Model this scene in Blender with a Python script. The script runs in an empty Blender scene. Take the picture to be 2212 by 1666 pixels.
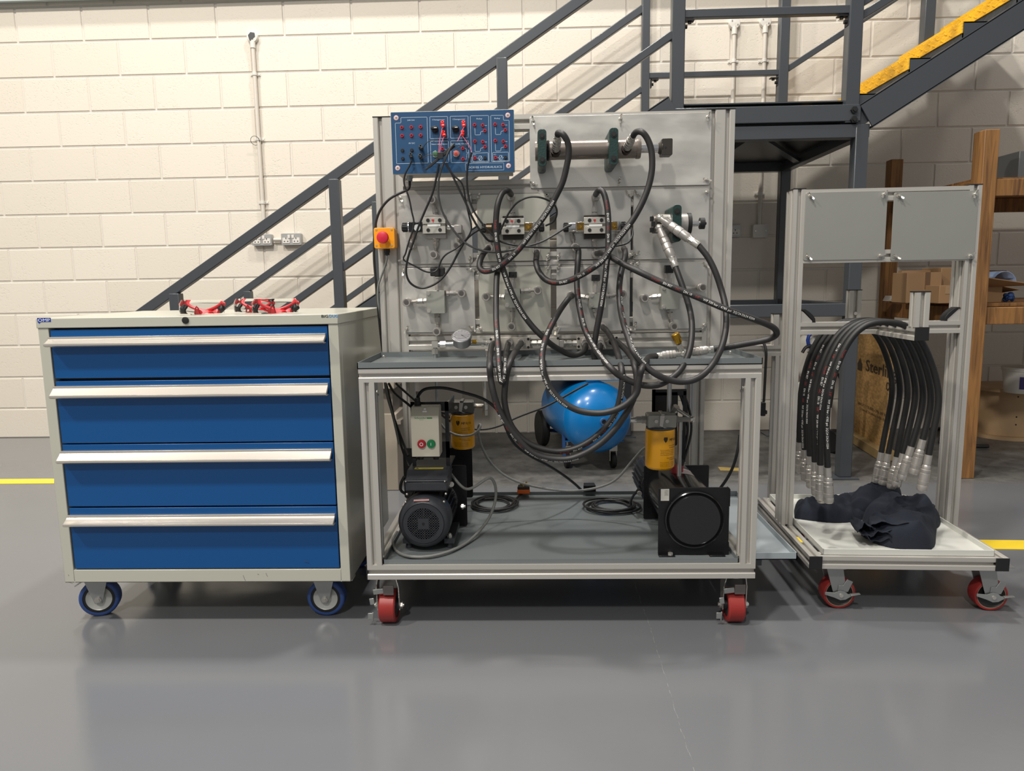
import bpy, bmesh, math, random
from mathutils import Vector as V, Matrix
R_ = math.radians
random.seed(7)
SC = bpy.context.scene
COL = SC.collection

# ---------------------------------------------------------------- camera
FPX, YAW, PIT, ROL, CAMZ = 1560.0, -0.0311, 0.1405, -0.0160, 1.045
cy, sy, cp, sp = math.cos(YAW), math.sin(YAW), math.cos(PIT), math.sin(PIT)
FW = V((sy*cp, cy*cp, -sp)); RT0 = V((cy, -sy, 0)); UP0 = RT0.cross(FW)
RT = RT0*math.cos(ROL) + UP0*math.sin(ROL); UP = UP0*math.cos(ROL) - RT0*math.sin(ROL)
EYE = V((0, 0, CAMZ))
cd = bpy.data.cameras.new('camera'); cam = bpy.data.objects.new('camera', cd); COL.objects.link(cam)
m = Matrix((RT, UP, -FW)).transposed().to_4x4(); m.translation = EYE
cam.matrix_world = m
cd.sensor_fit = 'HORIZONTAL'; cd.sensor_width = 36; cd.lens = FPX/2212*36; cd.clip_start = 0.05
SC.camera = cam

# ---------------------------------------------------------------- light
SC.view_settings.view_transform = 'Standard'; SC.view_settings.look = 'None'
SC.view_settings.gamma = 1; SC.view_settings.use_curve_mapping = False
SC.view_settings.exposure = 0.0
w = bpy.data.worlds.new('world'); SC.world = w; w.use_nodes = True
w.node_tree.nodes['Background'].inputs[0].default_value = (0.98, 0.98, 0.98, 1)
w.node_tree.nodes['Background'].inputs[1].default_value = 0.36
def lamp(name, loc, tgt, sx, sy_, watt, col=(1, .965, .91)):
    l = bpy.data.lights.new(name, 'AREA'); l.shape = 'RECTANGLE'; l.size = sx; l.size_y = sy_; l.energy = watt; l.color = col
    o = bpy.data.objects.new(name, l); COL.objects.link(o); o.location = loc
    o.rotation_euler = (V(tgt)-V(loc)).to_track_quat('-Z', 'Y').to_euler()
lamp('high_bay_lamp', (-2.5, 3.15, 6.5), (-2.5, 3.2, 0), .4, .4, 120, (1, .94, .85))
lamp('high_bay_lamp', (.5, 3.15, 6.5), (.5, 3.2, 0), .35, .35, 190)
lamp('high_bay_lamp', (3.6, 3.15, 6.5), (3.6, 3.2, 0), .4, .4, 25)
lamp('high_bay_lamp', (-1.4, -.4, 6.5), (-1.4, 1.0, 0), .4, .4, 240)
lamp('high_bay_lamp', (-5.2, -.4, 6.5), (-4.0, 1.6, 0), .4, .4, 300, (1, .92, .81))
lamp('high_bay_lamp', (-1.4, -4.2, 6.5), (-1.2, 0.5, 0), .4, .4, 225)

def ray(px, py): return RT*((px-1106)/FPX) - UP*((py-833)/FPX) + FW
def A(px, py, Y):
    d = ray(px, py); return EYE + d*(Y/d.y)
def AZ(px, py, z=0.0):
    d = ray(px, py); return EYE + d*((z-CAMZ)/d.z)
def mp(ox, oy, s):
    return lambda x, y: (ox+x/s, oy+y/s)

# ---------------------------------------------------------------- materials
def sr(r, g, b):
    f = lambda c: (c/255/12.92 if c/255 <= .04045 else ((c/255+.055)/1.055)**2.4)
    return (f(r), f(g), f(b), 1)
MATS = {}
def mat(name, rgb, rough=.5, metal=0, var=0, vscale=6, bump=0, bscale=60, coat=0, rvar=0, stretch=None, alpha=None, trans=0, emit=0):
    if name in MATS: return MATS[name]
    mt = bpy.data.materials.new(name); mt.use_nodes = True
    nt = mt.node_tree; b = nt.nodes['Principled BSDF']
    c = sr(*rgb); b.inputs['Base Color'].default_value = c
    b.inputs['Roughness'].default_value = rough; b.inputs['Metallic'].default_value = metal
    if coat: b.inputs['Coat Weight'].default_value = coat; b.inputs['Coat Roughness'].default_value = .15
    if trans: b.inputs['Transmission Weight'].default_value = trans; b.inputs['IOR'].default_value = 1.45
    if emit: b.inputs['Emission Color'].default_value = c; b.inputs['Emission Strength'].default_value = emit
    if var or bump or rvar:
        tc = nt.nodes.new('ShaderNodeTexCoord'); mpn = nt.nodes.new('ShaderNodeMapping')
        nt.links.new(tc.outputs['Object'], mpn.inputs[0])
        if stretch: mpn.inputs['Scale'].default_value = stretch
    if var or rvar:
        n = nt.nodes.new('ShaderNodeTexNoise'); n.inputs['Scale'].default_value = vscale; n.inputs['Detail'].default_value = 5
        nt.links.new(mpn.outputs[0], n.inputs['Vector'])
    if var:
        mx = nt.nodes.new('ShaderNodeMix'); mx.data_type = 'RGBA'
        mx.inputs[6].default_value = (*[x*(1-var) for x in c[:3]], 1); mx.inputs[7].default_value = (*[min(1, x*(1+var)) for x in c[:3]], 1)
        nt.links.new(n.outputs['Fac'], mx.inputs[0]); nt.links.new(mx.outputs[2], b.inputs['Base Color'])
    if rvar:
        mr = nt.nodes.new('ShaderNodeMapRange'); mr.inputs[1].default_value = .3; mr.inputs[2].default_value = .7
        mr.inputs[3].default_value = max(0, rough-rvar); mr.inputs[4].default_value = min(1, rough+rvar)
        nt.links.new(n.outputs['Fac'], mr.inputs[0]); nt.links.new(mr.outputs[0], b.inputs['Roughness'])
    if bump:
        n2 = nt.nodes.new('ShaderNodeTexNoise'); n2.inputs['Scale'].default_value = bscale; n2.inputs['Detail'].default_value = 4
        nt.links.new(mpn.outputs[0], n2.inputs['Vector'])
        bp = nt.nodes.new('ShaderNodeBump'); bp.inputs['Strength'].default_value = bump; bp.inputs['Distance'].default_value = .004
        nt.links.new(n2.outputs['Fac'], bp.inputs['Height']); nt.links.new(bp.outputs[0], b.inputs['Normal'])
    MATS[name] = mt
    return mt
ALU = mat('anodised_aluminium', (189, 185, 178), .42, .35, var=.04, vscale=3)
PLATE = mat('brushed_plate', (206, 203, 196), .36, .62, var=.13, vscale=7, rvar=.16, stretch=(1, 1, 2.5))
PLATE2 = mat('dull_plate', (158, 158, 152), .5, .45, var=.07, vscale=6)
STEEL = mat('zinc_plated_steel', (204, 200, 192), .26, .75, var=.12, vscale=40)
NICKEL = mat('satin_nickel', (182, 177, 171), .34, .6, var=.10, vscale=50)
CHROME = mat('chrome', (205, 205, 205), .12, 1)
BLACK = mat('black_plastic', (24, 24, 25), .5)
BLACKP = mat('black_powder_coat', (14, 14, 16), .34, 0, bump=.12, bscale=400)
RUBBER = mat('hose_rubber', (38, 36, 36), .48, 0, var=.12, vscale=30)
CABLE = mat('cable_pvc', (34, 34, 35), .42)
GREYPVC = mat('grey_clear_hose', (128, 128, 124), .3, 0, bump=.5, bscale=500)
TRAYG = mat('grey_painted_tray', (112, 118, 119), .38, .1, var=.06, vscale=3, rvar=.08)
TRAYW = mat('white_painted_tray', (205, 205, 198), .3, 0, var=.03, vscale=2)
CABG = mat('light_grey_enamel', (182, 181, 168), .28, 0, var=.02, vscale=2, coat=.3)
BLUE = mat('blue_enamel', (0, 74, 134), .32, 0, var=.05, vscale=2.0)
HANDLE = mat('satin_handle', (205, 198, 188), .3, .6, var=.05, vscale=8, stretch=(.3, 4, 4))
DARKST = mat('slate_grey_paint', (64, 68, 73), .36, .0, var=.06, vscale=4, coat=.2)
YEL = mat('yellow_paint', (246, 186, 12), .42, 0, var=.06, vscale=10)
LINEY = mat('floor_line_yellow', (232, 200, 50), .45, 0, var=.05)
RED = mat('red_plastic', (206, 40, 48), .35)
REDSOC = mat('red_socket', (196, 36, 52), .35)
REDPU = mat('red_polyurethane', (150, 44, 40), .42, 0, var=.10, vscale=30)
PANELB = mat('panel_blue', (32, 74, 112), .35)
WHITE = mat('white_print', (226, 226, 222), .5)
LINEW = mat('panel_line_white', (186, 200, 214), .5)
GREENC = mat('dark_green_clamp', (20, 50, 46), .42, 0, bump=.2, bscale=200)
WOOD = None
MORT = mat('painted_mortar', (213, 207, 197), .7, 0, bump=.3, bscale=60)
WHPL = mat('white_plastic', (216, 212, 204), .4)
NAVY = mat('navy_cotton', (21, 27, 40), .9, 0, var=.15, vscale=14, bump=.3, bscale=700)
CARD = mat('cardboard', (150, 118, 84), .8, 0, var=.08, vscale=8)
BRASS = mat('brass', (190, 148, 52), .28, .9)
ORANGE = mat('orange_plastic', (236, 104, 16), .45)
COMPB = mat('compressor_blue', (0, 122, 196), .3, 0, coat=.5, var=.05)
REDPR = mat('red_print', (150, 52, 46), .6)

# ---------------------------------------------------------------- mesh builder
class MB:
    def __init__(s): s.v = []; s.f = []
    def add(s, vs, fs):
        o = len(s.v); s.v += [V(p) for p in vs]; s.f += [tuple(i+o for i in f) for f in fs]; return s
    def box(s, x0, x1, y0, y1, z0, z1):
        return s.add([(x0, y0, z0), (x1, y0, z0), (x1, y1, z0), (x0, y1, z0), (x0, y0, z1), (x1, y0, z1), (x1, y1, z1), (x0, y1, z1)],
                     [(0, 3, 2, 1), (4, 5, 6, 7), (0, 1, 5, 4), (1, 2, 6, 5), (2, 3, 7, 6), (3, 0, 4, 7)])
    def frame(s, a, up=None):
        a = V(a).normalized(); u = V(up) if up is not None else (V((0, 0, 1)) if abs(a.z) < .9 else V((1, 0, 0)))
        x = u.cross(a)
        if x.length < 1e-6: x = V((1, 0, 0)).cross(a)
        x.normalize(); y = a.cross(x); return x, y, a
    def beam(s, p, q, w_, h, up=None):   # w_ across, h along 'up'
        p, q = V(p), V(q); x, y, a = s.frame(q-p, up)
        c = [(-w_/2, -h/2), (w_/2, -h/2), (w_/2, h/2), (-w_/2, h/2)]
        return s.add([p+x*i+y*j for i, j in c]+[q+x*i+y*j for i, j in c], [(3, 2, 1, 0), (4, 5, 6, 7), (0, 1, 5, 4), (1, 2, 6, 5), (2, 3, 7, 6), (3, 0, 4, 7)])
    def lathe(s, o, a, prof, n=20, up=None, ph=0, caps=True):
        # prof list of (t along axis, radius); closed with caps when radius>0 at the ends
        o = V(o); x, y, a = s.frame(a, up); vs = []; fs = []
        for t, r in prof:
            for k in range(n):
                an = 2*math.pi*k/n+ph; vs.append(o+a*t+x*(r*math.cos(an))+y*(r*math.sin(an)))
        m_ = len(prof)
        for i in range(m_-1):
            for k in range(n):
                k2 = (k+1) % n; fs.append((i*n+k, i*n+k2, (i+1)*n+k2, (i+1)*n+k))
        if caps: fs.append(tuple(range(n-1, -1, -1))); fs.append(tuple((m_-1)*n+k for k in range(n)))
        return s.add(vs, fs)
    def cyl(s, p, q, r, r2=None, n=16):
        p, q = V(p), V(q); return s.lathe(p, q-p, [(0, r), ((q-p).length, r if r2 is None else r2)], n)
    def hexn(s, p, q, r): return s.cyl(p, q, r, n=6)
    def prism(s, pts, o, ax, ay, depth):   # polygon in the ax/ay plane, extruded along ax x ay
        o, ax, ay = V(o), V(ax), V(ay); nrm = ax.cross(ay).normalized()*depth; n = len(pts)
        a = [o+ax*p[0]+ay*p[1] for p in pts]
        return s.add(a+[p+nrm for p in a], [tuple(range(n-1, -1, -1)), tuple(range(n, 2*n))]+[(i, (i+1) % n, n+(i+1) % n, n+i) for i in range(n)])
    def poly(s, pts, nrm):                 # 3d polygon extruded by vector nrm
        a = [V(p) for p in pts]; n = len(a); nrm = V(nrm)
        return s.add(a+[p+nrm for p in a], [tuple(range(n-1, -1, -1)), tuple(range(n, 2*n))]+[(i, (i+1) % n, n+(i+1) % n, n+i) for i in range(n)])
    def rr(s, x0, x1, z0, z1, y0, y1, r, n=4):  # rounded rectangle in xz, from y0 to y1
        pts = []
        for cx, cz, a0 in ((x1-r, z1-r, 0), (x0+r, z1-r, 90), (x0+r, z0+r, 180), (x1-r, z0+r, 270)):
            for k in range(n+1):
                an = R_(a0+90*k/n); pts.append((cx+r*math.cos(an), y0, cz+r*math.sin(an)))
        return s.poly(pts, (0, y1-y0, 0))
    def sph(s, c, r, n=12, m_=8, sc=(1, 1, 1)):
        c = V(c); vs = [c+V((0, 0, r*sc[2]))]; fs = []
        for i in range(1, m_):
            th = math.pi*i/m_
            for k in range(n):
                ph = 2*math.pi*k/n; vs.append(c+V((r*sc[0]*math.sin(th)*math.cos(ph), r*sc[1]*math.sin(th)*math.sin(ph), r*sc[2]*math.cos(th))))
        vs.append(c-V((0, 0, r*sc[2])))
        for k in range(n): fs.append((0, 1+k, 1+(k+1) % n))
        for i in range(m_-2):
            for k in range(n): fs.append((1+i*n+k, 1+(i+1)*n+k, 1+(i+1)*n+(k+1) % n, 1+i*n+(k+1) % n))
        L = len(vs)-1
        for k in range(n): fs.append((L, 1+(m_-2)*n+(k+1) % n, 1+(m_-2)*n+k))
        return s.add(vs, fs)
    def tube(s, pts, r, n=10, closed=False):
        pts = [V(p) for p in pts]; N = len(pts); vs = []; fs = []; prev = None
        for i, p in enumerate(pts):
            t = (pts[(i+1) % N]-pts[i-1]) if closed else (pts[min(i+1, N-1)]-pts[max(i-1, 0)])
            if t.length < 1e-9: t = V((0, 0, 1))
            t.normalize()
            if prev is None: x, _, _ = s.frame(t)
            else:
                x = prev - t*prev.dot(t)
                x = x.normalized() if x.length > 1e-6 else s.frame(t)[0]
            prev = x; y = t.cross(x); rr_ = r[i] if isinstance(r, (list, tuple)) else r
            for k in range(n):
                an = 2*math.pi*k/n; vs.append(p+x*(rr_*math.cos(an))+y*(rr_*math.sin(an)))
        for i in range(N if closed else N-1):
            j = (i+1) % N
            for k in range(n): fs.append((i*n+k, i*n+(k+1) % n, j*n+(k+1) % n, j*n+k))
        if not closed: fs.append(tuple(range(n-1, -1, -1))); fs.append(tuple((N-1)*n+k for k in range(n)))
        return s.add(vs, fs)
    # slotted aluminium extrusion, axis x/y/z, with unit cell u
    def prof(s, axis, a0, a1, b0, c0, w_, h, u=.045):
        def side(L):
            out = []; n = max(1, round(L/u)); g = u/45*1000
            for k in range(n):
                c = L*(k+.5)/n
                out += [(c-.0080*g, 0), (c-.0056*g, .0022*g), (c-.0050*g, .011*g), (c+.0050*g, .011*g), (c+.0056*g, .0022*g), (c+.0080*g, 0)]
            return [(a*1e-0, b) for a, b in out]
        g = u/.045
        def side(L):
            out = []; n = max(1, round(L/u))
            for k in range(n):
                c = L*(k+.5)/n
                out += [(c-.0085*g, 0), (c-.0056*g, .0025*g), (c-.0050*g, .012*g), (c+.0050*g, .012*g), (c+.0056*g, .0025*g), (c+.0085*g, 0)]
            return out
        pts = [(0, 0)] + side(w_) + [(w_, 0)] + [(w_-d, t) for t, d in side(h)] + [(w_, h)] + [(w_-t, h-d) for t, d in side(w_)] + [(0, h)] + [(d, h-t) for t, d in side(h)]
        def P(a, b, c):
            return {'x': (a, b0+b, c0+c), 'y': (b0+b, a, c0+c), 'z': (b0+b, c0+c, a)}[axis]
        n = len(pts)
        if axis == 'y': pts = pts[::-1]
        return s.add([P(a0, *p) for p in pts]+[P(a1, *p) for p in pts], [tuple(range(n-1, -1, -1)), tuple(range(n, 2*n))]+[(i, (i+1) % n, n+(i+1) % n, n+i) for i in range(n)])

ROOT = {}
def thing(name, label, cat, loc=(0, 0, 0), group=None, rz=0, local=False):
    o = bpy.data.objects.new(name, None); o.empty_display_size = .05; COL.objects.link(o)
    o.location = loc; o.rotation_euler = (0, 0, rz); o['label'] = label; o['category'] = cat
    if group: o['group'] = group
    ROOT[o] = V((0, 0, 0)) if local else V(loc)
    return o
def obj(name, mb, m_, parent=None, label=None, cat=None, group=None, kind=None, bev=0, sharp=35, flat=False):
    me = bpy.data.meshes.new(name)
    if parent is not None: off = ROOT[parent]
    else:
        xs = [p.x for p in mb.v]; ys = [p.y for p in mb.v]; zs = [p.z for p in mb.v]
        off = V(((min(xs)+max(xs))/2, (min(ys)+max(ys))/2, min(zs)))
        if kind == 'structure': off = V((0, 0, 0))
    me.from_pydata([p-off for p in mb.v], [], mb.f)
    bm = bmesh.new(); bm.from_mesh(me); bmesh.ops.recalc_face_normals(bm, faces=bm.faces); bm.to_mesh(me); bm.free()
    for m1 in (m_ if isinstance(m_, (list, tuple)) else [m_]): me.materials.append(m1)
    if not flat:
        me.polygons.foreach_set('use_smooth', [True]*len(me.polygons)); me.set_sharp_from_angle(angle=R_(sharp))
    o = bpy.data.objects.new(name, me); COL.objects.link(o)
    if parent is not None: o.parent = parent; ROOT[o] = ROOT[parent]
    else: o.location = off; ROOT[o] = off
    if label: o['label'] = label
    if cat: o['category'] = cat
    if group: o['group'] = group
    if kind: o['kind'] = kind
    if bev:
        b = o.modifiers.new('bevel', 'BEVEL'); b.width = bev; b.segments = 2; b.limit_method = 'ANGLE'; b.angle_limit = R_(40)
    return o
def dup(root, loc, label=None, rz=None):
    r = root.copy(); COL.objects.link(r); r.location = loc
    if rz is not None: r.rotation_euler = (0, 0, rz)
    if label: r['label'] = label
    for ch in list(root.children):
        c = ch.copy(); COL.objects.link(c); c.parent = r
        for g in list(ch.children):
            d = g.copy(); COL.objects.link(d); d.parent = c
    return r
FONTC = {}
def textmesh(s_):
    if s_ in FONTC: return FONTC[s_]
    cu = bpy.data.curves.new('t', 'FONT'); cu.body = s_; cu.size = 1; cu.resolution_u = 2; cu.align_x = 'LEFT'
    o = bpy.data.objects.new('t', cu); COL.objects.link(o)
    me = bpy.data.meshes.new_from_object(o)
    vs = [v.co.copy() for v in me.vertices]; fs = [tuple(p.vertices) for p in me.polygons]
    bpy.data.objects.remove(o); bpy.data.meshes.remove(me)
    w_ = max([v.x for v in vs] or [0]); FONTC[s_] = (vs, fs, w_); return FONTC[s_]
def text(mb, s_, o, ax, ay, size, align='l', fitw=None, bold=0):
    # flat lettering: origin o, reading direction ax, up ay
    vs, fs, w_ = textmesh(s_); o, ax, ay = V(o), V(ax).normalized(), V(ay).normalized()
    k = size/.72; kx = k if fitw is None else fitw/max(w_, 1e-6)
    dx = {'l': 0, 'c': -w_*kx/2, 'r': -w_*kx}[align]
    nn = ax.cross(ay)*.00004
    for q, b in enumerate([0] if not bold else [-bold, bold]):
        mb.add([o+nn*q+ax*(v.x*kx+dx+b)+ay*(v.y*k) for v in vs], fs)
    return mb
def cr(pts, n=8):
    pts = [V(p) for p in pts]; P = [pts[0]*2-pts[1]]+pts+[pts[-1]*2-pts[-2]]; out = []
    for i in range(1, len(P)-2):
        a, b, c, d = P[i-1:i+3]
        for k in range(n):
            t = k/n; t2 = t*t; t3 = t2*t
            out.append(.5*((2*b)+(-a+c)*t+(2*a-5*b+4*c-d)*t2+(-a+3*b-3*c+d)*t3))
    out.append(pts[-1]); return out
XA, YA, ZA = V((1, 0, 0)), V((0, 1, 0)), V((0, 0, 1))
FR = V((0, -1, 0))
# ================================================================ SETTING
def floor_material():
    mt = bpy.data.materials.new('epoxy_floor'); mt.use_nodes = True; nt = mt.node_tree; b = nt.nodes['Principled BSDF']; L = nt.links.new
    tc = nt.nodes.new('ShaderNodeTexCoord')
    n1 = nt.nodes.new('ShaderNodeTexNoise'); n1.inputs['Scale'].default_value = .9; n1.inputs['Detail'].default_value = 6
    n2 = nt.nodes.new('ShaderNodeTexNoise'); n2.inputs['Scale'].default_value = 9; n2.inputs['Detail'].default_value = 8; n2.inputs['Roughness'].default_value = .7
    sep = nt.nodes.new('ShaderNodeSeparateXYZ'); L(tc.outputs['Object'], sep.inputs[0])
    for n in (n1, n2): L(tc.outputs['Object'], n.inputs['Vector'])
    # smooth coated floor in front, bare worn strip near the wall right of the stairs
    mx = nt.nodes.new('ShaderNodeMix'); mx.data_type = 'RGBA'; mx.inputs[6].default_value = sr(99, 101, 105); mx.inputs[7].default_value = sr(113, 114, 116); L(n1.outputs['Fac'], mx.inputs[0])
    my = nt.nodes.new('ShaderNodeMix'); my.data_type = 'RGBA'; my.inputs[6].default_value = sr(72, 71, 69); my.inputs[7].default_value = sr(116, 115, 112)
    cr_ = nt.nodes.new('ShaderNodeMapRange'); cr_.inputs[1].default_value = .35; cr_.inputs[2].default_value = .72; L(n2.outputs['Fac'], cr_.inputs[0]); L(cr_.outputs[0], my.inputs[0])
    a1 = nt.nodes.new('ShaderNodeMath'); a1.operation = 'MULTIPLY_ADD'; L(n2.outputs['Fac'], a1.inputs[0]); a1.inputs[1].default_value = .22; L(sep.outputs['Y'], a1.inputs[2])
    m1 = nt.nodes.new('ShaderNodeMapRange'); m1.inputs[1].default_value = 3.72; m1.inputs[2].default_value = 3.80; L(a1.outputs[0], m1.inputs[0])
    m2 = nt.nodes.new('ShaderNodeMapRange'); m2.inputs[1].default_value = -.9; m2.inputs[2].default_value = -.6; L(sep.outputs['X'], m2.inputs[0])
    mm = nt.nodes.new('ShaderNodeMath'); mm.operation = 'MULTIPLY'; L(m1.outputs[0], mm.inputs[0]); L(m2.outputs[0], mm.inputs[1])
    mz = nt.nodes.new('ShaderNodeMix'); mz.data_type = 'RGBA'; L(mm.outputs[0], mz.inputs[0]); L(mx.outputs[2], mz.inputs[6]); L(my.outputs[2], mz.inputs[7])
    L(mz.outputs[2], b.inputs['Base Color'])
    r = nt.nodes.new('ShaderNodeMapRange'); r.inputs[1].default_value = .3; r.inputs[2].default_value = .7; r.inputs[3].default_value = .11; r.inputs[4].default_value = .20; L(n1.outputs['Fac'], r.inputs[0])
    r2 = nt.nodes.new('ShaderNodeMath'); r2.operation = 'MULTIPLY_ADD'; L(mm.outputs[0], r2.inputs[0]); r2.inputs[1].default_value = .3; L(r.outputs[0], r2.inputs[2]); L(r2.outputs[0], b.inputs['Roughness'])
    bp = nt.nodes.new('ShaderNodeBump'); bp.inputs['Strength'].default_value = .05; bp.inputs['Distance'].default_value = .01; L(n2.outputs['Fac'], bp.inputs['Height']); L(bp.outputs[0], b.inputs['Normal'])
    return mt
FLOORM = floor_material()
obj('floor', MB().box(-9, 9, -6, 5.2, -.1, 0), FLOORM, kind='structure', label='glossy grey coated concrete floor, bare and worn near the wall')
sm_ = MB(); cpts = [AZ(*p) for p in ((1369, 1254), (1387, 1308), (1404, 1353), (1416, 1394), (1440, 1470), (1466, 1560), (1496, 1650), (1530, 1760))]
cpts = cr(cpts, 12)
for k, (a, b_) in enumerate(zip(cpts, cpts[1:])):
    e_ = .0006*abs(math.sin(k*1.7)*math.sin(k*.53)); o_ = V((.0015*math.sin(k*1.1), 0, .0004))
    if e_ > .00012: sm_.add([a+o_+V((-e_, 0, 0)), a+o_+V((e_, 0, 0)), b_+o_+V((e_, 0, 0)), b_+o_+V((-e_, 0, 0))], [(0, 1, 2, 3)])
flo = [o for o in bpy.data.objects if o.name == 'floor'][0]
obj('hairline_crack', sm_, mat('crack_dust', (140, 138, 134), .7), flo, flat=True)
# painted blockwork: every block its own piece on a recessed mortar bed
def block_material():
    mt = bpy.data.materials.new('painted_block'); mt.use_nodes = True; nt = mt.node_tree; b = nt.nodes['Principled BSDF']; L = nt.links.new
    b.inputs['Roughness'].default_value = .62
    tc = nt.nodes.new('ShaderNodeTexCoord'); oi = nt.nodes.new('ShaderNodeObjectInfo')
    ad = nt.nodes.new('ShaderNodeVectorMath'); ad.operation = 'MULTIPLY_ADD'; L(oi.outputs['Random'], ad.inputs[0]); ad.inputs[1].default_value = (40, 17, 23); L(tc.outputs['Object'], ad.inputs[2])
    mx = nt.nodes.new('ShaderNodeMix'); mx.data_type = 'RGBA'; mx.inputs[6].default_value = sr(214, 206, 192); mx.inputs[7].default_value = sr(220, 212, 199)
    L(oi.outputs['Random'], mx.inputs[0]); L(mx.outputs[2], b.inputs['Base Color'])
    n = nt.nodes.new('ShaderNodeTexNoise'); n.inputs['Scale'].default_value = 85; n.inputs['Detail'].default_value = 3; n.inputs['Roughness'].default_value = .6; L(ad.outputs[0], n.inputs['Vector'])
    n0 = nt.nodes.new('ShaderNodeTexNoise'); n0.inputs['Scale'].default_value = 6; L(ad.outputs[0], n0.inputs['Vector'])
    c = nt.nodes.new('ShaderNodeMapRange'); c.inputs[1].default_value = .30; c.inputs[2].default_value = .44; L(n.outputs['Fac'], c.inputs[0])
    ml = nt.nodes.new('ShaderNodeMapRange'); ml.inputs[1].default_value = .4; ml.inputs[2].default_value = .65; ml.inputs[3].default_value = .16; ml.inputs[4].default_value = .42; L(n0.outputs['Fac'], ml.inputs[0])
    bp = nt.nodes.new('ShaderNodeBump'); bp.inputs['Distance'].default_value = .003; L(c.outputs[0], bp.inputs['Height']); L(ml.outputs[0], bp.inputs['Strength']); L(bp.outputs[0], b.inputs['Normal'])
    return mt
BLK = block_material()
WY = 5.0
wall = obj('wall_back', MB().box(-9, 9, WY+.005, WY+.2, -.1, 5), MORT, kind='structure', label='cream painted concrete block wall')
X0, Z0 = -3.4205, .2111
bmesh_cache = {}
def block(x0, x1, z0, z1):
    key = (round(x1-x0, 3), round(z1-z0, 3))
    if key not in bmesh_cache:
        w_, h = key; me = bpy.data.meshes.new('block'); e = .004
        vs = [(-w_/2, 0, -h/2), (w_/2, 0, -h/2), (w_/2, 0, h/2), (-w_/2, 0, h/2), (-w_/2+.001, -.003, -h/2+.001), (w_/2-.001, -.003, -h/2+.001), (w_/2-.001, -.003, h/2-.001), (-w_/2+.001, -.003, h/2-.001),
              (-w_/2+e, -.0065, -h/2+e), (w_/2-e, -.0065, -h/2+e), (w_/2-e, -.0065, h/2-e), (-w_/2+e, -.0065, h/2-e)]
        fs = [(8, 9, 10, 11)]
        for a in (0, 4):
            for k in range(4): fs.append((a+k, a+(k+1) % 4, a+4+(k+1) % 4, a+4+k))
        me.from_pydata(vs, [], fs); me.materials.append(BLK); bmesh_cache[key] = me
    o = bpy.data.objects.new('block', bmesh_cache[key]); COL.objects.link(o); o.parent = wall
    o.location = ((x0+x1)/2, WY+.0055, (z0+z1)/2)
J = .0055
rest = MB()
for row in range(-1, 13):
    z0 = Z0+.225*row; z1 = z0+.225
    if row == -1: z0 = 0.002
    off = 0 if (row % 2 == 0) else .5   # row index counted from the base: pattern matches the photograph
    cuts = []
    k = -2
    while k < 18:
        cuts.append(k+(.5-off)); k += 1
    cuts += [7.5] if 7.5 not in cuts else []
    for k in list(range(-9, -2))+list(range(16, 22)):
        a, b_ = k+(.5-off), k+1+(.5-off)
        if (b_ < -1.6 or a > 15.8) and not (a > -2.2 and b_ < 16.2): rest.box(X0+.45*a+J, X0+.45*b_-J, WY-.001, WY+.006, z0+J, z1-J)
    cuts = sorted(c for c in cuts if -2.2 < c < 16.2)
    for a, b_ in zip(cuts, cuts[1:]):
        ja = J if abs(a-7.5) > .01 else .007
        block(X0+.45*a+ja, X0+.45*b_-J, z0+J*(1 if row >= 0 else 0), z1-J)
obj('block_courses', rest, BLK, wall, kind='stuff')
# steel edge of the floor above along the top of the wall
obj('trim_1', MB().box(-9, 9, 4.95, 5.0, 2.935, 3.3).box(-9, 9, 4.93, 4.955, 2.925, 2.94), mat('pale_grey_steel', (168, 178, 178), .4), kind='structure', label='pale grey steel edge beam along the top of the wall')
def strip(name, pts, label):
    mb = MB().poly([V((p.x, p.y, .0004)) for p in pts], (0, 0, .0016)); return obj(name, mb, LINEY, label=label, cat='floor marking')
strip('floor_marking', [AZ(-900, 1041), AZ(117, 1035), AZ(117, 1045), AZ(-900, 1053)], 'yellow line on the floor left of the drawer cabinet')
strip('floor_marking', [AZ(2085, 1167), AZ(3300, 1180), AZ(3300, 1203), AZ(2085, 1186)], 'yellow line on the floor right of the hose trolley')
mb = MB().poly([(AZ(1551, 1010)).to_tuple(), (AZ(1600, 1012)).to_tuple(), (AZ(1600, 1018)).to_tuple(), (AZ(1556, 1017)).to_tuple()], (0, 0, .003))
obj('floor_marking', mb, mat('worn_yellow', (196, 168, 96), .6, var=.2, vscale=60), label='short worn yellow stripe on the floor behind the test bench', cat='floor marking')

# ================================================================ STAIRCASE
st = thing('steel_staircase', 'slate grey steel staircase with landing, handrails and yellow nosed treads', 'staircase', (.6, 3.77, 0))
NY, FY = 3.77, 4.85
def sbar(name, a, b_, w_=.045, h=.045, Y=NY, up=None, pw=None, ph=None):
    p, q = A(*a, Y), A(*b_, Y); return obj(name, MB().beam(p, q, w_, h, up), DARKST, st, bev=.003)
def vpost(name, px, ytop, zb, Y, w_=.06, d=.06, ztop=None, x=None):
    p = A(px, ytop, Y); x = p.x if x is None else x; z1 = p.z if ztop is None else ztop
    return obj(name, MB().box(x-w_/2, x+w_/2, Y-d/2, Y+d/2, zb, z1), DARKST, st, bev=.004)
SL = (A(1085, 125, NY).z-A(380, 632, NY).z)/(A(1085, 125, NY).x-A(380, 632, NY).x)
p0, q0 = A(320, 668, NY), A(1262, -3, NY); dr = (q0-p0)
obj('handrail', MB().beam(p0-dr*.06, q0+dr*.4, .045, .05), DARKST, st, bev=.004)
p0, q0 = A(651, 642, NY), A(1453, 75, NY)
obj('middle_rail', MB().beam(p0-(q0-p0)*.3, q0, .036, .036), DARKST, st, bev=.003)
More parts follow.
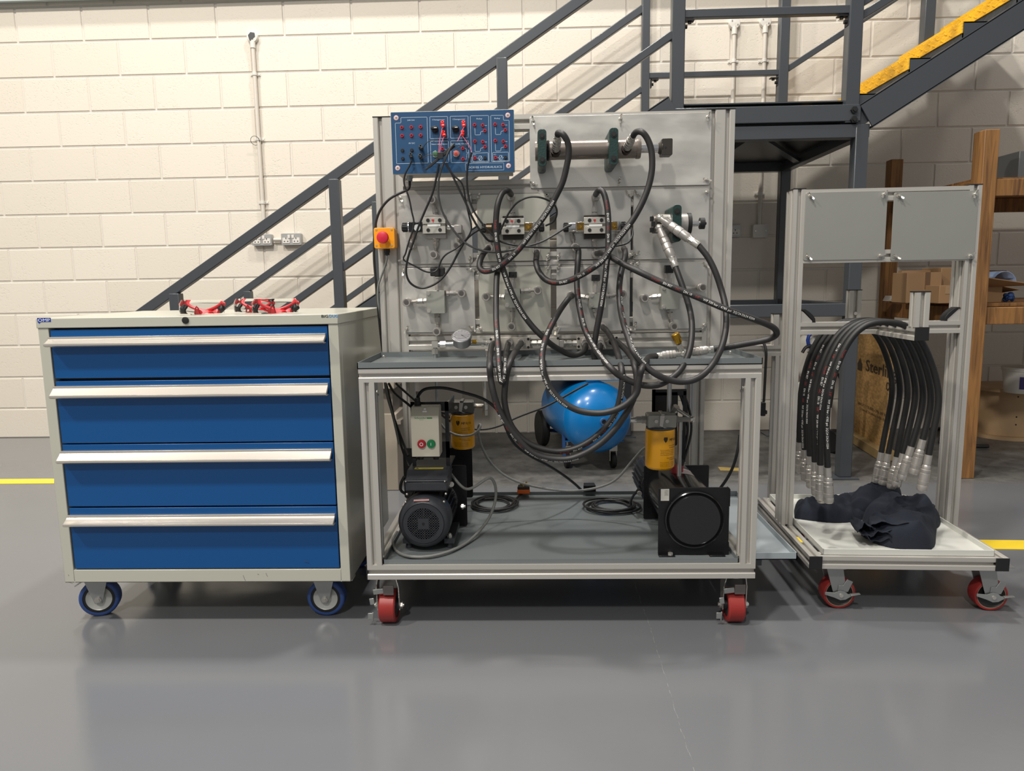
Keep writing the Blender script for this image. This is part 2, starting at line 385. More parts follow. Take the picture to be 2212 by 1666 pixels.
p0, q0 = A(475, 667, FY), A(1389, 19, FY)
obj('handrail', MB().beam(p0-(q0-p0)*.06, q0, .045, .045), DARKST, st, bev=.004)
p0, q0 = A(746, 649, FY), A(1386, 193, FY)
obj('middle_rail', MB().beam(p0-(q0-p0)*.4, q0, .036, .036), DARKST, st, bev=.003)
for px, yt in ((380, 634), (723, 388), (1084, 127)):
    x = A(px, yt, NY).x; zst = 1.86-(.70-x)*SL if x < .7 else 1.8
    vpost('post', px, yt, max(zst-.1, .02), NY, .054, .054)
for px, yt in ((536, 629), (812, 436)):
    x = A(px, yt, FY).x; vpost('post', px, yt, max(1.86-(.70-x)*SL-.1, .02), FY, .05, .05)
vpost('post', 1395, 0, 1.8, FY, .05, .05, ztop=3.05)
vpost('post', 1463, 0, 1.8, NY, .062, .062, ztop=3.05, x=A(1463, 120, NY).x)
vpost('post', 1838, 0, 1.8, NY, .066, .066, ztop=3.05, x=A(1841, 120, NY).x)
vpost('post', 1691, 0, 1.8, FY, .06, .06, ztop=3.05, x=A(1692, 100, FY).x)
vpost('post', 2003, 0, 2.2, FY, .065, .065, ztop=3.05, x=A(2003, 50, FY).x)
xl, xr = A(1462, 120, NY).x, A(1841, 120, NY).x; zb = A(1650, 28, NY).z
obj('landing_rail', MB().box(xl, xr, NY-.02, NY+.02, zb-.018, zb+.02), DARKST, st, bev=.003)
xl2, xr2 = A(1395, 160, FY).x, A(1691, 160, FY).x; zb = A(1540, 161, FY).z
obj('landing_rail', MB().box(xl2, xr2, FY-.018, FY+.018, zb-.017, zb+.017), DARKST, st, bev=.003)
for x, z, Y, sgn in ((xl+.03, A(1490, 44, NY).z, NY, 1), (xr-.03, A(1820, 34, NY).z, NY, -1), (xl2+.03, A(1410, 172, FY).z, FY, 1), (xr2-.03, A(1675, 168, FY).z, FY, -1)):
    b = MB().box(min(x, x+sgn*.05), max(x, x+sgn*.05), Y-.018, Y+.018, z-.006, z).box(min(x, x+sgn*.006), max(x, x+sgn*.006), Y-.018, Y+.018, z-.05, z)
    b.cyl((x+sgn*.03, Y, z-.016), (x+sgn*.03, Y, z-.004), .009).cyl((x, Y, z-.03), (x+sgn*.018, Y, z-.03), .009)
    obj('rail_bracket', b, BLACK, st)
# upper flight rails
for a, b_, Y in (((1700, 150), (1830, 65), FY), ((1848, 43), (1925, -5), NY), ((1852, 12), (1900, -17), NY)):
    p, q = A(*a, Y), A(*b_, Y); obj('handrail', MB().beam(p, q+(q-p)*(3.2 if a[0] < 1800 else 6), .036, .036), DARKST, st, bev=.003)
# landing
zt, zbm = A(1650, 233, NY).z, A(1650, 269, NY).z
xL, xR = A(1450, 250, NY).x, A(1853, 250, NY).x
obj('landing_fascia', MB().box(xL, xR, NY-.035, NY+.0, zbm, zt), DARKST, st, bev=.003)
obj('landing_fascia', MB().box(xL, xR, FY-.0, FY+.035, zbm, zt), DARKST, st, bev=.003)
for px, py in ((1844, 238), (1843, 259)):
    p = A(px, py, NY-.035); obj('bolt', MB().cyl(p, p+FR*.014, .017, n=6).cyl(p+FR*.014, p+FR*.02, .009), BLACK, st)
obj('landing_deck', MB().box(xL+.01, xR-.01, NY, FY, zbm+.10, zbm+.106), DARKST, st)
for k in range(3):
    y = NY+.2+.33*k; obj('deck_joist', MB().box(xL+.01, xR-.01, y-.02, y+.02, zbm+.03, zbm+.10), DARKST, st)
# table-like support frame under the landing
zf1 = A(1650, 275, NY).z; zf0 = A(1650, 304, NY).z
LX, RX = .62, A(1855, 330, NY).x
obj('support_beam', MB().box(LX-.03, RX+.035, NY-.03, NY+.03, zf0, zf1), DARKST, st, bev=.003)
obj('support_beam', MB().box(LX-.03, RX+.035, FY-.03, FY+.03, zf0, zf1), DARKST, st, bev=.003)
for x in (LX, 1.1, RX): obj('support_beam', MB().box(x-.025, x+.025, NY+.03, FY-.03, zf0, zf1), DARKST, st)
obj('deck_plate', MB().box(LX, RX, NY, FY, zf1-.01, zf1-.002), BLACKP, st)
for x in (1.15, ):
    obj('support_brace', MB().beam((x, NY+.03, zf0+.02), (x+.45, FY-.3, zf0+.02), .04, .02), DARKST, st)
for x, Y in ((RX, NY), (RX, FY), (LX, FY), (LX+.22, NY)):
    obj('support_leg', MB().box(x-.032, x+.032, Y-.032, Y+.032, .008, zf1-.002), DARKST, st, bev=.004)
    obj('foot_plate', MB().box(x-.075, x+.06, Y-.06, Y+.06, 0, .008), DARKST, st)
zm = A(1700, 672, NY).z
obj('cross_rail', MB().box(1.0, RX-.03, NY-.03, NY+.03, zm-.03, zm+.035), DARKST, st, bev=.003)
obj('cross_rail', MB().box(LX, RX-.03, FY-.03, FY+.03, zm-.035, zm+.03), DARKST, st, bev=.003)
obj('cross_rail', MB().box(RX-.025, RX+.025, NY+.03, FY-.03, zm-.03, zm+.035), DARKST, st, bev=.003)
# stringers
def channel(p, q, Y, sgn, h=.17):
    d = (q-p).normalized(); n = V((-d.z, 0, d.x)); mb = MB()
    mb.poly([p-n*h/2, q-n*h/2, q+n*h/2, p+n*h/2], (0, .008*sgn, 0))
    for s_ in (-1, 1): mb.poly([p+n*(s_*h/2-.004), q+n*(s_*h/2-.004), q+n*(s_*h/2+.004), p+n*(s_*h/2+.004)], (0, .05*sgn, 0))
    return mb
u0, u1 = A(1864, 254, NY), A(2212, 30, NY)
ud = (u1-u0)
for Y, sgn in ((NY-.04, 1), (FY+.04, -1)):
    a, b_ = V((u0.x, Y, u0.z)), V((u1.x, Y, u1.z)); obj('stringer', channel(a, b_+(b_-a)*.8, Y, sgn, .122), DARKST, st)
    a = V((.72, Y, 1.87)); q = V((.72-1.86/SL-.05, Y, .03)); obj('stringer', channel(q, a, Y, sgn, .165), DARKST, st)
CHQ = mat('slate_chequer_plate', (60, 63, 67), .3, .2, bump=.9, bscale=70, stretch=(1.2, .5, 1.2)); CHY = mat('yellow_chequer_plate', (244, 182, 8), .38, 0, bump=.9, bscale=70, stretch=(1.2, .5, 1.2), var=.05)
s1, s2, s3 = A(1847, 205, NY), A(1957, 130, NY), A(2076, 50, NY)
dX = (s3.x-s1.x)/2; dZ = (s3.z-s1.z)/2
def tread(x, z):
    obj('riser', MB().box(x, x+.004, NY-.02, FY+.02, z-dZ+.0, z-.05), CHQ, st)
    n = MB().box(x-.006, x+.0, NY-.02, FY+.02, z-.052, z+.002).box(x, x+.05, NY-.02, FY+.02, z-.001, z+.002)
    for k in range(14):   # raised tear-drops of the nosing plate
        for j in range(2):
            y = NY+.03+(FY-NY)*k/14+.03*j; zz = z-.012-.022*j
            n.poly([(x-.006, y, zz-.008), (x-.006, y+.022, zz+.006), (x-.006, y+.026, zz+.004), (x-.006, y+.004, zz-.010)], (-.0022, 0, 0))
    obj('nosing', n, CHY, st)
    obj('tread', MB().box(x+.004, x+dX+.01, NY-.02, FY+.02, z-.006, z-.001), CHQ, st)
    obj('tread_end_plate', MB().poly([(x, NY-.02, z), (x+dX+.02, NY-.02, z), (x+.02, NY-.02, z-dZ), (x, NY-.02, z-dZ*.9)], (0, .004, 0)), DARKST, st)
for k in range(-1, 5):
    if k == -1: obj('nosing', MB().box(s1.x-dX*.9, s1.x-dX*.9+.05, NY+.1, FY, zt-.004, zt+.02), CHY, st)
    else: tread(s1.x+dX*k, s1.z+dZ*k)
for k in range(1, 9):
    x = .72-dX*k*.95; z = 1.87-SL*dX*k*.95-.02
    if z > .1:
        obj('tread', MB().box(x, x+dX, NY, FY, z-.005, z), CHQ, st); obj('nosing', MB().box(x, x+.05, NY, FY, z, z+.004).box(x-.004, x, NY, FY, z-.05, z+.004), CHY, st)
        obj('riser', MB().box(x+dX*.95, x+dX*.95+.004, NY, FY, z, z+.13), CHQ, st)

# ================================================================ WALL FITTINGS
def saddle(t, x, z):
    obj('saddle_clip', MB().box(x-.034, x+.034, WY-.006, WY-.001, z-.010, z+.010).cyl((x, WY-.022, z-.010), (x, WY-.022, z+.010), .016).cyl((x-.025, WY-.006, z), (x-.025, WY-.010, z), .006).cyl((x+.025, WY-.006, z), (x+.025, WY-.010, z), .006), WHPL, t)
def conduit(px, ytop, ybot, clips, label, m_, box_m, broken=False):
    a = A(px[0], ytop, WY-.02); b_ = A(px[1], ybot, WY-.02); x = (a.x+b_.x)/2
    t = thing('wall_conduit', label, 'conduit', (x, WY-.02, b_.z))
    obj('pipe', MB().cyl((x, WY-.022, b_.z), (x, WY-.022, a.z-.02), .0125, n=14), m_, t)
    obj('round_junction_box', MB().lathe((x, WY, a.z), FR, [(0, .036), (.026, .036), (.03, .033), (.032, .0)], 24).cyl((x, WY-.022, a.z-.07), (x, WY-.022, a.z-.03), .017), WHPL, t)
    if broken: obj('broken_lid', MB().poly([(x-.024, WY-.033, a.z+.008), (x-.016, WY-.033, a.z-.026), (x+.004, WY-.033, a.z-.022), (x+.012, WY-.033, a.z-.006), (x+.022, WY-.033, a.z-.002), (x+.02, WY-.033, a.z+.022), (x-.006, WY-.033, a.z+.027)], (0, -.001, 0)), mat('charcoal', (58, 60, 64), .5), t)
    else:
        obj('lid_screw', MB().cyl((x-.018, WY-.031, a.z+.012), (x-.018, WY-.034, a.z+.012), .004).cyl((x+.018, WY-.031, a.z-.012), (x+.018, WY-.034, a.z-.012), .004), STEEL, t)
    for py in clips: saddle(t, x, A(px[0], py, WY-.02).z)
    return t, x
GALV = mat('dull_galvanised_conduit', (196, 192, 186), .5, .2)
CPAINT = mat('conduit_white_paint', (206, 199, 188), .5, var=.05, vscale=30)
t, cx_ = conduit((546, 571), 80, 506, (160, 301, 438), 'white conduit pipe dropping from a broken junction box to the double sockets', CPAINT, None, True)
z = A(553, 306, WY).z; ring = [V((cx_+.03*math.cos(a/12*2*math.pi)-.02, WY-.035-.01*math.sin(a/12*6.28), z+.028*math.sin(a/12*2*math.pi))) for a in range(12)]
obj('cable_tie', MB().tube(ring, .0016, 6, closed=True), BLACK, t)
def ctop(px): return px
t, _ = conduit((1583, 1579), 50, 492, (132, 470), 'white conduit behind the stair rail, left one of the pair above the landing', CPAINT, None)
t, _ = conduit((1653, 1640), 47, 487, (131, 418), 'white conduit behind the stair rail, right one of the pair above the landing', CPAINT, None)
def double_socket(pxl, pxr, pyt, pyb, label, n=2):
    a, b_ = A(pxl, pyt, WY), A(pxr, pyb, WY)
    t = thing('wall_socket', label, 'socket', ((a.x+b_.x)/2, WY, b_.z))
    obj('back_box', MB().rr(a.x, b_.x, b_.z, a.z, WY-.002, WY-.04, .008), mat('metal_clad_grey', (170, 170, 168), .4, .4), t, bev=.002)
    wd = (b_.x-a.x)/n; zc = (a.z+b_.z)/2
    for k in range(n):
        xc = a.x+wd*(k+.5)
        p = MB().rr(xc-wd*.36, xc+wd*.36, b_.z+.014, a.z-.03, WY-.041, WY-.043, .004); obj('socket_plate', p, WHPL, t)
        h = MB()
        for dx, dz, ww, hh in ((0, .012, .0035, .007), (-.011, -.008, .006, .0035), (.011, -.008, .006, .0035)):
            h.box(xc+dx-ww/1.4, xc+dx+ww/1.4, WY-.0445, WY-.043, zc-.006+dz-hh/1.4, zc-.006+dz+hh/1.4)
        obj('pin_holes', h, BLACK, t, kind=None)
        xs = xc + (wd*.3 if k == 0 and n > 1 else -wd*.3)
        obj('switch', MB().box(xs-.008, xs+.008, WY-.047, WY-.041, a.z-.034, a.z-.012), WHPL, t, bev=.001)
    return t
double_socket(548, 592, 507, 531, 'grey metal clad double socket, left one of two on the wall')
double_socket(611, 655, 505, 530, 'grey metal clad double socket, right one of two on the wall')
a = A(592, 518, WY-.02); b_ = A(611, 517, WY-.02); obj('conduit_coupler', MB().cyl((a.x, WY-.022, a.z), (b_.x, WY-.022, a.z), .012), CPAINT, label='short white conduit joining the two double sockets', cat='conduit')
double_socket(1572, 1597, 487, 513, 'single white socket at the foot of the left conduit right of the bench', 1)
t = thing('wall_switch_box', 'square white junction box at the foot of the right conduit under the stairs', 'junction box', A(1640, 513, WY))
a, b_ = A(1623, 486, WY), A(1655, 514, WY)
obj('back_box', MB().rr(a.x, b_.x, b_.z, a.z, WY-.002, WY-.045, .01), WHPL, t, bev=.002)
obj('lid_screw', MB().cyl(((a.x+b_.x)/2-.035, WY-.045, (a.z+b_.z)/2), ((a.x+b_.x)/2-.035, WY-.048, (a.z+b_.z)/2), .004).cyl(((a.x+b_.x)/2+.035, WY-.045, (a.z+b_.z)/2), ((a.x+b_.x)/2+.035, WY-.048, (a.z+b_.z)/2), .004), STEEL, t)

# ================================================================ DRAWER CABINET
CX0, CX1, CY0, CY1, CZ0, CZ1 = -1.461, -.569, 2.09, 2.68, .148, .965
cab = thing('drawer_cabinet', 'mobile drawer cabinet with four blue drawers and grey body on blue castors', 'cabinet', ((CX0+CX1)/2, (CY0+CY1)/2, 0))
lp = .029
dxl, dxr = A(107, 714, CY0).x, A(706, 704, CY0).x
zb_ = A(160, 1230, CY0).z
zt_ = A(107, 712, CY0).z
body = MB()
body.box(CX0, dxl-.004, CY0, CY0+.03, CZ0, CZ1-lp).box(dxr+.004, CX1, CY0, CY0+.03, CZ0, CZ1-lp).box(dxl-.004, dxr+.004, CY0, CY0+.03, CZ0, zb_-.003)
body.box(CX0, CX0+.004, CY0+.03, CY1, CZ0, CZ1-lp).box(CX1-.004, CX1, CY0+.03, CY1, CZ0, CZ1-lp).box(CX0, CX1, CY1-.004, CY1, CZ0, CZ1-lp).box(CX0, CX1, CY0, CY1, CZ0, CZ0+.004)
obj('body', body, CABG, cab, bev=.0015)
obj('inner_shade_sheet', MB().box(dxl-.004, dxr+.004, CY0+.028, CY0+.034, zb_-.01, CZ1-lp), BLACK, cab, label='black sheet standing in for the shade behind the drawer fronts')  # black sheet stands in for the shade inside the cabinet
obj('top', MB().box(CX0-.002, CX1+.002, CY0-.003, CY1, CZ1-lp, CZ1), CABG, cab, bev=.002)
ys = [(709, 815), (821, 956), (959, 1093.5), (1097, 1229)]
hy = [(725.5, 746.5), (833, 859.5), (974.5, 1001), (1114.5, 1139)]
zlist = []
for i, ((ya, yb), (ha, hb)) in enumerate(zip(ys, hy)):
    za, zc = A(410, ya, CY0).z, A(410, yb, CY0).z
    d = obj('drawer', MB().box(dxl, dxr, CY0+.002, CY0+.022, zc, za), BLUE, cab, bev=.0015)
    h0, h1 = A(410, ha-1, CY0-.01).z, A(410, hb, CY0-.03).z
    hx0, hx1 = dxl-.003, dxr-.004
    sec = [(0, h0), (-.010, h0), (-.010, h0-.006), (-.013, h0-.009), (-.030, h1+.010), (-.033, h1+.010), (-.033, h1+.004), (-.026, h1), (-.004, h1), (-.004, h1+.003), (-.024, h1+.004), (0, h0-.012)]
    obj('handle', MB().poly([(hx0, CY0+.002+a, b) for a, b in sec], (hx1-hx0, 0, 0)), HANDLE, d, bev=.0005)
p = A(402, 692, CY0); obj('lock', MB().lathe((p.x, CY0-.003, p.z), FR, [(0, .010), (.003, .010), (.004, .007)], 20), BLACK, cab)
def label_plate(x0, x1, z0, z1, y, m_, parent, name='badge'):
    return obj(name, MB().box(x0, x1, y-.0006, y, z0, z1), m_, parent)
p0, p1 = A(78.5, 687, CY0-.003), A(110.5, 697, CY0-.003)
bd = obj('badge', MB().poly([(p0.x+.002, CY0-.003, p0.z), (p1.x, CY0-.003, p0.z), (p1.x, CY0-.003, p1.z+.002), (p0.x+.012, CY0-.003, p1.z+.002), (p0.x+.008, CY0-.003, p1.z-.003), (p0.x+.003, CY0-.003, p1.z+.001)], (0, -.0006, 0)), mat('badge_blue', (30, 60, 150), .4), cab)
tm = MB(); text(tm, 'OMP', (p0.x+.004, CY0-.0042, p1.z+.003), XA, ZA, .0095, fitw=p1.x-p0.x-.006); obj('lettering', tm, WHITE, bd, flat=True)
p0, p1 = A(694, 688, CY0-.003), A(730, 680, CY0-.003)
tm = MB(); text(tm, 'BiG', (p0.x, CY0-.0036, p0.z+.0022), XA, ZA, .0085, fitw=(p1.x-p0.x)*.42, bold=.0002); obj('lettering', tm, mat('print_black', (30, 28, 28), .5), cab, flat=True)
tm = MB(); text(tm, 'DUG', (p0.x+(p1.x-p0.x)*.47, CY0-.0036, p0.z+.0025), XA, ZA, .0085, fitw=(p1.x-p0.x)*.53, bold=.0002); obj('lettering', tm, mat('print_sky', (30, 130, 200), .5), cab, flat=True)
WB = mat('blue_rubber_tyre', (46, 74, 132), .55); WG = mat('wheel_centre', (190, 190, 184), .35, .3); FORK = mat('zinc_fork', (168, 170, 168), .35, .7, var=.08, vscale=20)
def caster_side(par, cx, cyy, r, tw, ztop, tyre, brake=False, rz=0, frame=None):
    # wheel axis along Y (turned by rz)
    M3 = Matrix.Rotation(rz, 3, 'Z'); ax = M3 @ V((0, -1, 0)); tx = M3 @ V((1, 0, 0)); c = V((cx, cyy, r))
    ri = .80 if tyre is WB else .84
    w0 = MB().lathe(c-ax*tw/2, ax, [(0, r*ri), (0, r*.92), (.004, r), (tw-.004, r), (tw, r*.95), (tw+.001, r*.90), (tw+.001, r*ri), (tw*.5, r*ri), (0, r*ri)], 40, caps=False)
    top = MB().box(-.05, .05, -.045, .045, -.004, 0)
    fk = obj('caster', MB().add([V((cx, cyy, ztop))+M3 @ v for v in top.v], top.f).cyl((cx, cyy, ztop-.02), (cx, cyy, ztop-.004), .032, n=24), FORK, par)
    obj('tyre', w0, tyre, fk)
    if tyre is WB:
        obj('inner_ring', MB().lathe(c-ax*tw/2, ax, [(.001, r*.64), (.001, r*.81), (tw-.001, r*.81), (tw-.001, r*.64), (.001, r*.64)], 36, caps=False), BLACK, fk)
        obj('wheel_centre', MB().lathe(c-ax*(tw/2-.002), ax, [(0, r*.65), (tw-.002, r*.65), (tw-.004, r*.60), (tw-.005, r*.3), (tw+.002, r*.28), (tw+.004, 0)], 32), WG, fk)
    else:
        obj('rim_ring', MB().lathe(c-ax*tw/2, ax, [(.001, r*.80), (.001, r*.845), (tw, r*.845), (tw, r*.80), (.001, r*.80)], 36, caps=False), mat('rim_tan', (150, 132, 112), .5), fk)
        obj('wheel_centre', MB().lathe(c-ax*(tw/2-.002), ax, [(0, r*.81), (tw-.004, r*.81), (tw-.008, r*.70), (tw-.012, r*.34), (tw+.002, r*.30), (tw+.003, 0)], 32), mat('hub_black', (42, 41, 40), .4, .2), fk)
    for s_ in (1, -1):
        o = c+ax*(s_*(tw/2+.008))
        pts = [(-.042, ztop-r-.004), (.036, ztop-r-.004), (.014, -.004), (.010, -.014), (-.010, -.014), (-.014, -.004)] if tyre is WB else [(-.048, ztop-r-.008), (.004, ztop-r-.008), (.020, .008), (.012, -.010), (-.010, -.012), (-.022, .004)]
        f = MB().poly([o+tx*a+ZA*b for a, b in pts], ax*(-.003*s_)); obj('fork_plate', f, FORK, fk, bev=.001)
    o = c+ax*(tw/2+.008); obj('axle_bolt', MB().cyl(o-ax*tw, o+ax*.006, .011, n=6).cyl(o, o+ax*.01, .006), STEEL, fk)
    if brake:
        q_ = o+ax*.004
        obj('brake_lever', MB().poly([q_+tx*a+ZA*b for a, b in ((-.050, .011), (-.020, .009), (-.004, .016), (.008, .014), (.022, .004), (.052, .009), (.056, .003), (.030, -.004), (.014, -.014), (-.002, -.016), (-.020, -.008), (-.050, .002))], ax*.003).beam(q_+tx*.026+ZA*.006+ax*.008, q_+tx*.055+ZA*.009+ax*.008, .012, .002), FORK, fk, bev=.0008)
        obj('brake_plate', MB().poly([o+tx*a+ZA*b for a, b in ((-.010, .012), (-.008, .032), (.006, .032), (.018, .052), (.036, .044), (.022, .010))], ax*.003), FORK, fk, bev=.0008)
    return fk
for px, py, br in ((210, 1301, 0), (703, 1299, 0)):
    p = A(px, py, 2.165); caster_side(cab, p.x, 2.185, .060, .036, CZ0, WB, False, rz=(.28 if px < 400 else 0))
    caster_side(cab, p.x, 2.58, .060, .036, CZ0, WB)
p = A(165, 1268, 2.15)
obj('brake_pedal', MB().beam((p.x-.01, 2.16, .138), (p.x+.035, 2.16, .128), .03, .004).beam((p.x-.004, 2.16, .110), (p.x+.02, 2.16, .126), .026, .004), FORK, cab)
obj('corner_foot', MB().box(CX1-.045, CX1, CY0+.02, CY0+.06, CZ0-.006, CZ0), CABG, cab)
SCR = mat('scuff', (70, 66, 60), .7)
sc_ = MB()
for px, py, dx, dy in ((525, 1243, 5, 12), (574, 1238, 4, 8), (657, 1212, 10, 2), (148, 1258, 9, 3), (147, 1242, 2, 2), (556, 1240, 3, 1)):
    p, q = A(px, py, CY0-.0004), A(px+dx, py+dy, CY0-.0004); sc_.beam(p, q, .0012, .0002)
obj('scuff_marks', sc_, SCR, cab, flat=True)

# safety spectacles on the cabinet
LENS = mat('clear_lens', (240, 240, 240), .03, 0, trans=1.0)
LENS.node_tree.nodes['Principled BSDF'].inputs['IOR'].default_value = 1.12
SREDM = mat('spectacle_red', (196, 38, 46), .35); 
def specs(x, y, label, flip=1, rz=0):
    t = thing('safety_spectacles', label, 'safety glasses', (x, y, CZ1), 'safety spectacles on the cabinet top', rz, local=True)
    vs = []; fs = []; n = 18
    for i in range(n+1):
        a = math.pi*(i/n); X = -.070*math.cos(a); Yb = -.040*math.sin(a)
        for z, sc in ((0.004, .97), (.016, 1.0), (.034, .98), (.046, .88)):
            zz = z-(.014 if abs(i-n/2) < 1.5 and z < .01 else 0)+ (.012 if abs(i-n/2) < 1.5 and z < .01 else 0)
            vs.append((X*sc, Yb*sc, zz))
    for i in range(n):
        for k in range(3): fs.append((i*4+k, (i+1)*4+k, (i+1)*4+k+1, i*4+k+1))
    mb = MB().add(vs, fs); L_ = obj('lens', mb, LENS, t)
    so = L_.modifiers.new('solid', 'SOLIDIFY'); so.thickness = .0015
    obj('nose_pad', MB().tube([(-.008, -.034, .004), (-.004, -.036, .02), (0, -.037, .026), (.004, -.036, .02), (.008, -.034, .004)], .0022, 8), SREDM, t)
    for s_ in (-1, 1):
        pts = cr([(s_*.069, -.002, .030), (s_*.060, .012, .034), (s_*.030, .020, .020), (-s_*.010, .026, .008), (-s_*.045, .030, .006)], 5)
        if s_ < 0: pts = cr([(s_*.069, -.002, .030), (s_*.058, .010, .036), (s_*.035, .012, .022), (-s_*.005, .014, .010), (-s_*.040, .018, .012), (-s_*.052, .02, .030)], 5)
        arm = obj('temple', MB().tube(pts, .0048, 8), SREDM, t)
        obj('temple_tip', MB().tube([pts[0]+V((0, -.002, -.012)), pts[0]+V((-.01*s_, .003, -.016)), pts[6]+V((0, 0, -.008))], .006, 8), BLACK, arm)
        obj('temple_tip', MB().tube([pts[-5], pts[-1], pts[-1]+V((-s_*.006, 0, -.002))], .0062, 8), BLACK, arm)
    return t
p = AZ(572, 667, CZ1); q = AZ(686, 667, CZ1)
specs(p.x, 2.20, 'clear safety spectacles with red and black arms, leftmost on the cabinet top')
specs(q.x, 2.19, 'clear safety spectacles with red and black arms, rightmost on the cabinet top', rz=.1)
specs((p.x+q.x)/2+.012, 2.29, 'clear safety spectacles with red and black arms, middle pair set back on the cabinet top', rz=-.2)
# ================================================================ TEST BENCH FRAME
BX0, BX1, BY0, BY1 = -.511, .651, 2.07, 2.795
U = .045
bench = thing('test_bench', 'aluminium profile hydraulic test bench on red castors with two grey trays', 'workbench', ((BX0+BX1)/2, (BY0+BY1)/2, 0))
CAPM = BLACK
zb0, zb1, zt0, zt1 = .163, .208, .7655, .8055
def rail(name, *a, u=.045, par=None, m_=None): return obj(name, MB().prof(*a, u=u), m_ or ALU, par or bench)
rail('base_rail', 'x', BX0, BX1, BY0, zb0, U, U); rail('base_rail', 'x', BX0, BX1, BY1-U, zb0, U, U)
rail('base_rail', 'y', BY0+U, BY1-U, BX0, zb0, U, U); rail('base_rail', 'y', BY0+U, BY1-U, BX1-U, zb0, U, U)
rail('top_rail', 'x', BX0, BX1, BY0, zt0, U, zt1-zt0, u=.04); rail('top_rail', 'x', BX0, BX1, BY1-U, zt0, U, zt1-zt0, u=.04)
rail('top_rail', 'y', BY0+U, BY1-U, BX0, zt0, U, zt1-zt0, u=.04); rail('top_rail', 'y', BY0+U, BY1-U, BX1-U, zt0, U, zt1-zt0, u=.04)
for x in (BX0, BX1-U):
    for y in (BY0, BY1-U): rail('corner_post', 'z', zb1, zt0, x, y, U, U)
    obj('end_cap', MB().box(*((BX0-.003, BX0) if x < 0 else (BX1, BX1+.003)), BY0, BY0+U, zb0, zb1), BLACK, bench)
# trays
def tray(x0, x1, y0, y1, z, h, m_, par, t=.0025):
    mb = MB().box(x0, x1, y0, y1, z, z+t).box(x0, x1, y0, y0+t, z, z+h).box(x0, x1, y1-t, y1, z, z+h).box(x0, x0+t, y0, y1, z, z+h).box(x1-t, x1, y0, y1, z, z+h)
    return obj('tray', mb, m_, par)
tray(BX0-.002, BX1+.001, BY0-.001, 2.392, zt1, .0185, TRAYG, bench)
tray(BX0+U+.002, BX1-U-.002, BY0+.01, BY1-.004, zb1-.002, .0155, TRAYG, bench)
for px, py in ((835, 770), (1568, 760)):
    p = AZ(px, py, zt1+.003); obj('tray_bolt', MB().cyl((p.x, 2.36, zt1+.002), (p.x, 2.36, zt1+.008), .007, n=6).sph((p.x, 2.36, zt1+.008), .004), STEEL, bench)
# uprights and cross rails of the panel
UY = 2.40; UZ = 1.579; UH = .09
ULx, URx = -.508, .645
for x in (ULx, URx-.09):
    rail('upright', 'z', zt1, UZ, x, UY, .09, U)
    obj('upright_cap', MB().box(x-.001, x+.091, UY-.001, UY+U+.001, UZ, UZ+.003), BLACK, bench)
IX0, IX1 = ULx+.09, URx-.09
def crossr(py0, px=1000):
    z = A(px, py0, UY).z; rail('cross_rail', 'x', IX0, IX1, UY, z-U, U, U); return z
for py, px in ((247, 1130), (387, 1130), (417.5, 1130), (545, 1100), (574, 1100), (690, 1100), (724, 1100)): crossr(py, px)
# corner gussets on the posts
for x, s_ in ((BX0+U, 1), (BX1-U, -1)):
    for z in (zb1+.02, zt0-.03):
        obj('slot_bolt', MB().cyl((x, BY0+.022, z), (x+s_*.004, BY0+.022, z), .006, n=8).cyl((x, BY0+.037, z-.012), (x+s_*.004, BY0+.037, z-.012), .004, n=8), STEEL, bench)
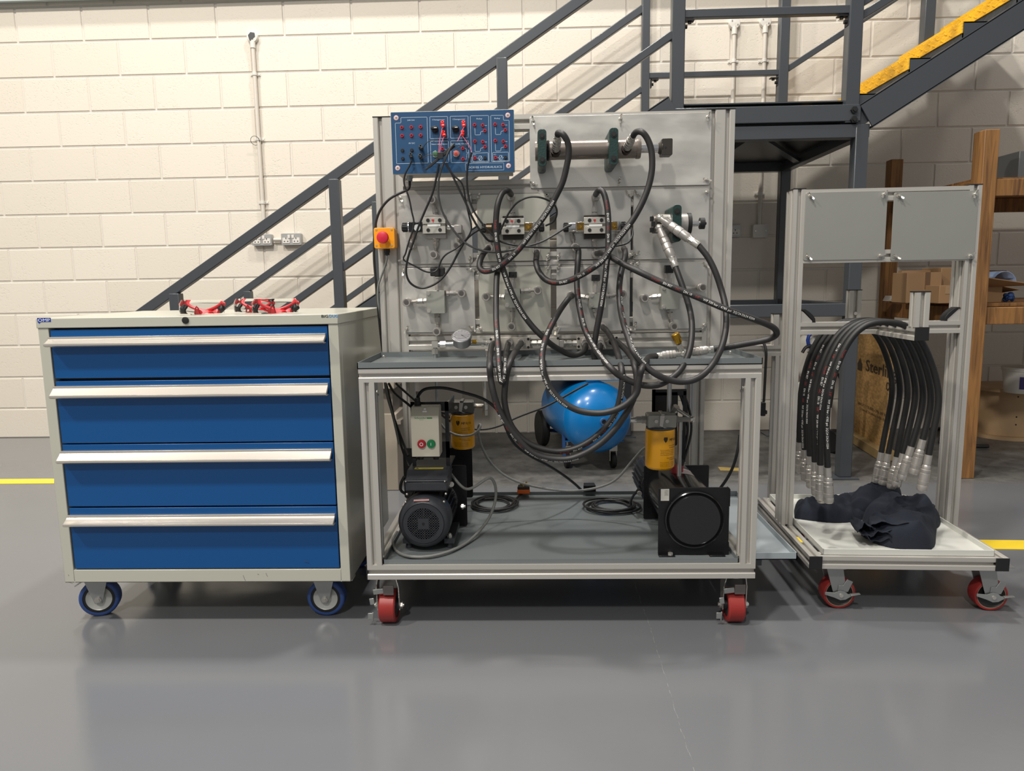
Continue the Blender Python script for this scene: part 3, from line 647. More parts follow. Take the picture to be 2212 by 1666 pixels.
# castors with wheels seen from the front
def caster_front(par, cx, cyy, ztop, r=.052, tw=.05, s=1):
    fk = obj('caster', MB().box(cx-.05, cx+.05, cyy-.045, cyy+.045, ztop-.005, ztop).cyl((cx, cyy, ztop-.016), (cx, cyy, ztop-.005), .030, n=24), FORK, par)
    obj('tyre', MB().lathe((cx-tw/2, cyy, r), XA, [(0, r*.72), (0, r*.93), (.004, r), (tw-.004, r), (tw, r*.93), (tw, r*.72), (0, r*.72)], 36, caps=False), REDPU, fk)
    obj('wheel_hub', MB().lathe((cx-tw/2, cyy, r), XA, [(.003, r*.71), (tw-.003, r*.71), (tw+.004, .016), (tw+.010, .014)], 24).cyl((cx-tw/2-.008, cyy, r), (cx, cyy, r), .016), mat('dark_hub', (52, 52, 54), .4, .3), fk)
    for s_ in (-1, 1):
        x1, x2 = cx+s_*(tw/2+.008), cx+s_*(tw/2+.001)
        f = MB().poly([(x2, cyy-.028, ztop-.006), (x2, cyy+.028, ztop-.006), (x1, cyy+.02, ztop-.045), (x1, cyy+.012, r-.012), (x1, cyy-.012, r-.012), (x1, cyy-.02, ztop-.045)], (s_*.003, 0, 0))
        obj('fork_plate', f, STEEL, fk)
    obj('axle_bolt', MB().cyl((cx-tw/2-.022, cyy, r), (cx+tw/2+.022, cyy, r), .0055).cyl((cx+tw/2+.011, cyy, r), (cx+tw/2+.018, cyy, r), .011, n=6).cyl((cx-tw/2-.018, cyy, r), (cx-tw/2-.011, cyy, r), .010, n=6), STEEL, fk)
    b = MB().beam((cx-.008, cyy-.040, ztop-.045), (cx+.024, cyy-.040, ztop-.045), .006, .030, up=ZA)
    obj('brake_shoe', b, mat('worn_steel', (112, 106, 104), .5, .5), fk, bev=.001)
    obj('brake_arm', MB().beam((cx-.040, cyy-.037, ztop-.052), (cx-.008, cyy-.037, ztop-.048), .006, .016, up=ZA), FORK, fk, bev=.001)
    g = MB().beam((cx-.052, cyy-.038, r+.028), (cx-.038, cyy-.038, r+.030), .004, .020, up=ZA).beam((cx-.060, cyy-.036, r-.020), (cx-.045, cyy-.036, r-.020), .004, .020, up=ZA).beam((cx-.046, cyy-.036, r-.036), (cx-.044, cyy-.036, r-.008), .004, .004)
    obj('brake_pedal', g, FORK, fk, bev=.001)
    return fk
for px in (835.5, 1591):
    p = A(px, 1300, 2.10)
    caster_front(bench, p.x, 2.135, zb0); caster_front(bench, p.x, 2.73, zb0)

# ================================================================ GENERIC HARDWARE
def wingnut(par, px, py, Y=2.394, rz=30, P=None):
    c = P or A(px, py, Y); d = V((math.cos(R_(rz)), 0, math.sin(R_(rz))))
    n = d.cross(FR)
    mb = MB().lathe(c, FR, [(0, .0062), (.0015, .0062), (.002, .0045), (.008, .0038), (.009, .003), (.014, .003)], 12)
    for s_ in (-1, 1):
        mb.poly([c+FR*.003+n*.0028, c+FR*.003-n*.0028, c+FR*.010+d*(s_*.013)-n*.0028, c+FR*.012+d*(s_*.0145)+n*.0004, c+FR*.010+d*(s_*.013)+n*.0028], FR*.003)
    return obj('wing_nut', mb, STEEL, par)
def rplate(par, pts, Y=2.394, th=.004, m_=None, name='mounting_plate', r=.008):
    # four pixel corners TL TR BR BL -> upright rectangle, rounded corners
    P = [A(*p, Y) for p in pts]; x0 = (P[0].x+P[3].x)/2; x1 = (P[1].x+P[2].x)/2; z1 = (P[0].z+P[1].z)/2; z0 = (P[2].z+P[3].z)/2
    o = obj(name, MB().rr(x0, x1, z0, z1, Y, Y+th, r), m_ or PLATE, par, bev=.0006); return x0, x1, z0, z1
def hexfit(mb, p, q, r, n1=True):   # hydraulic adaptor: nut, neck, nut, pipe from p to q
    p, q = V(p), V(q); d = q-p; L = d.length; a = d.normalized()
    mb.cyl(p, p+a*L*.18, r*.95, n=6).cyl(p+a*L*.16, p+a*L*.26, r*.6).cyl(p+a*L*.24, p+a*L*.52, r*1.0, n=6).cyl(p+a*L*.52, p+a*L*.66, r*.8).cyl(p+a*L*.66, q, r*.5)
    return mb
CAPRING = mat('coupler_ring', (118, 112, 107), .35, .8)
def coupler(par, px, py, Y=2.385, L=.055, r=.0135, name='quick_coupler', conn=None, hosed=False):
    # flat-face coupler pointing at the viewer
    c = A(px, py, Y-L); o = V((c.x, Y, c.z))
    prof_ = [(-.014, .004), (-.014, r*.72), (0, r*.9), (0, r*.86), (L*.28, r*.86), (L*.30, r), (L*.52, r), (L*.54, r*.93), (L*.62, r*.93), (L*.64, r), (L*.94, r), (L, r*.9), (L, r*.72), (L-.002, r*.7), (L-.002, 0)]
    cp_ = obj(name, MB().lathe(o, FR, prof_, 24), NICKEL, par)
    if not hosed:
        obj('coupler_face', MB().lathe(o, FR, [(L-.002, r*.55), (L+.0002, r*.55), (L+.0004, r*.30), (L+.0004, 0)], 20), CAPRING, cp_)
    if conn is not None:
        e = V((conn[0], o.y-.0, conn[2])) if not isinstance(conn, V) else conn
        b = V((o.x, o.y-.002, o.z)); mb = MB(); hexfit(mb, e, b+(e-b).normalized()*.008, .0095); obj('hex_adaptor', mb, NICKEL, par)
    return V((c.x, Y-L, c.z))
def module(name, label, cat, pts, nuts, rz, group=None, m_=None):
    P = A((pts[0][0]+pts[2][0])/2, (pts[0][1]+pts[2][1])/2, 2.396)
    z0 = A(pts[3][0], pts[3][1], 2.396).z
    t = thing(name, label, cat, (P.x, 2.396, z0), group)
    rplate(t, pts, m_=m_)
    for (px, py), a in zip(nuts, rz): wingnut(t, px, py, rz=a)
    return t
PLY = mat('reflection_tinted_plate', (206, 204, 190), .36, .62, var=.14, vscale=5, rvar=.1)  # yellow tinge of a reflection, put into the plate colour
# ---- cylinder module
H2 = mp(1120, 220, 4.424); C3 = mp(780, 380, 4.385); H4 = mp(1020, 400, 4.164); H5 = mp(1300, 400, 3.7025); CM = mp(1380, 420, 9.255)
cyl = module('cylinder_module', 'wide metal plate with a hydraulic cylinder in two dark green clamps, top right of bench', 'hydraulic cylinder',
             [(1143, 252), (1537, 242.6), (1535, 398.6), (1146, 407.6)], [(1151.5, 262), (1340, 257.5), (1529, 253), (1153, 398), (1338, 392), (1526, 389)], [100, 80, 75, -25, 80, -15])
Yc = 2.30
a, b_ = A(1156, 324, Yc), A(1383, 323, Yc); zc = (a.z+b_.z)/2; rb = .0305
BARREL = mat('raw_steel_tube', (136, 126, 118), .28, .7, var=.25, vscale=4, stretch=(.4, 3, 3), rvar=.1)
obj('cylinder_barrel', MB().lathe((a.x, Yc, zc), XA, [(0, rb*.92), (0, rb), (.016, rb), (.017, rb*.93), (b_.x-a.x-.014, rb*.93), (b_.x-a.x-.013, rb), (b_.x-a.x-.004, rb), (b_.x-a.x, rb*.95), (b_.x-a.x, rb*.4)], 40), BARREL, cyl)
obj('weld_bead', MB().lathe((a.x+.032, Yc, zc), XA, [(0, rb*.93), (.001, rb*1.0), (.004, rb*.95), (.008, rb*1.01), (.012, rb*.93)], 40), mat('weld', (60, 56, 54), .5, .7, bump=.6, bscale=150), cyl)
c_ = A(1421, 322, Yc); d_ = A(1450, 321, Yc)
obj('piston_rod', MB().cyl((b_.x, Yc, zc), (c_.x+.01, Yc, zc), .0135, n=28), CHROME, cyl)
obj('rod_clevis', MB().lathe((c_.x, Yc, zc), XA, [(0, .014), (.010, .024), (.012, .024)], 24).rr(c_.x+.008, d_.x, zc-.0245, zc+.0245, Yc-.022, Yc+.022, .004), mat('dark_steel', (72, 68, 64), .4, .7), cyl, bev=.001)
p = A(1438, 319, Yc-.022); obj('clevis_hole', MB().cyl((p.x, Yc-.0215, p.z), (p.x, Yc-.0225, p.z), .0035), BLACK, cyl)
def clamp(par, px0, px1, pyt, pyb, Yf, Yb=2.394):
    p, q = A(px0, pyt, Yf), A(px1, pyb, Yf)
    o = obj('clamp', MB().rr(p.x, q.x, q.z, p.z, Yf, (Yf+Yb)/2-.001, .010).rr(p.x, q.x, q.z, p.z, (Yf+Yb)/2+.001, Yb, .010), GREENC, par, bev=.001)
    xc = (p.x+q.x)/2
    for z in (p.z-.020, q.z+.018): obj('socket_bolt', MB().lathe((xc, Yf, z), FR, [(0, .009), (.002, .009), (.002, .0065)], 20).lathe((xc, Yf-.001, z), FR, [(0, .0065), (.003, .006), (.003, .003)], 6), BLACK, o)
    return xc, (p.z+q.z)/2
clamp(cyl, 1161, 1181, 279, 359, 2.245); clamp(cyl, 1316, 1335.5, 276, 356, 2.245)
def hose_fitting(par, p0, p1, r=.0125, name='hose_coupling', ferr=None):
    # ribbed coupling body from p0 (port) to p1 (hose end)
    p0, p1 = V(p0), V(p1); d = p1-p0; L = d.length; a = d.normalized()
    pr = [(0, .006), (0, r*.7), (L*.12, r*.7), (L*.13, r*.95), (L*.26, r*.95), (L*.27, r*.88), (L*.30, r*1.0), (L*.40, r*1.0), (L*.41, r*.92), (L*.44, r*1.04), (L*.55, r*1.04), (L*.56, r*.95), (L*.60, r*.98), (L*.72, r*.98), (L*.74, r*.85), (L*.78, r*.85)]
    o = obj(name, MB().lathe(p0, a, pr, 24), NICKEL, par)
    obj('coupling_nut', MB().cyl(p0+a*L*.75, p0+a*L*.86, r*.88, n=6), STEEL, o)
    obj('ferrule', MB().lathe(p0, a, [(L*.84, r*.70), (L*.86, r*.78), (L*.99, r*.78), (L, r*.72)], 20), STEEL, o)
    return o
# the two cylinder ports
for (x0, y0), (x1, y1) in ((H2(355, 470), H2(375, 318)), (H2(1030, 450), H2(1095, 325))):
    p = A(x0, y0, 2.275); q = A(x1, y1, 2.20)
    hose_fitting(cyl, p, q, .013)
    obj('port_boss', MB().cyl(p+(p-q).normalized()*.012, p+(q-p).normalized()*.004, .0155), mat('burnt_steel', (58, 50, 46), .5, .6), cyl)
# ---- solenoid valve modules
def valve(t, cx, cz, Y=2.392, w2=.0375, h2=.036, dark=False):
    # cx,cz centre in pixels
    c = A(cx, cz, Y-.06)
    x, z = c.x, c.z
    obj('subplate', MB().box(x-w2+.004, x+w2-.004, Y-.03, Y, z-h2, z+h2+.002), mat('dark_manifold', (70, 66, 62), .45, .6) if dark else NICKEL, t, bev=.001)
    vb = obj('valve_body', MB().box(x-w2+.002, x+w2-.002, Y-.056, Y-.03, z-h2*.62, z+h2*.70), mat('valve_casting', (60, 58, 56), .5, .6), t, bev=.001)
    cv = MB()
    for z0, z1 in ((z+h2*.22, z+h2*.78), (z-h2*.62, z-h2*.02)): cv.box(x-w2+.001, x+w2-.001, Y-.060, Y-.052, z0, z1)
    for k in range(3): cv.box(x-w2+.001, x+w2-.001, Y-.058, Y-.054, z+h2*(.0+.07*k), z+h2*(.035+.07*k))
    obj('valve_cover', cv, mat('bright_cover', (196, 192, 182), .35, .5), vb, bev=.0006)
    bo = MB()
    for sx in (-1, 1):
        for sz in (h2*.52, -h2*.32): bo.cyl((x+sx*w2*.50, Y-.0605, z+sz), (x+sx*w2*.50, Y-.0615, z+sz), .0058)
    obj('bolt_recess', bo, BLACK, vb)
    pl = obj('name_plate', MB().box(x-w2*.55, x+w2*.55, Y-.0612, Y-.0605, z-h2*.02, z+h2*.18), WHITE, vb)
    tm = MB(); text(tm, 'DIRECTIONAL VALVE', (x-w2*.5, Y-.0616, z+h2*.03), XA, ZA, .0030, fitw=w2*1.0); 
    lg = MB().box(x-.007, x+.001, Y-.0612, Y-.0605, z+h2*.50, z+h2*.60).box(x-.004, x-.001, Y-.0612, Y-.0605, z+h2*.36, z+h2*.52)
    obj('maker_mark', lg, RED, vb)
    return x, z
def solenoid(t, pts, kind):   # pts: px range for housing at axis; kind builds left or right
    pass
def solen(t, xa, xb, z, Y, mat_h, r=.0155, knob=None, circuit=None):
    s_ = 1 if xb > xa else -1; L = abs(xb-xa)
    h = obj('solenoid', MB().box(min(xa, xb), max(xa, xb), Y-.052, Y-.016, z-r, z+r), mat_h, t, bev=.002)
    if circuit:
        c0, c1 = circuit; b = obj('circuit_window', MB().box(c0, c1, Y-.0545, Y-.052, z-r*.78, z+r*.85), mat('amber_circuit', (122, 96, 48), .3, .5, var=.5, vscale=350), h)
        g = MB().lathe(((c0+c1)/2, Y-.0545, z), FR, [(0, .004), (.002, .004), (.002, .002)], 12)
        random.seed(int(abs(c0)*1e4))
        for k in range(10): xx = random.uniform(c0+.002, c1-.004); zz = random.uniform(z-r*.7, z+r*.7); g.box(xx, xx+.0025, Y-.0565, Y-.0545, zz, zz+.0018)
        obj('component', g, BRASS, h)
    if knob:
        k0, k1 = knob; a = V((k0, Y-.034, z)); mb = MB()
        mb.lathe(a, V((1 if k1 > k0 else -1, 0, 0)), [(0, .013), (abs(k1-k0)*.7, .0135), (abs(k1-k0), .012), (abs(k1-k0), .004)], 20)
        for i in range(12):
            an = i/12*2*math.pi; mb.box(min(k0, k1)+.002, max(k0, k1)-.003, a.y+.0135*math.cos(an)-.0012, a.y+.0135*math.cos(an)+.0012, z+.0135*math.sin(an)-.0012, z+.0135*math.sin(an)+.0012)
        obj('adjuster_knob', mb, BLACK, t)
Yb = 2.392
X = lambda px, py=490, Y=2.345: A(px, py, Y).x
# module 1
m1 = module('valve_module', 'directional valve module with one black adjusting knob, below the blue control panel', 'valve',
            [(860, 421), (1018, 419), (1021.7, 569), (865.5, 570.4)], [C3(372, 215), C3(1020, 205), C3(395, 795), C3(1030, 785)], [-50, 70, 15, 75], 'valve modules on the bench panel')
x, z = valve(m1, 937.5, 489)
solen(m1, X(918), X(883), z, Yb, mat('gloss_black', (22, 22, 24), .25), knob=(X(880), X(867)))
obj('solenoid_end', MB().cyl((X(893), Yb-.034, z), (X(881), Yb-.034, z), .0165, n=28), CHROME, m1)
p = A(901, 492, Yb-.053); obj('connector_face', MB().lathe((p.x, Yb-.052, p.z), FR, [(0, .0105), (.001, .0105)], 24), mat('pale_disc', (190, 190, 190), .5), m1)
mb = MB(); hexfit(mb, (X(959), Yb-.03, z), (X(984), Yb-.03, z), .011); obj('hex_adaptor', mb, STEEL, m1)
p, q = A(981, 486, Yb-.045), A(998, 504, Yb-.045)
obj('elbow_block', MB().box(p.x, q.x, Yb-.05, Yb-.012, q.z, p.z).cyl((q.x-.008, Yb-.03, q.z), (q.x-.008, Yb-.03, q.z-.02), .011, n=6), NICKEL, m1, bev=.002)
coupler(m1, 932, 431, conn=V((x, Yb-.012, z+.036))); coupler(m1, 936, 550.5, conn=V((x, Yb-.012, z-.036)))
coupler(m1, 886, 530, conn=V((X(889), Yb-.012, z-.012))); coupler(m1, 985.5, 531, conn=V((q.x-.008, Yb-.025, q.z)))
# module 2
m2 = module('valve_module', 'directional valve module with amber circuit window, second from the left in the valve row', 'valve',
            [(1029.7, 421), (1187, 418), (1188, 562), (1033, 566)], [C3(1110, 205), H4(672, 90), H4(57, 650), H4(680, 645)], [65, -45, 60, 70], 'valve modules on the bench panel', m_=PLY)
x2, z2 = valve(m2, 1108, 491, dark=True)
solen(m2, X(1086), X(1062), z2, Yb, mat('gloss_black', (22, 22, 24), .25), knob=(X(1050), X(1040)))
obj('solenoid_end', MB().cyl((X(1064), Yb-.034, z2), (X(1050), Yb-.034, z2), .0165, n=28), mat('bronze_tube', (96, 82, 66), .3, .9), m2)
solen(m2, X(1130), X(1164), z2, Yb, CHROME, circuit=(X(1132), X(1151)), knob=(X(1164), X(1176)))
coupler(m2, 1103, 424, hosed=True, L=.04, conn=V((x2, Yb-.012, z2+.036))); coupler(m2, 1099, 552, hosed=True, L=.04, conn=V((x2, Yb-.012, z2-.036)))
cB1 = coupler(m2, 1056, 536, hosed=True, conn=V((X(1058), Yb-.012, z2-.012))); cB2 = coupler(m2, 1159, 541, hosed=True, conn=V((X(1163), Yb-.012, z2-.012)))
# module 3
m3 = module('valve_module', 'directional valve module with solenoids on both sides, third from the left in the valve row', 'valve',
            [(1202.5, 413), (1363.4, 411), (1362, 558.5), (1202, 562)], [H2(268, 890), H2(1048, 880), H4(777, 645), H5(232, 560)], [-50, -45, 75, 40], 'valve modules on the bench panel')
x3, z3 = valve(m3, 1286.5, 489, dark=True)
solen(m3, X(1264), X(1243), z3, Yb, CHROME, circuit=(X(1245), X(1262))); 
obj('solenoid_end', MB().cyl((X(1243), Yb-.034, z3), (X(1229), Yb-.034, z3), .0165, n=28), CHROME, m3)
solen(m3, X(1229), X(1228), z3, Yb, CHROME, knob=(X(1229), X(1217)))
solen(m3, X(1310), X(1341), z3, Yb, CHROME, circuit=(X(1320), X(1333)), knob=(X(1342), X(1354)))
coupler(m3, 1288, 424, hosed=True, L=.04, conn=V((x3, Yb-.012, z3+.036))); coupler(m3, 1288, 549, hosed=True, L=.04, conn=V((x3, Yb-.012, z3-.036)))
coupler(m3, 1243, 534, hosed=True, conn=V((X(1236), Yb-.012, z3-.012))); coupler(m3, 1347, 536, hosed=True, conn=V((X(1336), Yb-.012, z3-.012)))
# module 4 hydraulic motor
m4 = module('hydraulic_motor_module', 'plate with a small hydraulic motor in a green clamp and two thick hose couplings', 'hydraulic motor',
            [(1369, 410), (1531, 406.5), (1531, 558), (1367.5, 561)], [H2(1130, 880), H2(1800, 865), H5(275, 555)], [-50, 25, 50])
clamp(m4, 1453.5, 1471.5, 442.5, 522, 2.255)
p = A(1455, 484, 2.31); zm4 = p.z
xs = lambda px: A(px, 484, 2.31).x
obj('motor_body', MB().lathe((xs(1425), 2.31, zm4), XA, [(0, .020), (0, .030), (.03, .030), (xs(1472)-xs(1425), .031), (xs(1483)-xs(1425), .031)], 32), NICKEL, m4)
obj('motor_flange', MB().lathe((xs(1483), 2.31, zm4), XA, [(0, .030), (.001, .033), (.012, .033), (.013, .020)], 32), BLACK, m4)
obj('shaft', MB().cyl((xs(1493), 2.31, zm4), (xs(1512), 2.31, zm4), .0085), CHROME, m4)
obj('shaft_collar', MB().lathe((xs(1511), 2.31, zm4), XA, [(0, .010), (0, .0175), (.015, .0175), (.015, .006), (.021, .004)], 28), BLACK, m4)
pp = A(1420, 483, 2.31)
mb = MB().lathe((pp.x-.016, 2.31, zm4), XA, [(0, .022), (0, .028), (.030, .028)], 12)
obj('motor_cover', mb, mat('dark_casting', (104, 98, 92), .4, .6), m4, bev=.001)
obj('end_bolts', MB().box(pp.x-.026, pp.x-.015, 2.285, 2.295, zm4+.008, zm4+.022).box(pp.x-.022, pp.x-.012, 2.278, 2.288, zm4-.008, zm4+.006).box(pp.x-.026, pp.x-.015, 2.285, 2.295, zm4-.026, zm4-.012), BLACK, m4)
f1 = (CM(420, 470), CM(1200, 1030)); f2 = (CM(410, 670), CM(735, 1460))
for (a, b_) , ys_ in ((f1, (2.265, 2.20)), (f2, (2.265, 2.21))):
    P0, P1 = A(*a, ys_[0]), A(*b_, ys_[1]); hose_fitting(m4, P0, P1, .0145)
    obj('swivel_elbow', MB().cyl(P0+YA*.03, P0-YA*.004, .0125, n=6).sph(P0, .012), STEEL, m4)
# ---- lower row: manifold blocks
def lower(label, pts, nuts, rz, blk, couplers, knob, m_=None):
    t = module('flow_control_module', label, 'valve', pts, nuts, rz, 'flow control modules on the lower panel row', m_=m_)
    (bx0, by0, bx1, by1) = blk; p, q = A(bx0, by0, 2.36), A(bx1, by1, 2.36)
    bk = obj('manifold_block', MB().box(p.x, q.x, 2.352, 2.392, q.z, p.z), mat('milled_aluminium', (176, 176, 166), .38, .6, var=.05, vscale=6, stretch=(8, 1, 1)), t, bev=.001)
    bo = MB()
    for z in (p.z-.009, q.z+.009): bo.lathe((p.x+.008, 2.352, z), FR, [(0, .0072), (.001, .0072), (.001, .0052), (.006, .0052), (.006, .003)], 12)
    obj('block_bolt', bo, STEEL, bk)
    c = V(((p.x+q.x)/2, 2.372, 0))
    kx, kyt, kyb = knob[:3]; xk = A(kx, kyb, 2.34).x
    zk0, zk1 = p.z, A(kx, kyb, 2.345).z
    obj('spindle', MB().cyl((xk, 2.36, zk0), (xk, 2.36, zk0+(zk1-zk0)*.6), .011, n=6).cyl((xk, 2.36, zk0+(zk1-zk0)*.6), (xk, 2.36, zk1), .006).cyl((xk, 2.36, zk1-.004), (xk, 2.36, zk1), .009, n=20), NICKEL, t)
    z1 = A(kx, kyt, 2.345).z
    if knob[3] == 'wing': obj('wing_knob', MB().box(xk-.024, xk+.024, 2.354, 2.366, zk1+.002, z1).cyl((xk, 2.36, zk1), (xk, 2.36, z1-.002), .011, n=16), BLACK, t, bev=.003)
    else: obj('square_knob', MB().box(xk-.013, xk+.013, 2.348, 2.372, zk1, z1).cyl((xk, 2.347, (zk1+z1)/2), (xk, 2.346, (zk1+z1)/2), .003), BLACK, t, bev=.002)
    for cx, cyy, ex, ey, hs in couplers:
        e = A(ex, ey, 2.366); coupler(t, cx, cyy, hosed=hs, L=.045 if not hs else .04, conn=V((e.x, 2.372, e.z)))
    return t
lower('flow control block with a black wing knob, lower left plate above the pressure gauge', [(869, 579), (1024, 578.4), (1027.4, 716.4), (874.6, 718.6)], [C3(403, 905), C3(1040, 895), C3(432, 1455), C3(1055, 1445)], [85, -15, 60, -40],
      (921, 628, 962, 677), [(877.5, 653.5, 922, 650, 0), (996.5, 634, 963, 634, 0), (943, 717, 943, 677, 0)], (944, 578, 598, 'wing'))
lower('flow control block with square black knob, second plate from left in the bottom row', [(1033, 579), (1190.5, 577.7), (1189.3, 715.8), (1036.6, 716.4)], [H4(68, 700+60), H4(680, 750), C3(1135, 1448), H4(680, 1300)], [60, 60, -30, 40],
      (1090, 624, 1124, 665), [(1049.5, 641.5, 1090, 642, 0), (1161.5, 627.5, 1124, 629, 0), (1105, 706, 1107, 665, 0)], (1107.5, 587.5, 600, 'sq'), m_=PLY)
lower('flow control block with square black knob, third plate from left in the bottom row', [(1201.8, 577.7), (1363.4, 575), (1357.4, 714.6), (1202.5, 715.8)], [H4(777, 745), H5(232, 640), H4(777, 1282), H5(205, 1135)], [75, 60, 20, -40],
      (1272, 633, 1309, 665), [(1234, 638, 1272, 644, 1), (1345, 636, 1309, 640, 0), (1302, 707, 1284, 666, 1)], (1288, 593.5, 607, 'sq'))
lower('flow control block half behind two hoses, right-hand plate of the bottom row', [(1367, 568.8), (1529.6, 564.8), (1524, 709), (1367.5, 712)], [H5(285, 632), H5(828, 640), H5(265, 1125), H5(815, 1120)], [60, -40, 80, 55],
      (1428, 617, 1466, 668), [(1393.5, 644.5, 1428, 640, 0), (1519, 621.5, 1466, 625, 0), (1457, 705.5, 1447, 668, 0)], (1447, 573, 590, 'sq'))
# ---- supply manifold on the bottom rail
mf = thing('supply_manifold', 'row of manifold blocks and hex fittings with hose ports along the bottom rail', 'manifold', A(1190, 757, 2.39))
PB = mat('manifold_aluminium', (190, 184, 174), .4, .35)
CR2 = mp(1040, 700, 7.373)
MYf = 2.365
def mblock(px0, px1, py0, py1, holes=()):
    p, q = A(px0, py0, MYf), A(px1, py1, MYf); b = obj('manifold_block', MB().box(p.x, q.x, MYf, UY-.002, q.z, p.z), PB, mf, bev=.001)
    h = MB()
    for hx, hy in holes: c = A(hx, hy, MYf); h.cyl((c.x, MYf-.0003, c.z), (c.x, MYf-.001, c.z), .0042)
    if holes: obj('bolt_hole', h, BLACK, b)
mblock(1060, 1145, 729, 754, [CR2(745, 240), CR2(745, 372), CR2(150, 245)]); mblock(1246, 1334, 728, 753, [CR2(1548, 235), CR2(1548, 362), CR2(2150, 220)])
mblock(1187, 1208, 728, 752, [CR2(1218, 228)])
mb = MB()
for a, b_ in ((1145, 1187), (1208, 1246)):
    p, q = A(a, 741, 2.385), A(b_, 741, 2.385); z = p.z; L = q.x-p.x
    mb = MB()
    for t0, t1, r, n in ((0, .12, .006, 12), (.1, .34, .0095, 6), (.34, .44, .006, 12), (.42, .68, .0105, 6), (.68, .8, .007, 12), (.78, 1, .0095, 6)): mb.cyl((p.x+L*t0, 2.378, z), (p.x+L*t1, 2.378, z), r, n=n)
    obj('hex_fitting', mb, STEEL, mf)
p, q = A(1208, 735, 2.37), A(1218, 750, 2.37); obj('hex_plug', MB().box(p.x, q.x, 2.365, 2.39, q.z, p.z), NICKEL, mf, bev=.001)
p = A(1197, 727, 2.375); z_ = A(1197, 716, 2.375).z
lv = obj('lever', MB().cyl((p.x, 2.378, p.z-.004), (p.x, 2.378, z_), .008, n=6).beam((p.x+.006, 2.37, p.z+.004), (A(1210, 706, 2.37).x, 2.37, A(1210, 706, 2.37).z), .004, .008, up=FR).beam((A(1208, 706, 2.37).x, 2.37, A(1208, 706, 2.37).z), (A(1256, 704, 2.37).x, 2.37, A(1256, 704, 2.37).z), .004, .007), STEEL, mf)
PORTS = {}
for k, (px, py) in dict(a=(1073, 741), b=(1100, 740), c=(1126, 740), d=(1264, 741), e=(1297, 741), f=(1318, 741)).items():
    PORTS[k] = coupler(mf, px, py, Y=MYf, L=.04, r=.0125, hosed=True)
# rigid pipe run left of the manifold
GP = mat('zinc_pipe', (176, 178, 178), .28, .75)
pr = thing('rigid_pipe', 'short bent zinc pipe with hex nuts behind the pressure gauge', 'pipe', A(940, 770, 2.35))
e0, e1, e2 = A(940, 762, 2.35), A(940, 744, 2.35), A(1056, 742, 2.35)
obj('pipe', MB().cyl((e0.x, 2.35, zt1+.002), (e1.x, 2.35, e1.z), .0065).cyl((e1.x, 2.35, e1.z), (e2.x, 2.35, e1.z+.002), .0075), GP, pr)
mb = MB().box(e1.x-.010, e1.x+.010, 2.34, 2.36, e1.z-.010, e1.z+.010).cyl((e0.x, 2.35, e0.z-.004), (e0.x, 2.35, e0.z+.014), .0115, n=6)
obj('nut', mb, STEEL, pr)
for a in (951, 957, 1040, 1050): xx = A(a, 742, 2.35).x; obj('nut', MB().cyl((xx, 2.35, e1.z), (xx+.009, 2.35, e1.z), .012, n=6), STEEL, pr)
gg = thing('pressure_gauge', 'round steel pressure gauge tilted face up beside the hose ports', 'gauge', A(998, 748, 2.31))
c = A(998, 735, 2.31); ax = V((0, -.55, .83)).normalized()
obj('gauge_case', MB().lathe(c-ax*.016, ax, [(0, 0), (0, .026), (.004, .0295), (.026, .0295), (.027, .0325), (.034, .0325), (.035, .029), (.028, .0285)], 40, caps=False), mat('gauge_case', (150, 150, 150), .3, .8), gg)
u_ = XA; v_ = ax.cross(XA).normalized() if ax.cross(XA).z > 0 else -ax.cross(XA).normalized()
fcx = c+ax*.0192
obj('dial', MB().lathe(fcx-ax*.001, ax, [(0, .0285), (.0006, .0285)], 32), mat('dial_white', (196, 194, 198), .4), gg)
nd = MB().poly([fcx+u_*.002+ax*.001, fcx-u_*.002+ax*.001, fcx+u_*.014-v_*.012+ax*.001], ax*.0005)
for k in range(11):
    an = R_(225-27*k); d = u_*math.cos(an)+v_*math.sin(an); nd.beam(fcx+d*.020+ax*.0006, fcx+d*.025+ax*.0006, .0008, .0004)
obj('needle', nd, BLACK, gg)
obj('glass', MB().lathe(fcx+ax*.010, ax, [(0, .0295), (.001, .0295)], 32), mat('gauge_glass', (250, 250, 250), .02, trans=1), gg)
a, b_ = A(1020, 738, 2.33), A(1062, 741, 2.35)
obj('brass_stem', MB().cyl(a, a+(b_-a)*.25, .007), BRASS, gg)
mb = MB().cyl(a+(b_-a)*.2, a+(b_-a)*.55, .0095, n=6).cyl(a+(b_-a)*.5, b_, .007).cyl(a+(b_-a)*.7, a+(b_-a)*.9, .010, n=6); obj('adaptor', mb, STEEL, gg)
# small tap under the left port
tp = A(1054, 766, 2.36); obj('bleed_tap', MB().cyl((tp.x, 2.36, zt1+.003), (tp.x, 2.36, tp.z), .010).cyl((tp.x, 2.36, tp.z), (tp.x, 2.36, tp.z+.012), .0085, n=6).cyl((tp.x-.008, 2.36, tp.z+.014), (tp.x+.008, 2.36, tp.z+.014), .0045), NICKEL, label='small metal bleed tap standing in the upper tray under the left hose port', cat='valve')

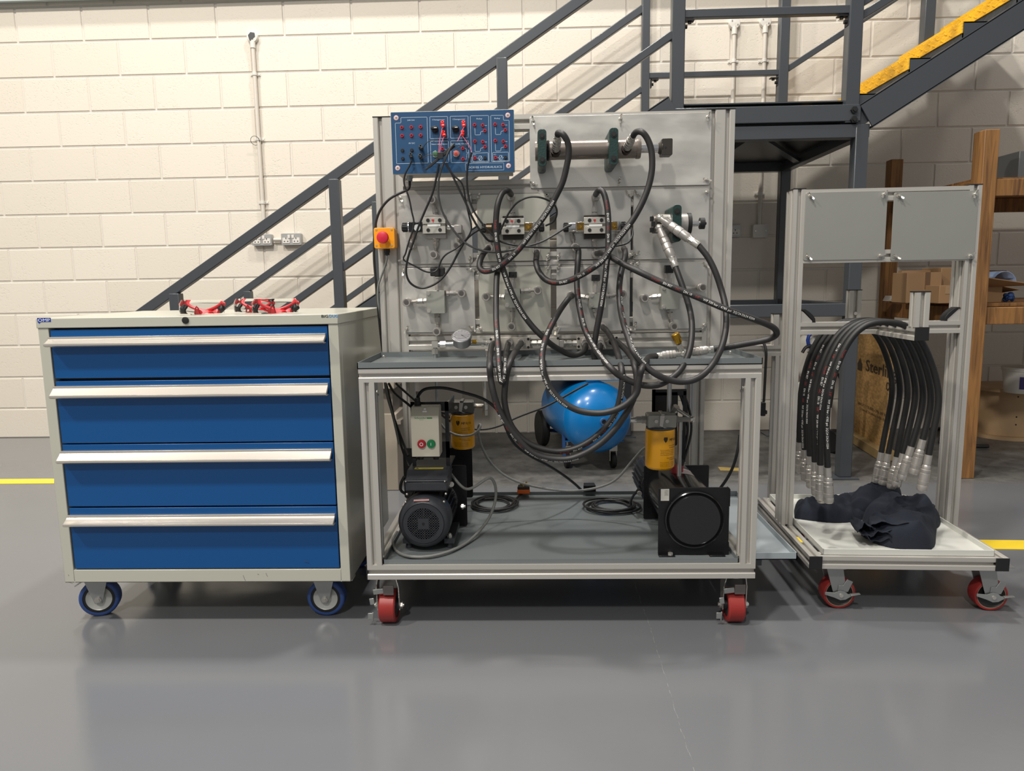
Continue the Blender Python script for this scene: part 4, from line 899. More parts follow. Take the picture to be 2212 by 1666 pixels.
# ================================================================ CONTROL PANEL
KY = 2.27
kp = thing('control_panel', 'blue front electrical control box with red sockets, knobs and the name DOBBS HYDRAULICS', 'control panel', A(979, 378, 2.3))
TL, TR_, BRp, BLp = A(843.5, 241.5, KY), A(1110.3, 236.3, KY), A(1111.9, 372.3, KY), A(847.6, 376.9, KY)
kx0, kx1, kz0, kz1 = (TL.x+BLp.x)/2, (TR_.x+BRp.x)/2, (BRp.z+BLp.z)/2, (TL.z+TR_.z)/2
BOXG = mat('enclosure_grey', (176, 176, 172), .45)
obj('enclosure', MB().rr(kx0, kx1, kz0, kz1, KY, KY+.012, .003).box(kx0+.008, kx1-.008, KY+.012, UY-.003, kz0+.006, kz1-.006), BOXG, kp, bev=.002)
face = obj('front_plate', MB().rr(kx0+.0015, kx1-.0015, kz0+.0015, kz1-.0015, KY-.0015, KY, .002), PANELB, kp)
C1 = mp(780, 220, 5.207)
def K(x, y, d=0): q = A(*C1(x, y), KY-.0015-d); return V((q.x, KY-.0015-d, q.z))
ln = MB()
def pline(pts, w_=.0011, closed=False):
    P = [K(*p, d=.0003) for p in pts]
    if closed: P.append(P[0])
    for a, b_ in zip(P, P[1:]):
        d = (b_-a).normalized(); n = d.cross(FR)*w_/2; ln.add([a-d*w_/2-n, b_+d*w_/2-n, b_+d*w_/2+n, a-d*w_/2+n], [(0, 1, 2, 3)])
pline([(384, 240), (448, 237), (447, 178), (742, 172), (755, 688), (400, 697)], closed=True)
pline([(772, 168), (972, 164), (978, 410), (776, 414)], closed=True); pline([(1001, 163), (1203, 160), (1205, 405), (1006, 410)], closed=True)
pline([(781, 444), (981, 440), (986, 680), (787, 684)], closed=True); pline([(1008, 440), (1208, 436), (1213, 680), (1014, 684)], closed=True)
pline([(1229, 158), (1434, 154), (1440, 678), (1240, 682)], closed=True)
pline([(1459, 154), (1600, 152), (1602, 208), (1664, 208), (1670, 668), (1468, 673)], closed=True)
pline([(1250, 578), (1428, 572), (1432, 668), (1254, 672)], closed=True); pline([(1478, 570), (1656, 566), (1660, 662), (1484, 668)], closed=True)
pline([(1173, 695), (1604, 686), (1607, 766), (1178, 773)], closed=True, w_=.0008)
for dx, dy in ((0, 0), (230, -5)):
    for yy in (0, 185): pline([(1280+dx, 290+yy+dy), (1283+dx, 374+yy+dy), (1342+dx, 372+yy+dy), (1343+dx, 340+yy+dy), (1375+dx, 330+yy+dy)]); pline([(1390+dx, 267+yy+dy), (1413+dx, 267+yy+dy)])
    pline([(1305+dx, 634+dy), (1325+dx, 634+dy)]); pline([(1325+dx, 610+dy), (1356+dx, 609+dy), (1357+dx, 658+dy), (1326+dx, 659+dy)], closed=True); pline([(1330+dx, 655+dy), (1352+dx, 614+dy)]); pline([(1357+dx, 633+dy), (1375+dx, 633+dy)])
pline([(1170, 526), (1184, 526), (1186, 570), (1203, 572)]); pline([(1170, 645), (1188, 643), (1187, 600), (1196, 578)]); pline([(935, 534), (955, 534), (957, 552)])
def ktxt(s_, x, y, h, x1=None):
    a = K(x, y, .0003); fw = None
    if x1 is not None: fw = (K(x1, y).x-a.x)
    text(ln, s_, a, XA, ZA, h, fitw=fw, bold=.00015)
ktxt('24V DC', 519, 215, .0040, 604); ktxt('0V DC', 535, 474, .0040, 606); ktxt('Changeover', 799, 209, .0038, 942); ktxt('Changeover', 1030, 204, .0038, 1172)
ktxt('Relay', 1297, 198, .0040, 1363); ktxt('Relay', 1498, 194, .0040, 1564); ktxt('Normally Open', 791, 485, .0040, 968); ktxt('Normally Closed', 1011, 482, .0040, 1207)
ktxt('K1', 1264, 600, .0030, 1290); ktxt('K2', 1492, 597, .0030, 1518); ktxt('DOBBS HYDRAULICS', 1198, 750, .0062, 1583)
obj('panel_lettering', ln, LINEW, kp, flat=True)
def sock(x, y, m_, r=.0052):
    c = K(x, y); o = obj('socket', MB().lathe(c, FR, [(0, r), (.003, r), (.004, r*.85), (.004, r*.55), (.0015, r*.5), (.0015, 0)], 20), m_, kp)
    obj('socket_pin', MB().lathe(c, FR, [(.001, r*.35), (.0045, r*.32)], 10), BLACK if m_ is REDSOC else mat('dark_grey_pin', (70, 70, 72), .4), o)
for x, y in ((459, 290), (566, 287), (671, 284), (462, 383), (568, 380), (672, 378), (917, 532), (1145, 526), (1147, 645), (1277, 262), (1368, 265), (1392, 326), (1281, 446), (1370, 451), (1394, 509), (1507, 256), (1597, 261), (1622, 320), (1510, 440), (1600, 446), (1624, 504), (1282, 635), (1513, 630)): sock(x, y, REDSOC)
for x, y in ((466, 548), (572, 546), (470, 640), (1394, 633), (1624, 628)): sock(x, y, BLACK)
for x, y in ((395, 181), (1650, 151), (412, 746), (1658, 720)):
    c = K(x, y); o = obj('corner_screw', MB().lathe(c, FR, [(0, .0072), (.001, .0072), (.0015, .0055), (.0015, 0)], 24), mat('screw_cap', (208, 190, 188), .4), kp)
    obj('cross_slot', MB().box(c.x-.0032, c.x+.0032, c.y-.002, c.y-.0015, c.z-.0005, c.z+.0005).box(c.x-.0005, c.x+.0005, c.y-.002, c.y-.0015, c.z-.0032, c.z+.0032), mat('slot_dark', (90, 84, 84), .5), o)
    obj('red_ring', MB().lathe(c, FR, [(0, .0079), (.0006, .0079), (.0006, .007)], 24, caps=False), mat('ring_rose', (176, 90, 110), .5), o)
for x, y in ((832, 312), (1065, 308)):
    c = K(x, y); kb = obj('selector_knob', MB().lathe(c, FR, [(0, .0105), (.004, .0105), (.005, .0085), (.010, .008), (.010, 0)], 28).box(c.x-.011, c.x+.008, c.y-.018, c.y-.006, c.z-.001, c.z+.0045), BLACK, kp, bev=.0005)
    obj('pointer', MB().box(c.x-.001, c.x+.0075, c.y-.0185, c.y-.018, c.z+.0008, c.z+.0028), WHITE, kb)
for x, y, m_ in ((840, 590, mat('green_button', (52, 104, 62), .4)), (1072, 584, mat('salmon_button', (196, 92, 84), .4))):
    c = K(x, y); b = obj('push_button', MB().lathe(c, FR, [(.0, .0085), (.0055, .0085), (.006, .0075), (.006, 0)], 28), m_, kp)
    obj('bezel', MB().lathe(c, FR, [(0, .0102), (.004, .0102), (.005, .0092), (.005, .0086), (.001, .0086)], 28, caps=False), CHROME, b)
gl = A(*C1(540, 905), 2.33); gt = kz0+.008
obj('cable_gland', MB().cyl((gl.x, 2.345, gt), (gl.x, 2.345, gt-.010), .0105, n=6).cyl((gl.x, 2.345, gt-.010), (gl.x, 2.345, gt-.018), .0085), mat('gland_grey', (140, 150, 152), .5), kp)
GL = V((gl.x, 2.345, gt-.016))
# red and black plugs pushed in the panel
REDP = mat('red_banana_plug', (240, 40, 30), .35)
def plug(x, y, dx, dy, m_, label):
    a = K(x, y, .001); b_ = K(x+dx, y+dy, .022); t = thing('banana_plug', label, 'plug', a)
    d = (b_-a); obj('plug_body', MB().lathe(a, d, [(0, .0050), (.006, .0056), (d.length*.7, .0058), (d.length, .0040)], 14), m_, t)
    obj('stack_socket', MB().lathe(a+d*.35, V((0, -.8, .6)), [(0, .0040), (.010, .0052), (.010, .003), (.006, .003)], 12), m_, t)
    return b_
PL = {}
PL['r1'] = plug(915, 240, 8, 40, REDP, 'red banana plug at the top socket of the left changeover knob')
PL['r2'] = plug(922, 350, 16, 35, REDP, 'red banana plug at the lower socket of the left changeover knob')
PL['r3'] = plug(1150, 238, 8, 40, REDP, 'red banana plug at the top socket of the right changeover knob')
PL['r4'] = plug(1148, 348, -10, 30, REDP, 'red banana plug at the lower socket of the right changeover knob')
PL['b1'] = plug(665, 520, 25, 10, BLACK, 'black banana plug in the top right 0V DC socket')
PL['b2'] = plug(665, 615, 10, 20, BLACK, 'black banana plug in the bottom right 0V DC socket')
PL['b3'] = plug(558, 605, 12, 25, BLACK, 'black banana plug in the bottom middle 0V DC socket')

# emergency stop
es = thing('emergency_stop', 'yellow emergency stop box with red mushroom button on the left upright', 'emergency stop', A(832, 537, 2.38))
EY = 2.345
p, q = A(*C1(140, 1418), EY), A(*C1(382, 1648), EY)
obj('box', MB().rr(p.x, q.x, q.z, p.z, EY, EY+.022, .006).rr(p.x+.001, q.x-.001, q.z+.001, p.z-.001, EY+.023, UY-.001, .006), mat('amber_plastic', (244, 160, 14), .4), es, bev=.0015)
c = A(*C1(240, 1525), EY-.02)
obj('mushroom_button', MB().lathe((c.x, EY, c.z), FR, [(0, .010), (.012, .010), (.014, .019), (.020, .0192), (.023, .0175), (.025, .012), (.0255, 0)], 36), mat('estop_red', (206, 34, 58), .4), es)
sc_ = MB()
for x, y in ((170, 1441), (342, 1438), (172, 1617), (345, 1617)):
    c = A(*C1(x, y), EY); sc_.lathe((c.x, EY, c.z), FR, [(0, .0035), (.0008, .0035), (.001, .001)], 12)
obj('screw', sc_, mat('screw_pale', (190, 170, 130), .4, .4), es)
ESB = V(((p.x+q.x)/2+.0, EY+.03, q.z))
obj('cable_gland', MB().cyl(ESB, ESB-ZA*.012, .011, n=8).cyl(ESB-ZA*.012, ESB-ZA*.020, .009), BLACK, es)
# ================================================================ HOSES
HR = .0092
WTXT = mat('hose_print_white', (232, 230, 224), .6); 
SEG = [('TrAle\u00ae ', 1), ('EN 857 ', 0), ('2SC ', 1), ('DN 10 ', 0), ('3/8" ', 1), ('WP 330 bar / 4785 psi  2Q/24 Dh24 0204', 0)]
def hose(label, P, r=HR, prints=(), name='hydraulic_hose', group=None, n=8, m_=None, cat='hose', facing=FR, parent=None, sm=3):
    """P: list of (px,py,Y) or Vectors. prints: (start_px_fraction, text pieces, reverse, side angle)"""
    pts = [p if isinstance(p, V) else A(*p) for p in P]
    # soften tracing noise: keep ends, average the depth of inner points
    c = cr(pts, n)
    for _ in range(sm):
        c = [c[0]]+[(c[i-1]+c[i]*2+c[i+1])/4 for i in range(1, len(c)-1)]+[c[-1]]
    o = obj(name, MB().tube(c, r, 12), m_ or RUBBER, parent, label=label if parent is None else None, cat=cat if parent is None else None, group=group, sharp=60)
    if prints:
        S = [0]
        for i in range(1, len(c)): S.append(S[-1]+(c[i]-c[i-1]).length)
        L = S[-1]
        def at(s):
            s = max(0, min(L-1e-6, s)); import bisect
            i = max(0, min(len(S)-2, bisect.bisect_right(S, s)-1)); t = (s-S[i])/max(1e-9, S[i+1]-S[i])
            T = (c[min(i+2, len(c)-1)]-c[max(i-1, 0)]).normalized(); return c[i].lerp(c[i+1], t), T
        for s0, segs, rev, ang in prints:
            s = s0*L; h = .0066
            for idx in segs:
                st_, k_ = SEG[idx] if isinstance(idx, int) else idx
                vs, fs, w_ = textmesh(st_.rstrip()); k = h/.72; nv = []
                sp = w_*k+.010
                if s+w_*k > L and not rev: break
                for v in vs:
                    u = s+(v.x*k)*(1 if not rev else -1); q, T = at(u)
                    if rev: T = -T
                    F_ = (facing-T*facing.dot(T)).normalized(); B = F_.cross(T)   # up direction on the surface
                    phi = ang+(v.y*k-h/2)/r
                    B = -T.cross(F_) if False else T.cross(F_)*-1
                    nv.append(q+F_*((r+.0003)*math.cos(phi))+B*((r+.0003)*math.sin(phi)))
                obj(('white_print', 'red_print')[k_], MB().add(nv, fs), (WTXT, REDPR)[k_], o, flat=True); s += sp*(1 if not rev else -1)
    return o
ALLS = (0, 1, 2, 3, 4, 5)
def lerpY(pts, ys):
    """attach depths: ys list of (index, Y) knots"""
    out = []
    for i, p in enumerate(pts):
        for (i0, y0), (i1, y1) in zip(ys, ys[1:]):
            if i0 <= i <= i1: Y = y0+(y1-y0)*(i-i0)/(i1-i0); break
        out.append((p[0], p[1], Y))
    return out
hA = [H2(375, 318), (1206, 287), (1217, 291), (1227, 310), (1228.5, 333), (1224, 360), (1216, 392), (1203.6, 419), (1188, 448), (1170, 475), (1149, 502.6), (1128, 530), (1111, 549), (1090, 568), (1066, 582.5), (1046, 586), (1036, 577), (1038, 561), (1046, 546), (1055, 537)]
hose('black hydraulic hose from the left cylinder port curling under itself at the second valve', lerpY(hA, [(0, 2.20), (2, 2.175), (8, 2.20), (12, 2.20), (15, 2.24), (17, 2.27), (19, 2.33)]), prints=[(.82, ALLS, True, 0)])
hB = [H2(1095, 325), (1375, 285), (1386.7, 285.6), (1398, 299), (1407, 324), (1409, 355.6), (1406, 382.8), (1398, 412), (1384.5, 443.8), (1366.4, 475.4), (1346, 502.6), (1323.4, 529.7), (1303, 561), (1279, 580), (1250.5, 597), (1224, 607.7), (1200, 611), (1178.5, 604), (1164, 587), (1158, 568), (1159, 553), (1159, 543)]
hose('black hydraulic hose sweeping from the right cylinder port down left to the second valve', lerpY(hB, [(0, 2.20), (2, 2.165), (8, 2.16), (13, 2.16), (16, 2.22), (19, 2.28), (21, 2.34)]), prints=[(.80, ALLS, True, 0)])
hC = [(1104, 420), (1098, 412), (1090, 413), (1082.4, 421.6), (1075, 443), (1071.6, 472), (1071.6, 501), (1074, 529.7), (1078.8, 556), (1087, 582.5), (1097, 611), (1111, 645), (1128, 676), (1149.7, 705), (1171, 726.6), (1193, 746), (1217, 760), (1238.5, 767.4), (1257.7, 762), (1265, 752), (1265, 742)]
hose('black hydraulic hose hanging in a deep curve from the second valve top to the manifold', lerpY(hC, [(0, 2.33), (1, 2.27), (4, 2.24), (8, 2.235), (14, 2.22), (18, 2.28), (20, 2.34)]), prints=[(.22, ALLS, False, -.1)])
hD = [(1287, 420), (1293, 412), (1299.5, 412), (1305.8, 421.6), (1311.8, 448), (1314, 479), (1314, 508), (1314, 537), (1310.6, 568), (1307, 604), (1302, 640), (1296, 676), (1289, 712), (1284, 743), (1283, 768), (1287, 780), (1292.6, 776), (1295, 760), (1297, 742)]
hose('black hydraulic hose dropping almost straight from the top of the third valve to the manifold', lerpY(hD, [(0, 2.33), (1, 2.26), (4, 2.23), (10, 2.19), (15, 2.19), (18, 2.34)]), prints=[(.16, ALLS, False, -.1)])
hE = [(1097, 553), (1088, 562), (1078, 580), (1073, 600), (1071.6, 652), (1071.6, 688), (1074, 724), (1076.4, 760), (1078.5, 795), (1081, 818), (1085, 825), (1088, 818), (1091, 795), (1093, 765), (1098, 742)]
hose('black hydraulic hose with a tight hanging loop from the second valve to the manifold', lerpY(hE, [(0, 2.33), (2, 2.27), (5, 2.15), (8, 2.04), (10, 2.03), (12, 2.05), (14, 2.34)]), prints=[(.34, ALLS, False, 0)])
hF1 = [(1070, 741), (1064, 744), (1060, 757), (1057.6, 787), (1059.7, 816), (1065, 845.6), (1073, 872.6), (1084, 897.5), (1100, 924.6), (1118, 948), (1143, 973), (1168, 986), (1199.6, 992), (1231, 991), (1262.6, 979.6), (1294, 960.7), (1321.4, 935.5), (1344.5, 906), (1363.4, 872.4), (1374.5, 843), (1375.5, 817), (1370, 785), (1357.6, 762.5), (1343, 747), (1330, 738), (1318, 740)]
hose('black hydraulic hose making the widest low loop under the tray', lerpY(hF1, [(0, 2.34), (2, 2.2), (3, 2.045), (5, 2.03), (18, 2.02), (20, 2.03), (21, 2.05), (23, 2.25), (25, 2.34)]), prints=[(.30, ALLS, False, -.75)])
hF2 = [(1127, 741), (1119, 750), (1110, 765), (1101, 785), (1094, 812), (1090, 845.6), (1090, 870), (1097, 902), (1109, 927), (1130, 950), (1155.5, 965), (1185, 973), (1214, 975), (1248, 967), (1281.5, 948), (1306.7, 925), (1325.6, 900), (1336, 874.5), (1342.4, 843), (1344.5, 818), (1342.4, 797), (1336, 770), (1327.4, 743.7), (1317, 724), (1308, 712), (1303, 708)]
hose('black hydraulic hose making the inner low loop under the tray', lerpY(hF2, [(0, 2.34), (2, 2.12), (3, 2.05), (5, 2.045), (13, 2.045), (19, 2.04), (20, 2.05), (22, 2.2), (25, 2.34)]), prints=[(.50, ALLS, False, -.55)])
hG = [(1236, 639), (1230, 643), (1226.5, 647), (1212, 666.6), (1197.7, 690.6), (1185.7, 714.6), (1176, 741), (1171, 768), (1172.5, 794), (1179, 818), (1191, 843), (1210, 864), (1231, 878.7), (1256, 889), (1290, 893), (1319, 889), (1344.5, 878.7), (1365.5, 862), (1376, 847), (1378.5, 830), (1382, 813), (1387, 796), (1395, 781), (1404, 771), (1418, 769.7)]
hose('black hydraulic hose looping under the front edge of the tray to the tee coupling', lerpY(hG, [(0, 2.34), (3, 2.24), (6, 2.1), (8, 2.035), (16, 2.0), (21, 2.0), (22, 2.06), (24, 2.17)]), prints=[(.205, ALLS, False, -.45)])
hI = [(1244, 534), (1249, 539), (1249.5, 553), (1248, 570), (1246, 604), (1248, 640), (1253, 671), (1260, 702.6), (1269.8, 726.6), (1279, 743.4), (1290, 760), (1303, 777), (1321, 797), (1340.5, 813), (1375.6, 829.4), (1408, 833.5), (1435, 826.7), (1462, 808), (1478, 786), (1489, 759), (1494, 729.5), (1494.5, 697), (1489, 664.7), (1478, 629.6), (1467.5, 600), CM(735, 1460)]
hose('black hydraulic hose looping low from the third valve up to the lower motor coupling', lerpY(hI, [(0, 2.34), (1, 2.29), (4, 2.26), (8, 2.18), (12, 2.04), (16, 2.03), (19, 2.10), (22, 2.17), (25, 2.21)]), prints=[(.165, ALLS, False, .35)])
hJ = [(1347, 537), (1350, 542), (1350, 556), (1342, 587), (1338, 616), (1338, 640), (1340.6, 669), (1346.6, 698), (1356, 727), (1367.5, 758), (1389, 786), (1416, 808), (1446, 821), (1475.6, 825), (1505, 818.6), (1529.6, 799.7), (1548.5, 772.7), (1562, 740), (1568.7, 702.5), (1567.4, 664.7), (1559.3, 629.6), (1545.8, 589), (1529.6, 556.6), CM(1205, 1035)]
hose('black hydraulic hose in a large round loop ending at the upper motor coupling', lerpY(hJ, [(0, 2.34), (2, 2.27), (6, 2.18), (9, 2.03), (11, 2.01), (14, 2.02), (17, 2.1), (20, 2.17), (23, 2.20)]), prints=[(.16, ALLS, False, .75)])
hK = [(1290, 548), (1301, 547), (1318, 554), (1340.5, 567.5), (1381, 587.7), (1421.5, 606.6), (1462, 624), (1516, 645.8), (1570, 668.7), (1624, 688), (1660, 702), (1675, 712), (1677, 723), (1662, 732), (1640, 738), (1610.6, 743), (1570, 750.5), (1540, 754.5)]
hose('black hydraulic hose crossing diagonally to the right and folding back to the tee coupling', lerpY(hK, [(0, 2.34), (1, 2.26), (4, 2.15), (8, 2.09), (11, 2.12), (13, 2.15), (17, 2.17)]), prints=[(.315, ALLS, False, 0)])
# tee with brass knob lying in the tray
tee = thing('tee_coupling', 'metal tee coupling with a ribbed brass knob lying in the upper tray', 'coupling', AZ(1465, 765, zt1+.003))
P0, P1, P2, P3 = A(1418, 769.7, 2.17), A(1462, 762, 2.17), A(1495, 760, 2.17), A(1541, 754, 2.17)
hose_fitting(tee, A(1465, 764, 2.17), P0, .0135); hose_fitting(tee, A(1488, 761.5, 2.17), P3, .0135)
C_ = A(1476, 763, 2.17); kn = A(1464, 735, 2.15); ka = A(1459, 724, 2.148)
obj('tee_body', MB().cyl(A(1463, 765, 2.17), A(1491, 761, 2.17), .009, n=12).sph(C_, .013).cyl(C_, A(1467, 744, 2.155), .0075).cyl(A(1469, 750, 2.16), A(1466, 742, 2.153), .009, n=6), STEEL, tee)
d = (ka-kn).normalized(); b0 = kn-d*.010; mb = MB().lathe(b0, d, [(0, .009), (.002, .011), (.030, .0115), (.032, .010), (.032, 0)], 24)
x_, y_, _ = mb.frame(d)
for k in range(20):
    an = k/20*2*math.pi; rr2 = x_*math.cos(an)+y_*math.sin(an); mb.beam(b0+d*.014+rr2*.0117, b0+d*.030+rr2*.0117, .0012, .0012)
obj('brass_knob', mb, BRASS, tee)

# ================================================================ ELECTRIC LEADS
def cable(label, P, r, m_=CABLE, cat='cable', n=6, group=None, name='cable'):
    return hose(label, P, r=r, name=name, m_=m_, cat=cat, n=n, group=group)
def cab_(pts, knots): return lerpY(pts, knots)
# thin test leads
RW = mat('rose_wire', (206, 96, 122), .45)
cable('thick black cable from the control panel gland down the left upright past the emergency stop', [GL]+cab_([C1(540, 975), C1(480, 1010), C1(390, 1050), C1(300, 1110), C1(220, 1210), C1(175, 1320), C1(160, 1420)], [(0, 2.34), (4, 2.36), (7, 2.375)])+cab_([(808, 520), (808, 560), (812, 610), (816, 660), (821, 710), (826, 755), (828, 762)], [(0, 2.395), (6, 2.45)])+cab_([(829, 800), (835, 850), (850, 900), (868, 950), (882, 985)], [(0, 2.45), (4, 2.30)]), .0042)
cable('grey cable hanging from the emergency stop box and down behind the cabinet', [ESB-ZA*.018]+cab_([C3(245, 790), C3(225, 860), C3(185, 970), C3(160, 1060), C3(160, 1180), C3(175, 1280)], [(0, 2.37), (6, 2.41)])+cab_([(824, 700), (829, 760), (832, 820), (838, 860), (850, 905), (862, 960)], [(0, 2.44), (5, 2.32)]), .0036, mat('grey_cable', (118, 120, 116), .4))
# bundle below the black clip
clip = thing('lead_adapter', 'black multi-way lead adapter hanging across the lower middle of the control panel', 'adapter', K(900, 620, .03))
ca, cb = K(725, 765, .030), K(1050, 490, .034)
dcl = (cb-ca)
obj('adapter_body', MB().beam(ca+dcl*.12, ca+dcl*.55, .006, .0075).beam(ca+dcl*.5, ca+dcl*1.0, .008, .0095).beam(ca, ca+dcl*.15, .005, .0055), BLACK, clip, bev=.001)
obj('adapter_tab', MB().box(K(880, 640).x, K(945, 640).x, KY-.05, KY-.042, K(900, 672).z, K(900, 600).z), BLACK, clip, bev=.001)
YK = KY-.045
def kl(label, pts, ys, r=.0028, m_=CABLE, mpz=C1): return cable(label, lerpY([mpz(*p) for p in pts], ys), r, m_)
kl('thin rose wire from the left red plugs, left strand', [(916, 285), (890, 400), (880, 480), (874, 580)], [(0, YK+.02), (3, YK)], .0010, RW)
kl('thin rose wire from the left red plugs, right strand', [(932, 395), (910, 450), (893, 520), (882, 600)], [(0, YK+.02), (3, YK)], .0010, RW)
kl('thin rose wire from the right upper red plug', [(1157, 280), (1125, 360), (1100, 410), (1085, 445)], [(0, YK+.02), (3, YK)], .0010, RW)
kl('thin rose wire from the right lower red plug curling right', [(1138, 382), (1180, 440), (1225, 510), (1246, 570)], [(0, YK+.02), (3, YK+.01)], .0010, RW)
kl('thin black wire arching from the top right 0V DC plug', [(695, 525), (720, 480), (760, 445), (810, 438), (850, 470), (872, 540), (878, 600)], [(0, YK+.02), (6, YK)], .0010)
kl('thin black wire from the bottom right 0V DC plug', [(665, 655), (700, 625), (750, 602), (810, 595), (860, 597)], [(0, YK+.02), (4, YK)], .0010)
kl('thin black wire curling above the salmon push button', [(1060, 545), (1095, 510), (1150, 492), (1195, 500), (1215, 540)], [(0, YK), (4, YK+.01)], .0010)
kl('black test lead hanging down the left side from the bottom middle 0V DC plug', [(570, 660), (545, 720), (500, 800), (483, 880), (490, 950), (525, 1040), (550, 1130), (570, 1240), (595, 1350), (580, 1450), (545, 1550), (515, 1650)]+[], [(0, YK+.02), (5, 2.26), (11, 2.27)], .0026)
cable('black test lead looping under the black wing knob', lerpY([C1(515, 1650), C3(420, 740), C3(398, 790), C3(450, 825), C3(520, 860), C3(590, 900), C3(650, 915), C3(700, 908), C3(735, 870), C3(760, 800), C3(810, 740), C3(900, 690), C3(980, 620), C3(1035, 540), C3(1045, 480), C3(1025, 390), C3(1005, 300), C3(985, 200), C3(970, 110), C3(940, 50), C3(880, 0), C1(950, 690)], [(0, 2.27), (8, 2.30), (13, 2.27), (21, YK)]), .0026)
kl('black lead falling from the adapter to the loop on the left, inner strand', [(875, 700), (850, 840), (800, 1040), (730, 1200), (640, 1420), (560, 1660)], [(0, YK), (5, 2.27)], .0034)
cable('black lead making the big loop under the first valve', lerpY([C1(560, 1660), C3(460, 720), C3(430, 840), C3(430, 940), C3(470, 1020), C3(560, 1065), C3(660, 1045), C3(760, 980), C3(850, 860), C3(930, 710), C3(1000, 600), C3(1080, 530), C3(1150, 500)], [(0, 2.27), (5, 2.30), (12, 2.29)]), .0034)
cable('grey-black lead from the adapter curving past the first valve towards the third valve', lerpY([C1(1050, 470), C1(1000, 530), C1(950, 640), C1(900, 760), C1(870, 900), C1(868, 1050), C1(900, 1200), C1(960, 1330), C1(1050, 1460), C1(1160, 1580), C1(1290, 1650), H4(150, 600), H4(280, 600), H4(400, 570), H4(600, 520), H4(750, 440), H4(850, 375), H4(890, 358)], [(0, YK), (4, 2.235), (10, 2.27), (17, 2.32)]), .0034, mat('satin_grey_cable', (70, 70, 70), .35))
cable('black lead crossing the first and second plates to the left knob of the second valve', lerpY([C1(950, 690), C1(1010, 790), C1(1090, 960), C1(1170, 1120), C1(1230, 1260), C1(1300, 1390), C1(1370, 1490), C1(1430, 1560), C1(1490, 1570), H4(200, 505)], [(0, YK), (4, 2.25), (9, 2.30)]), .0034)
cable('black lead from the right of the panel falling to the long horizontal lead', lerpY([C1(1246, 570), C1(1215, 660), C1(1195, 760), C1(1190, 880), C1(1200, 1010), C1(1225, 1130), C1(1290, 1270), C1(1380, 1390), C1(1470, 1490), H4(240, 500), H4(330, 530), H4(450, 550), H4(600, 562), H4(800, 565), H4(1000, 562), H4(1150, 562), H4(1280, 550), H4(1390, 525), H4(1430, 480), H4(1445, 430), H4(1420, 370), H4(1370, 345)], [(0, YK), (4, 2.25), (12, 2.26), (21, 2.33)]), .0030)
cable('black lead arching over the second valve to its amber window', lerpY([H4(240, 445), H4(280, 350), H4(330, 250), H4(400, 160), H4(500, 110), H4(600, 108), H4(700, 145), H4(755, 200), H4(760, 270), H4(730, 330), H4(660, 365)], [(0, 2.30), (5, 2.27), (10, 2.32)]), .0030)

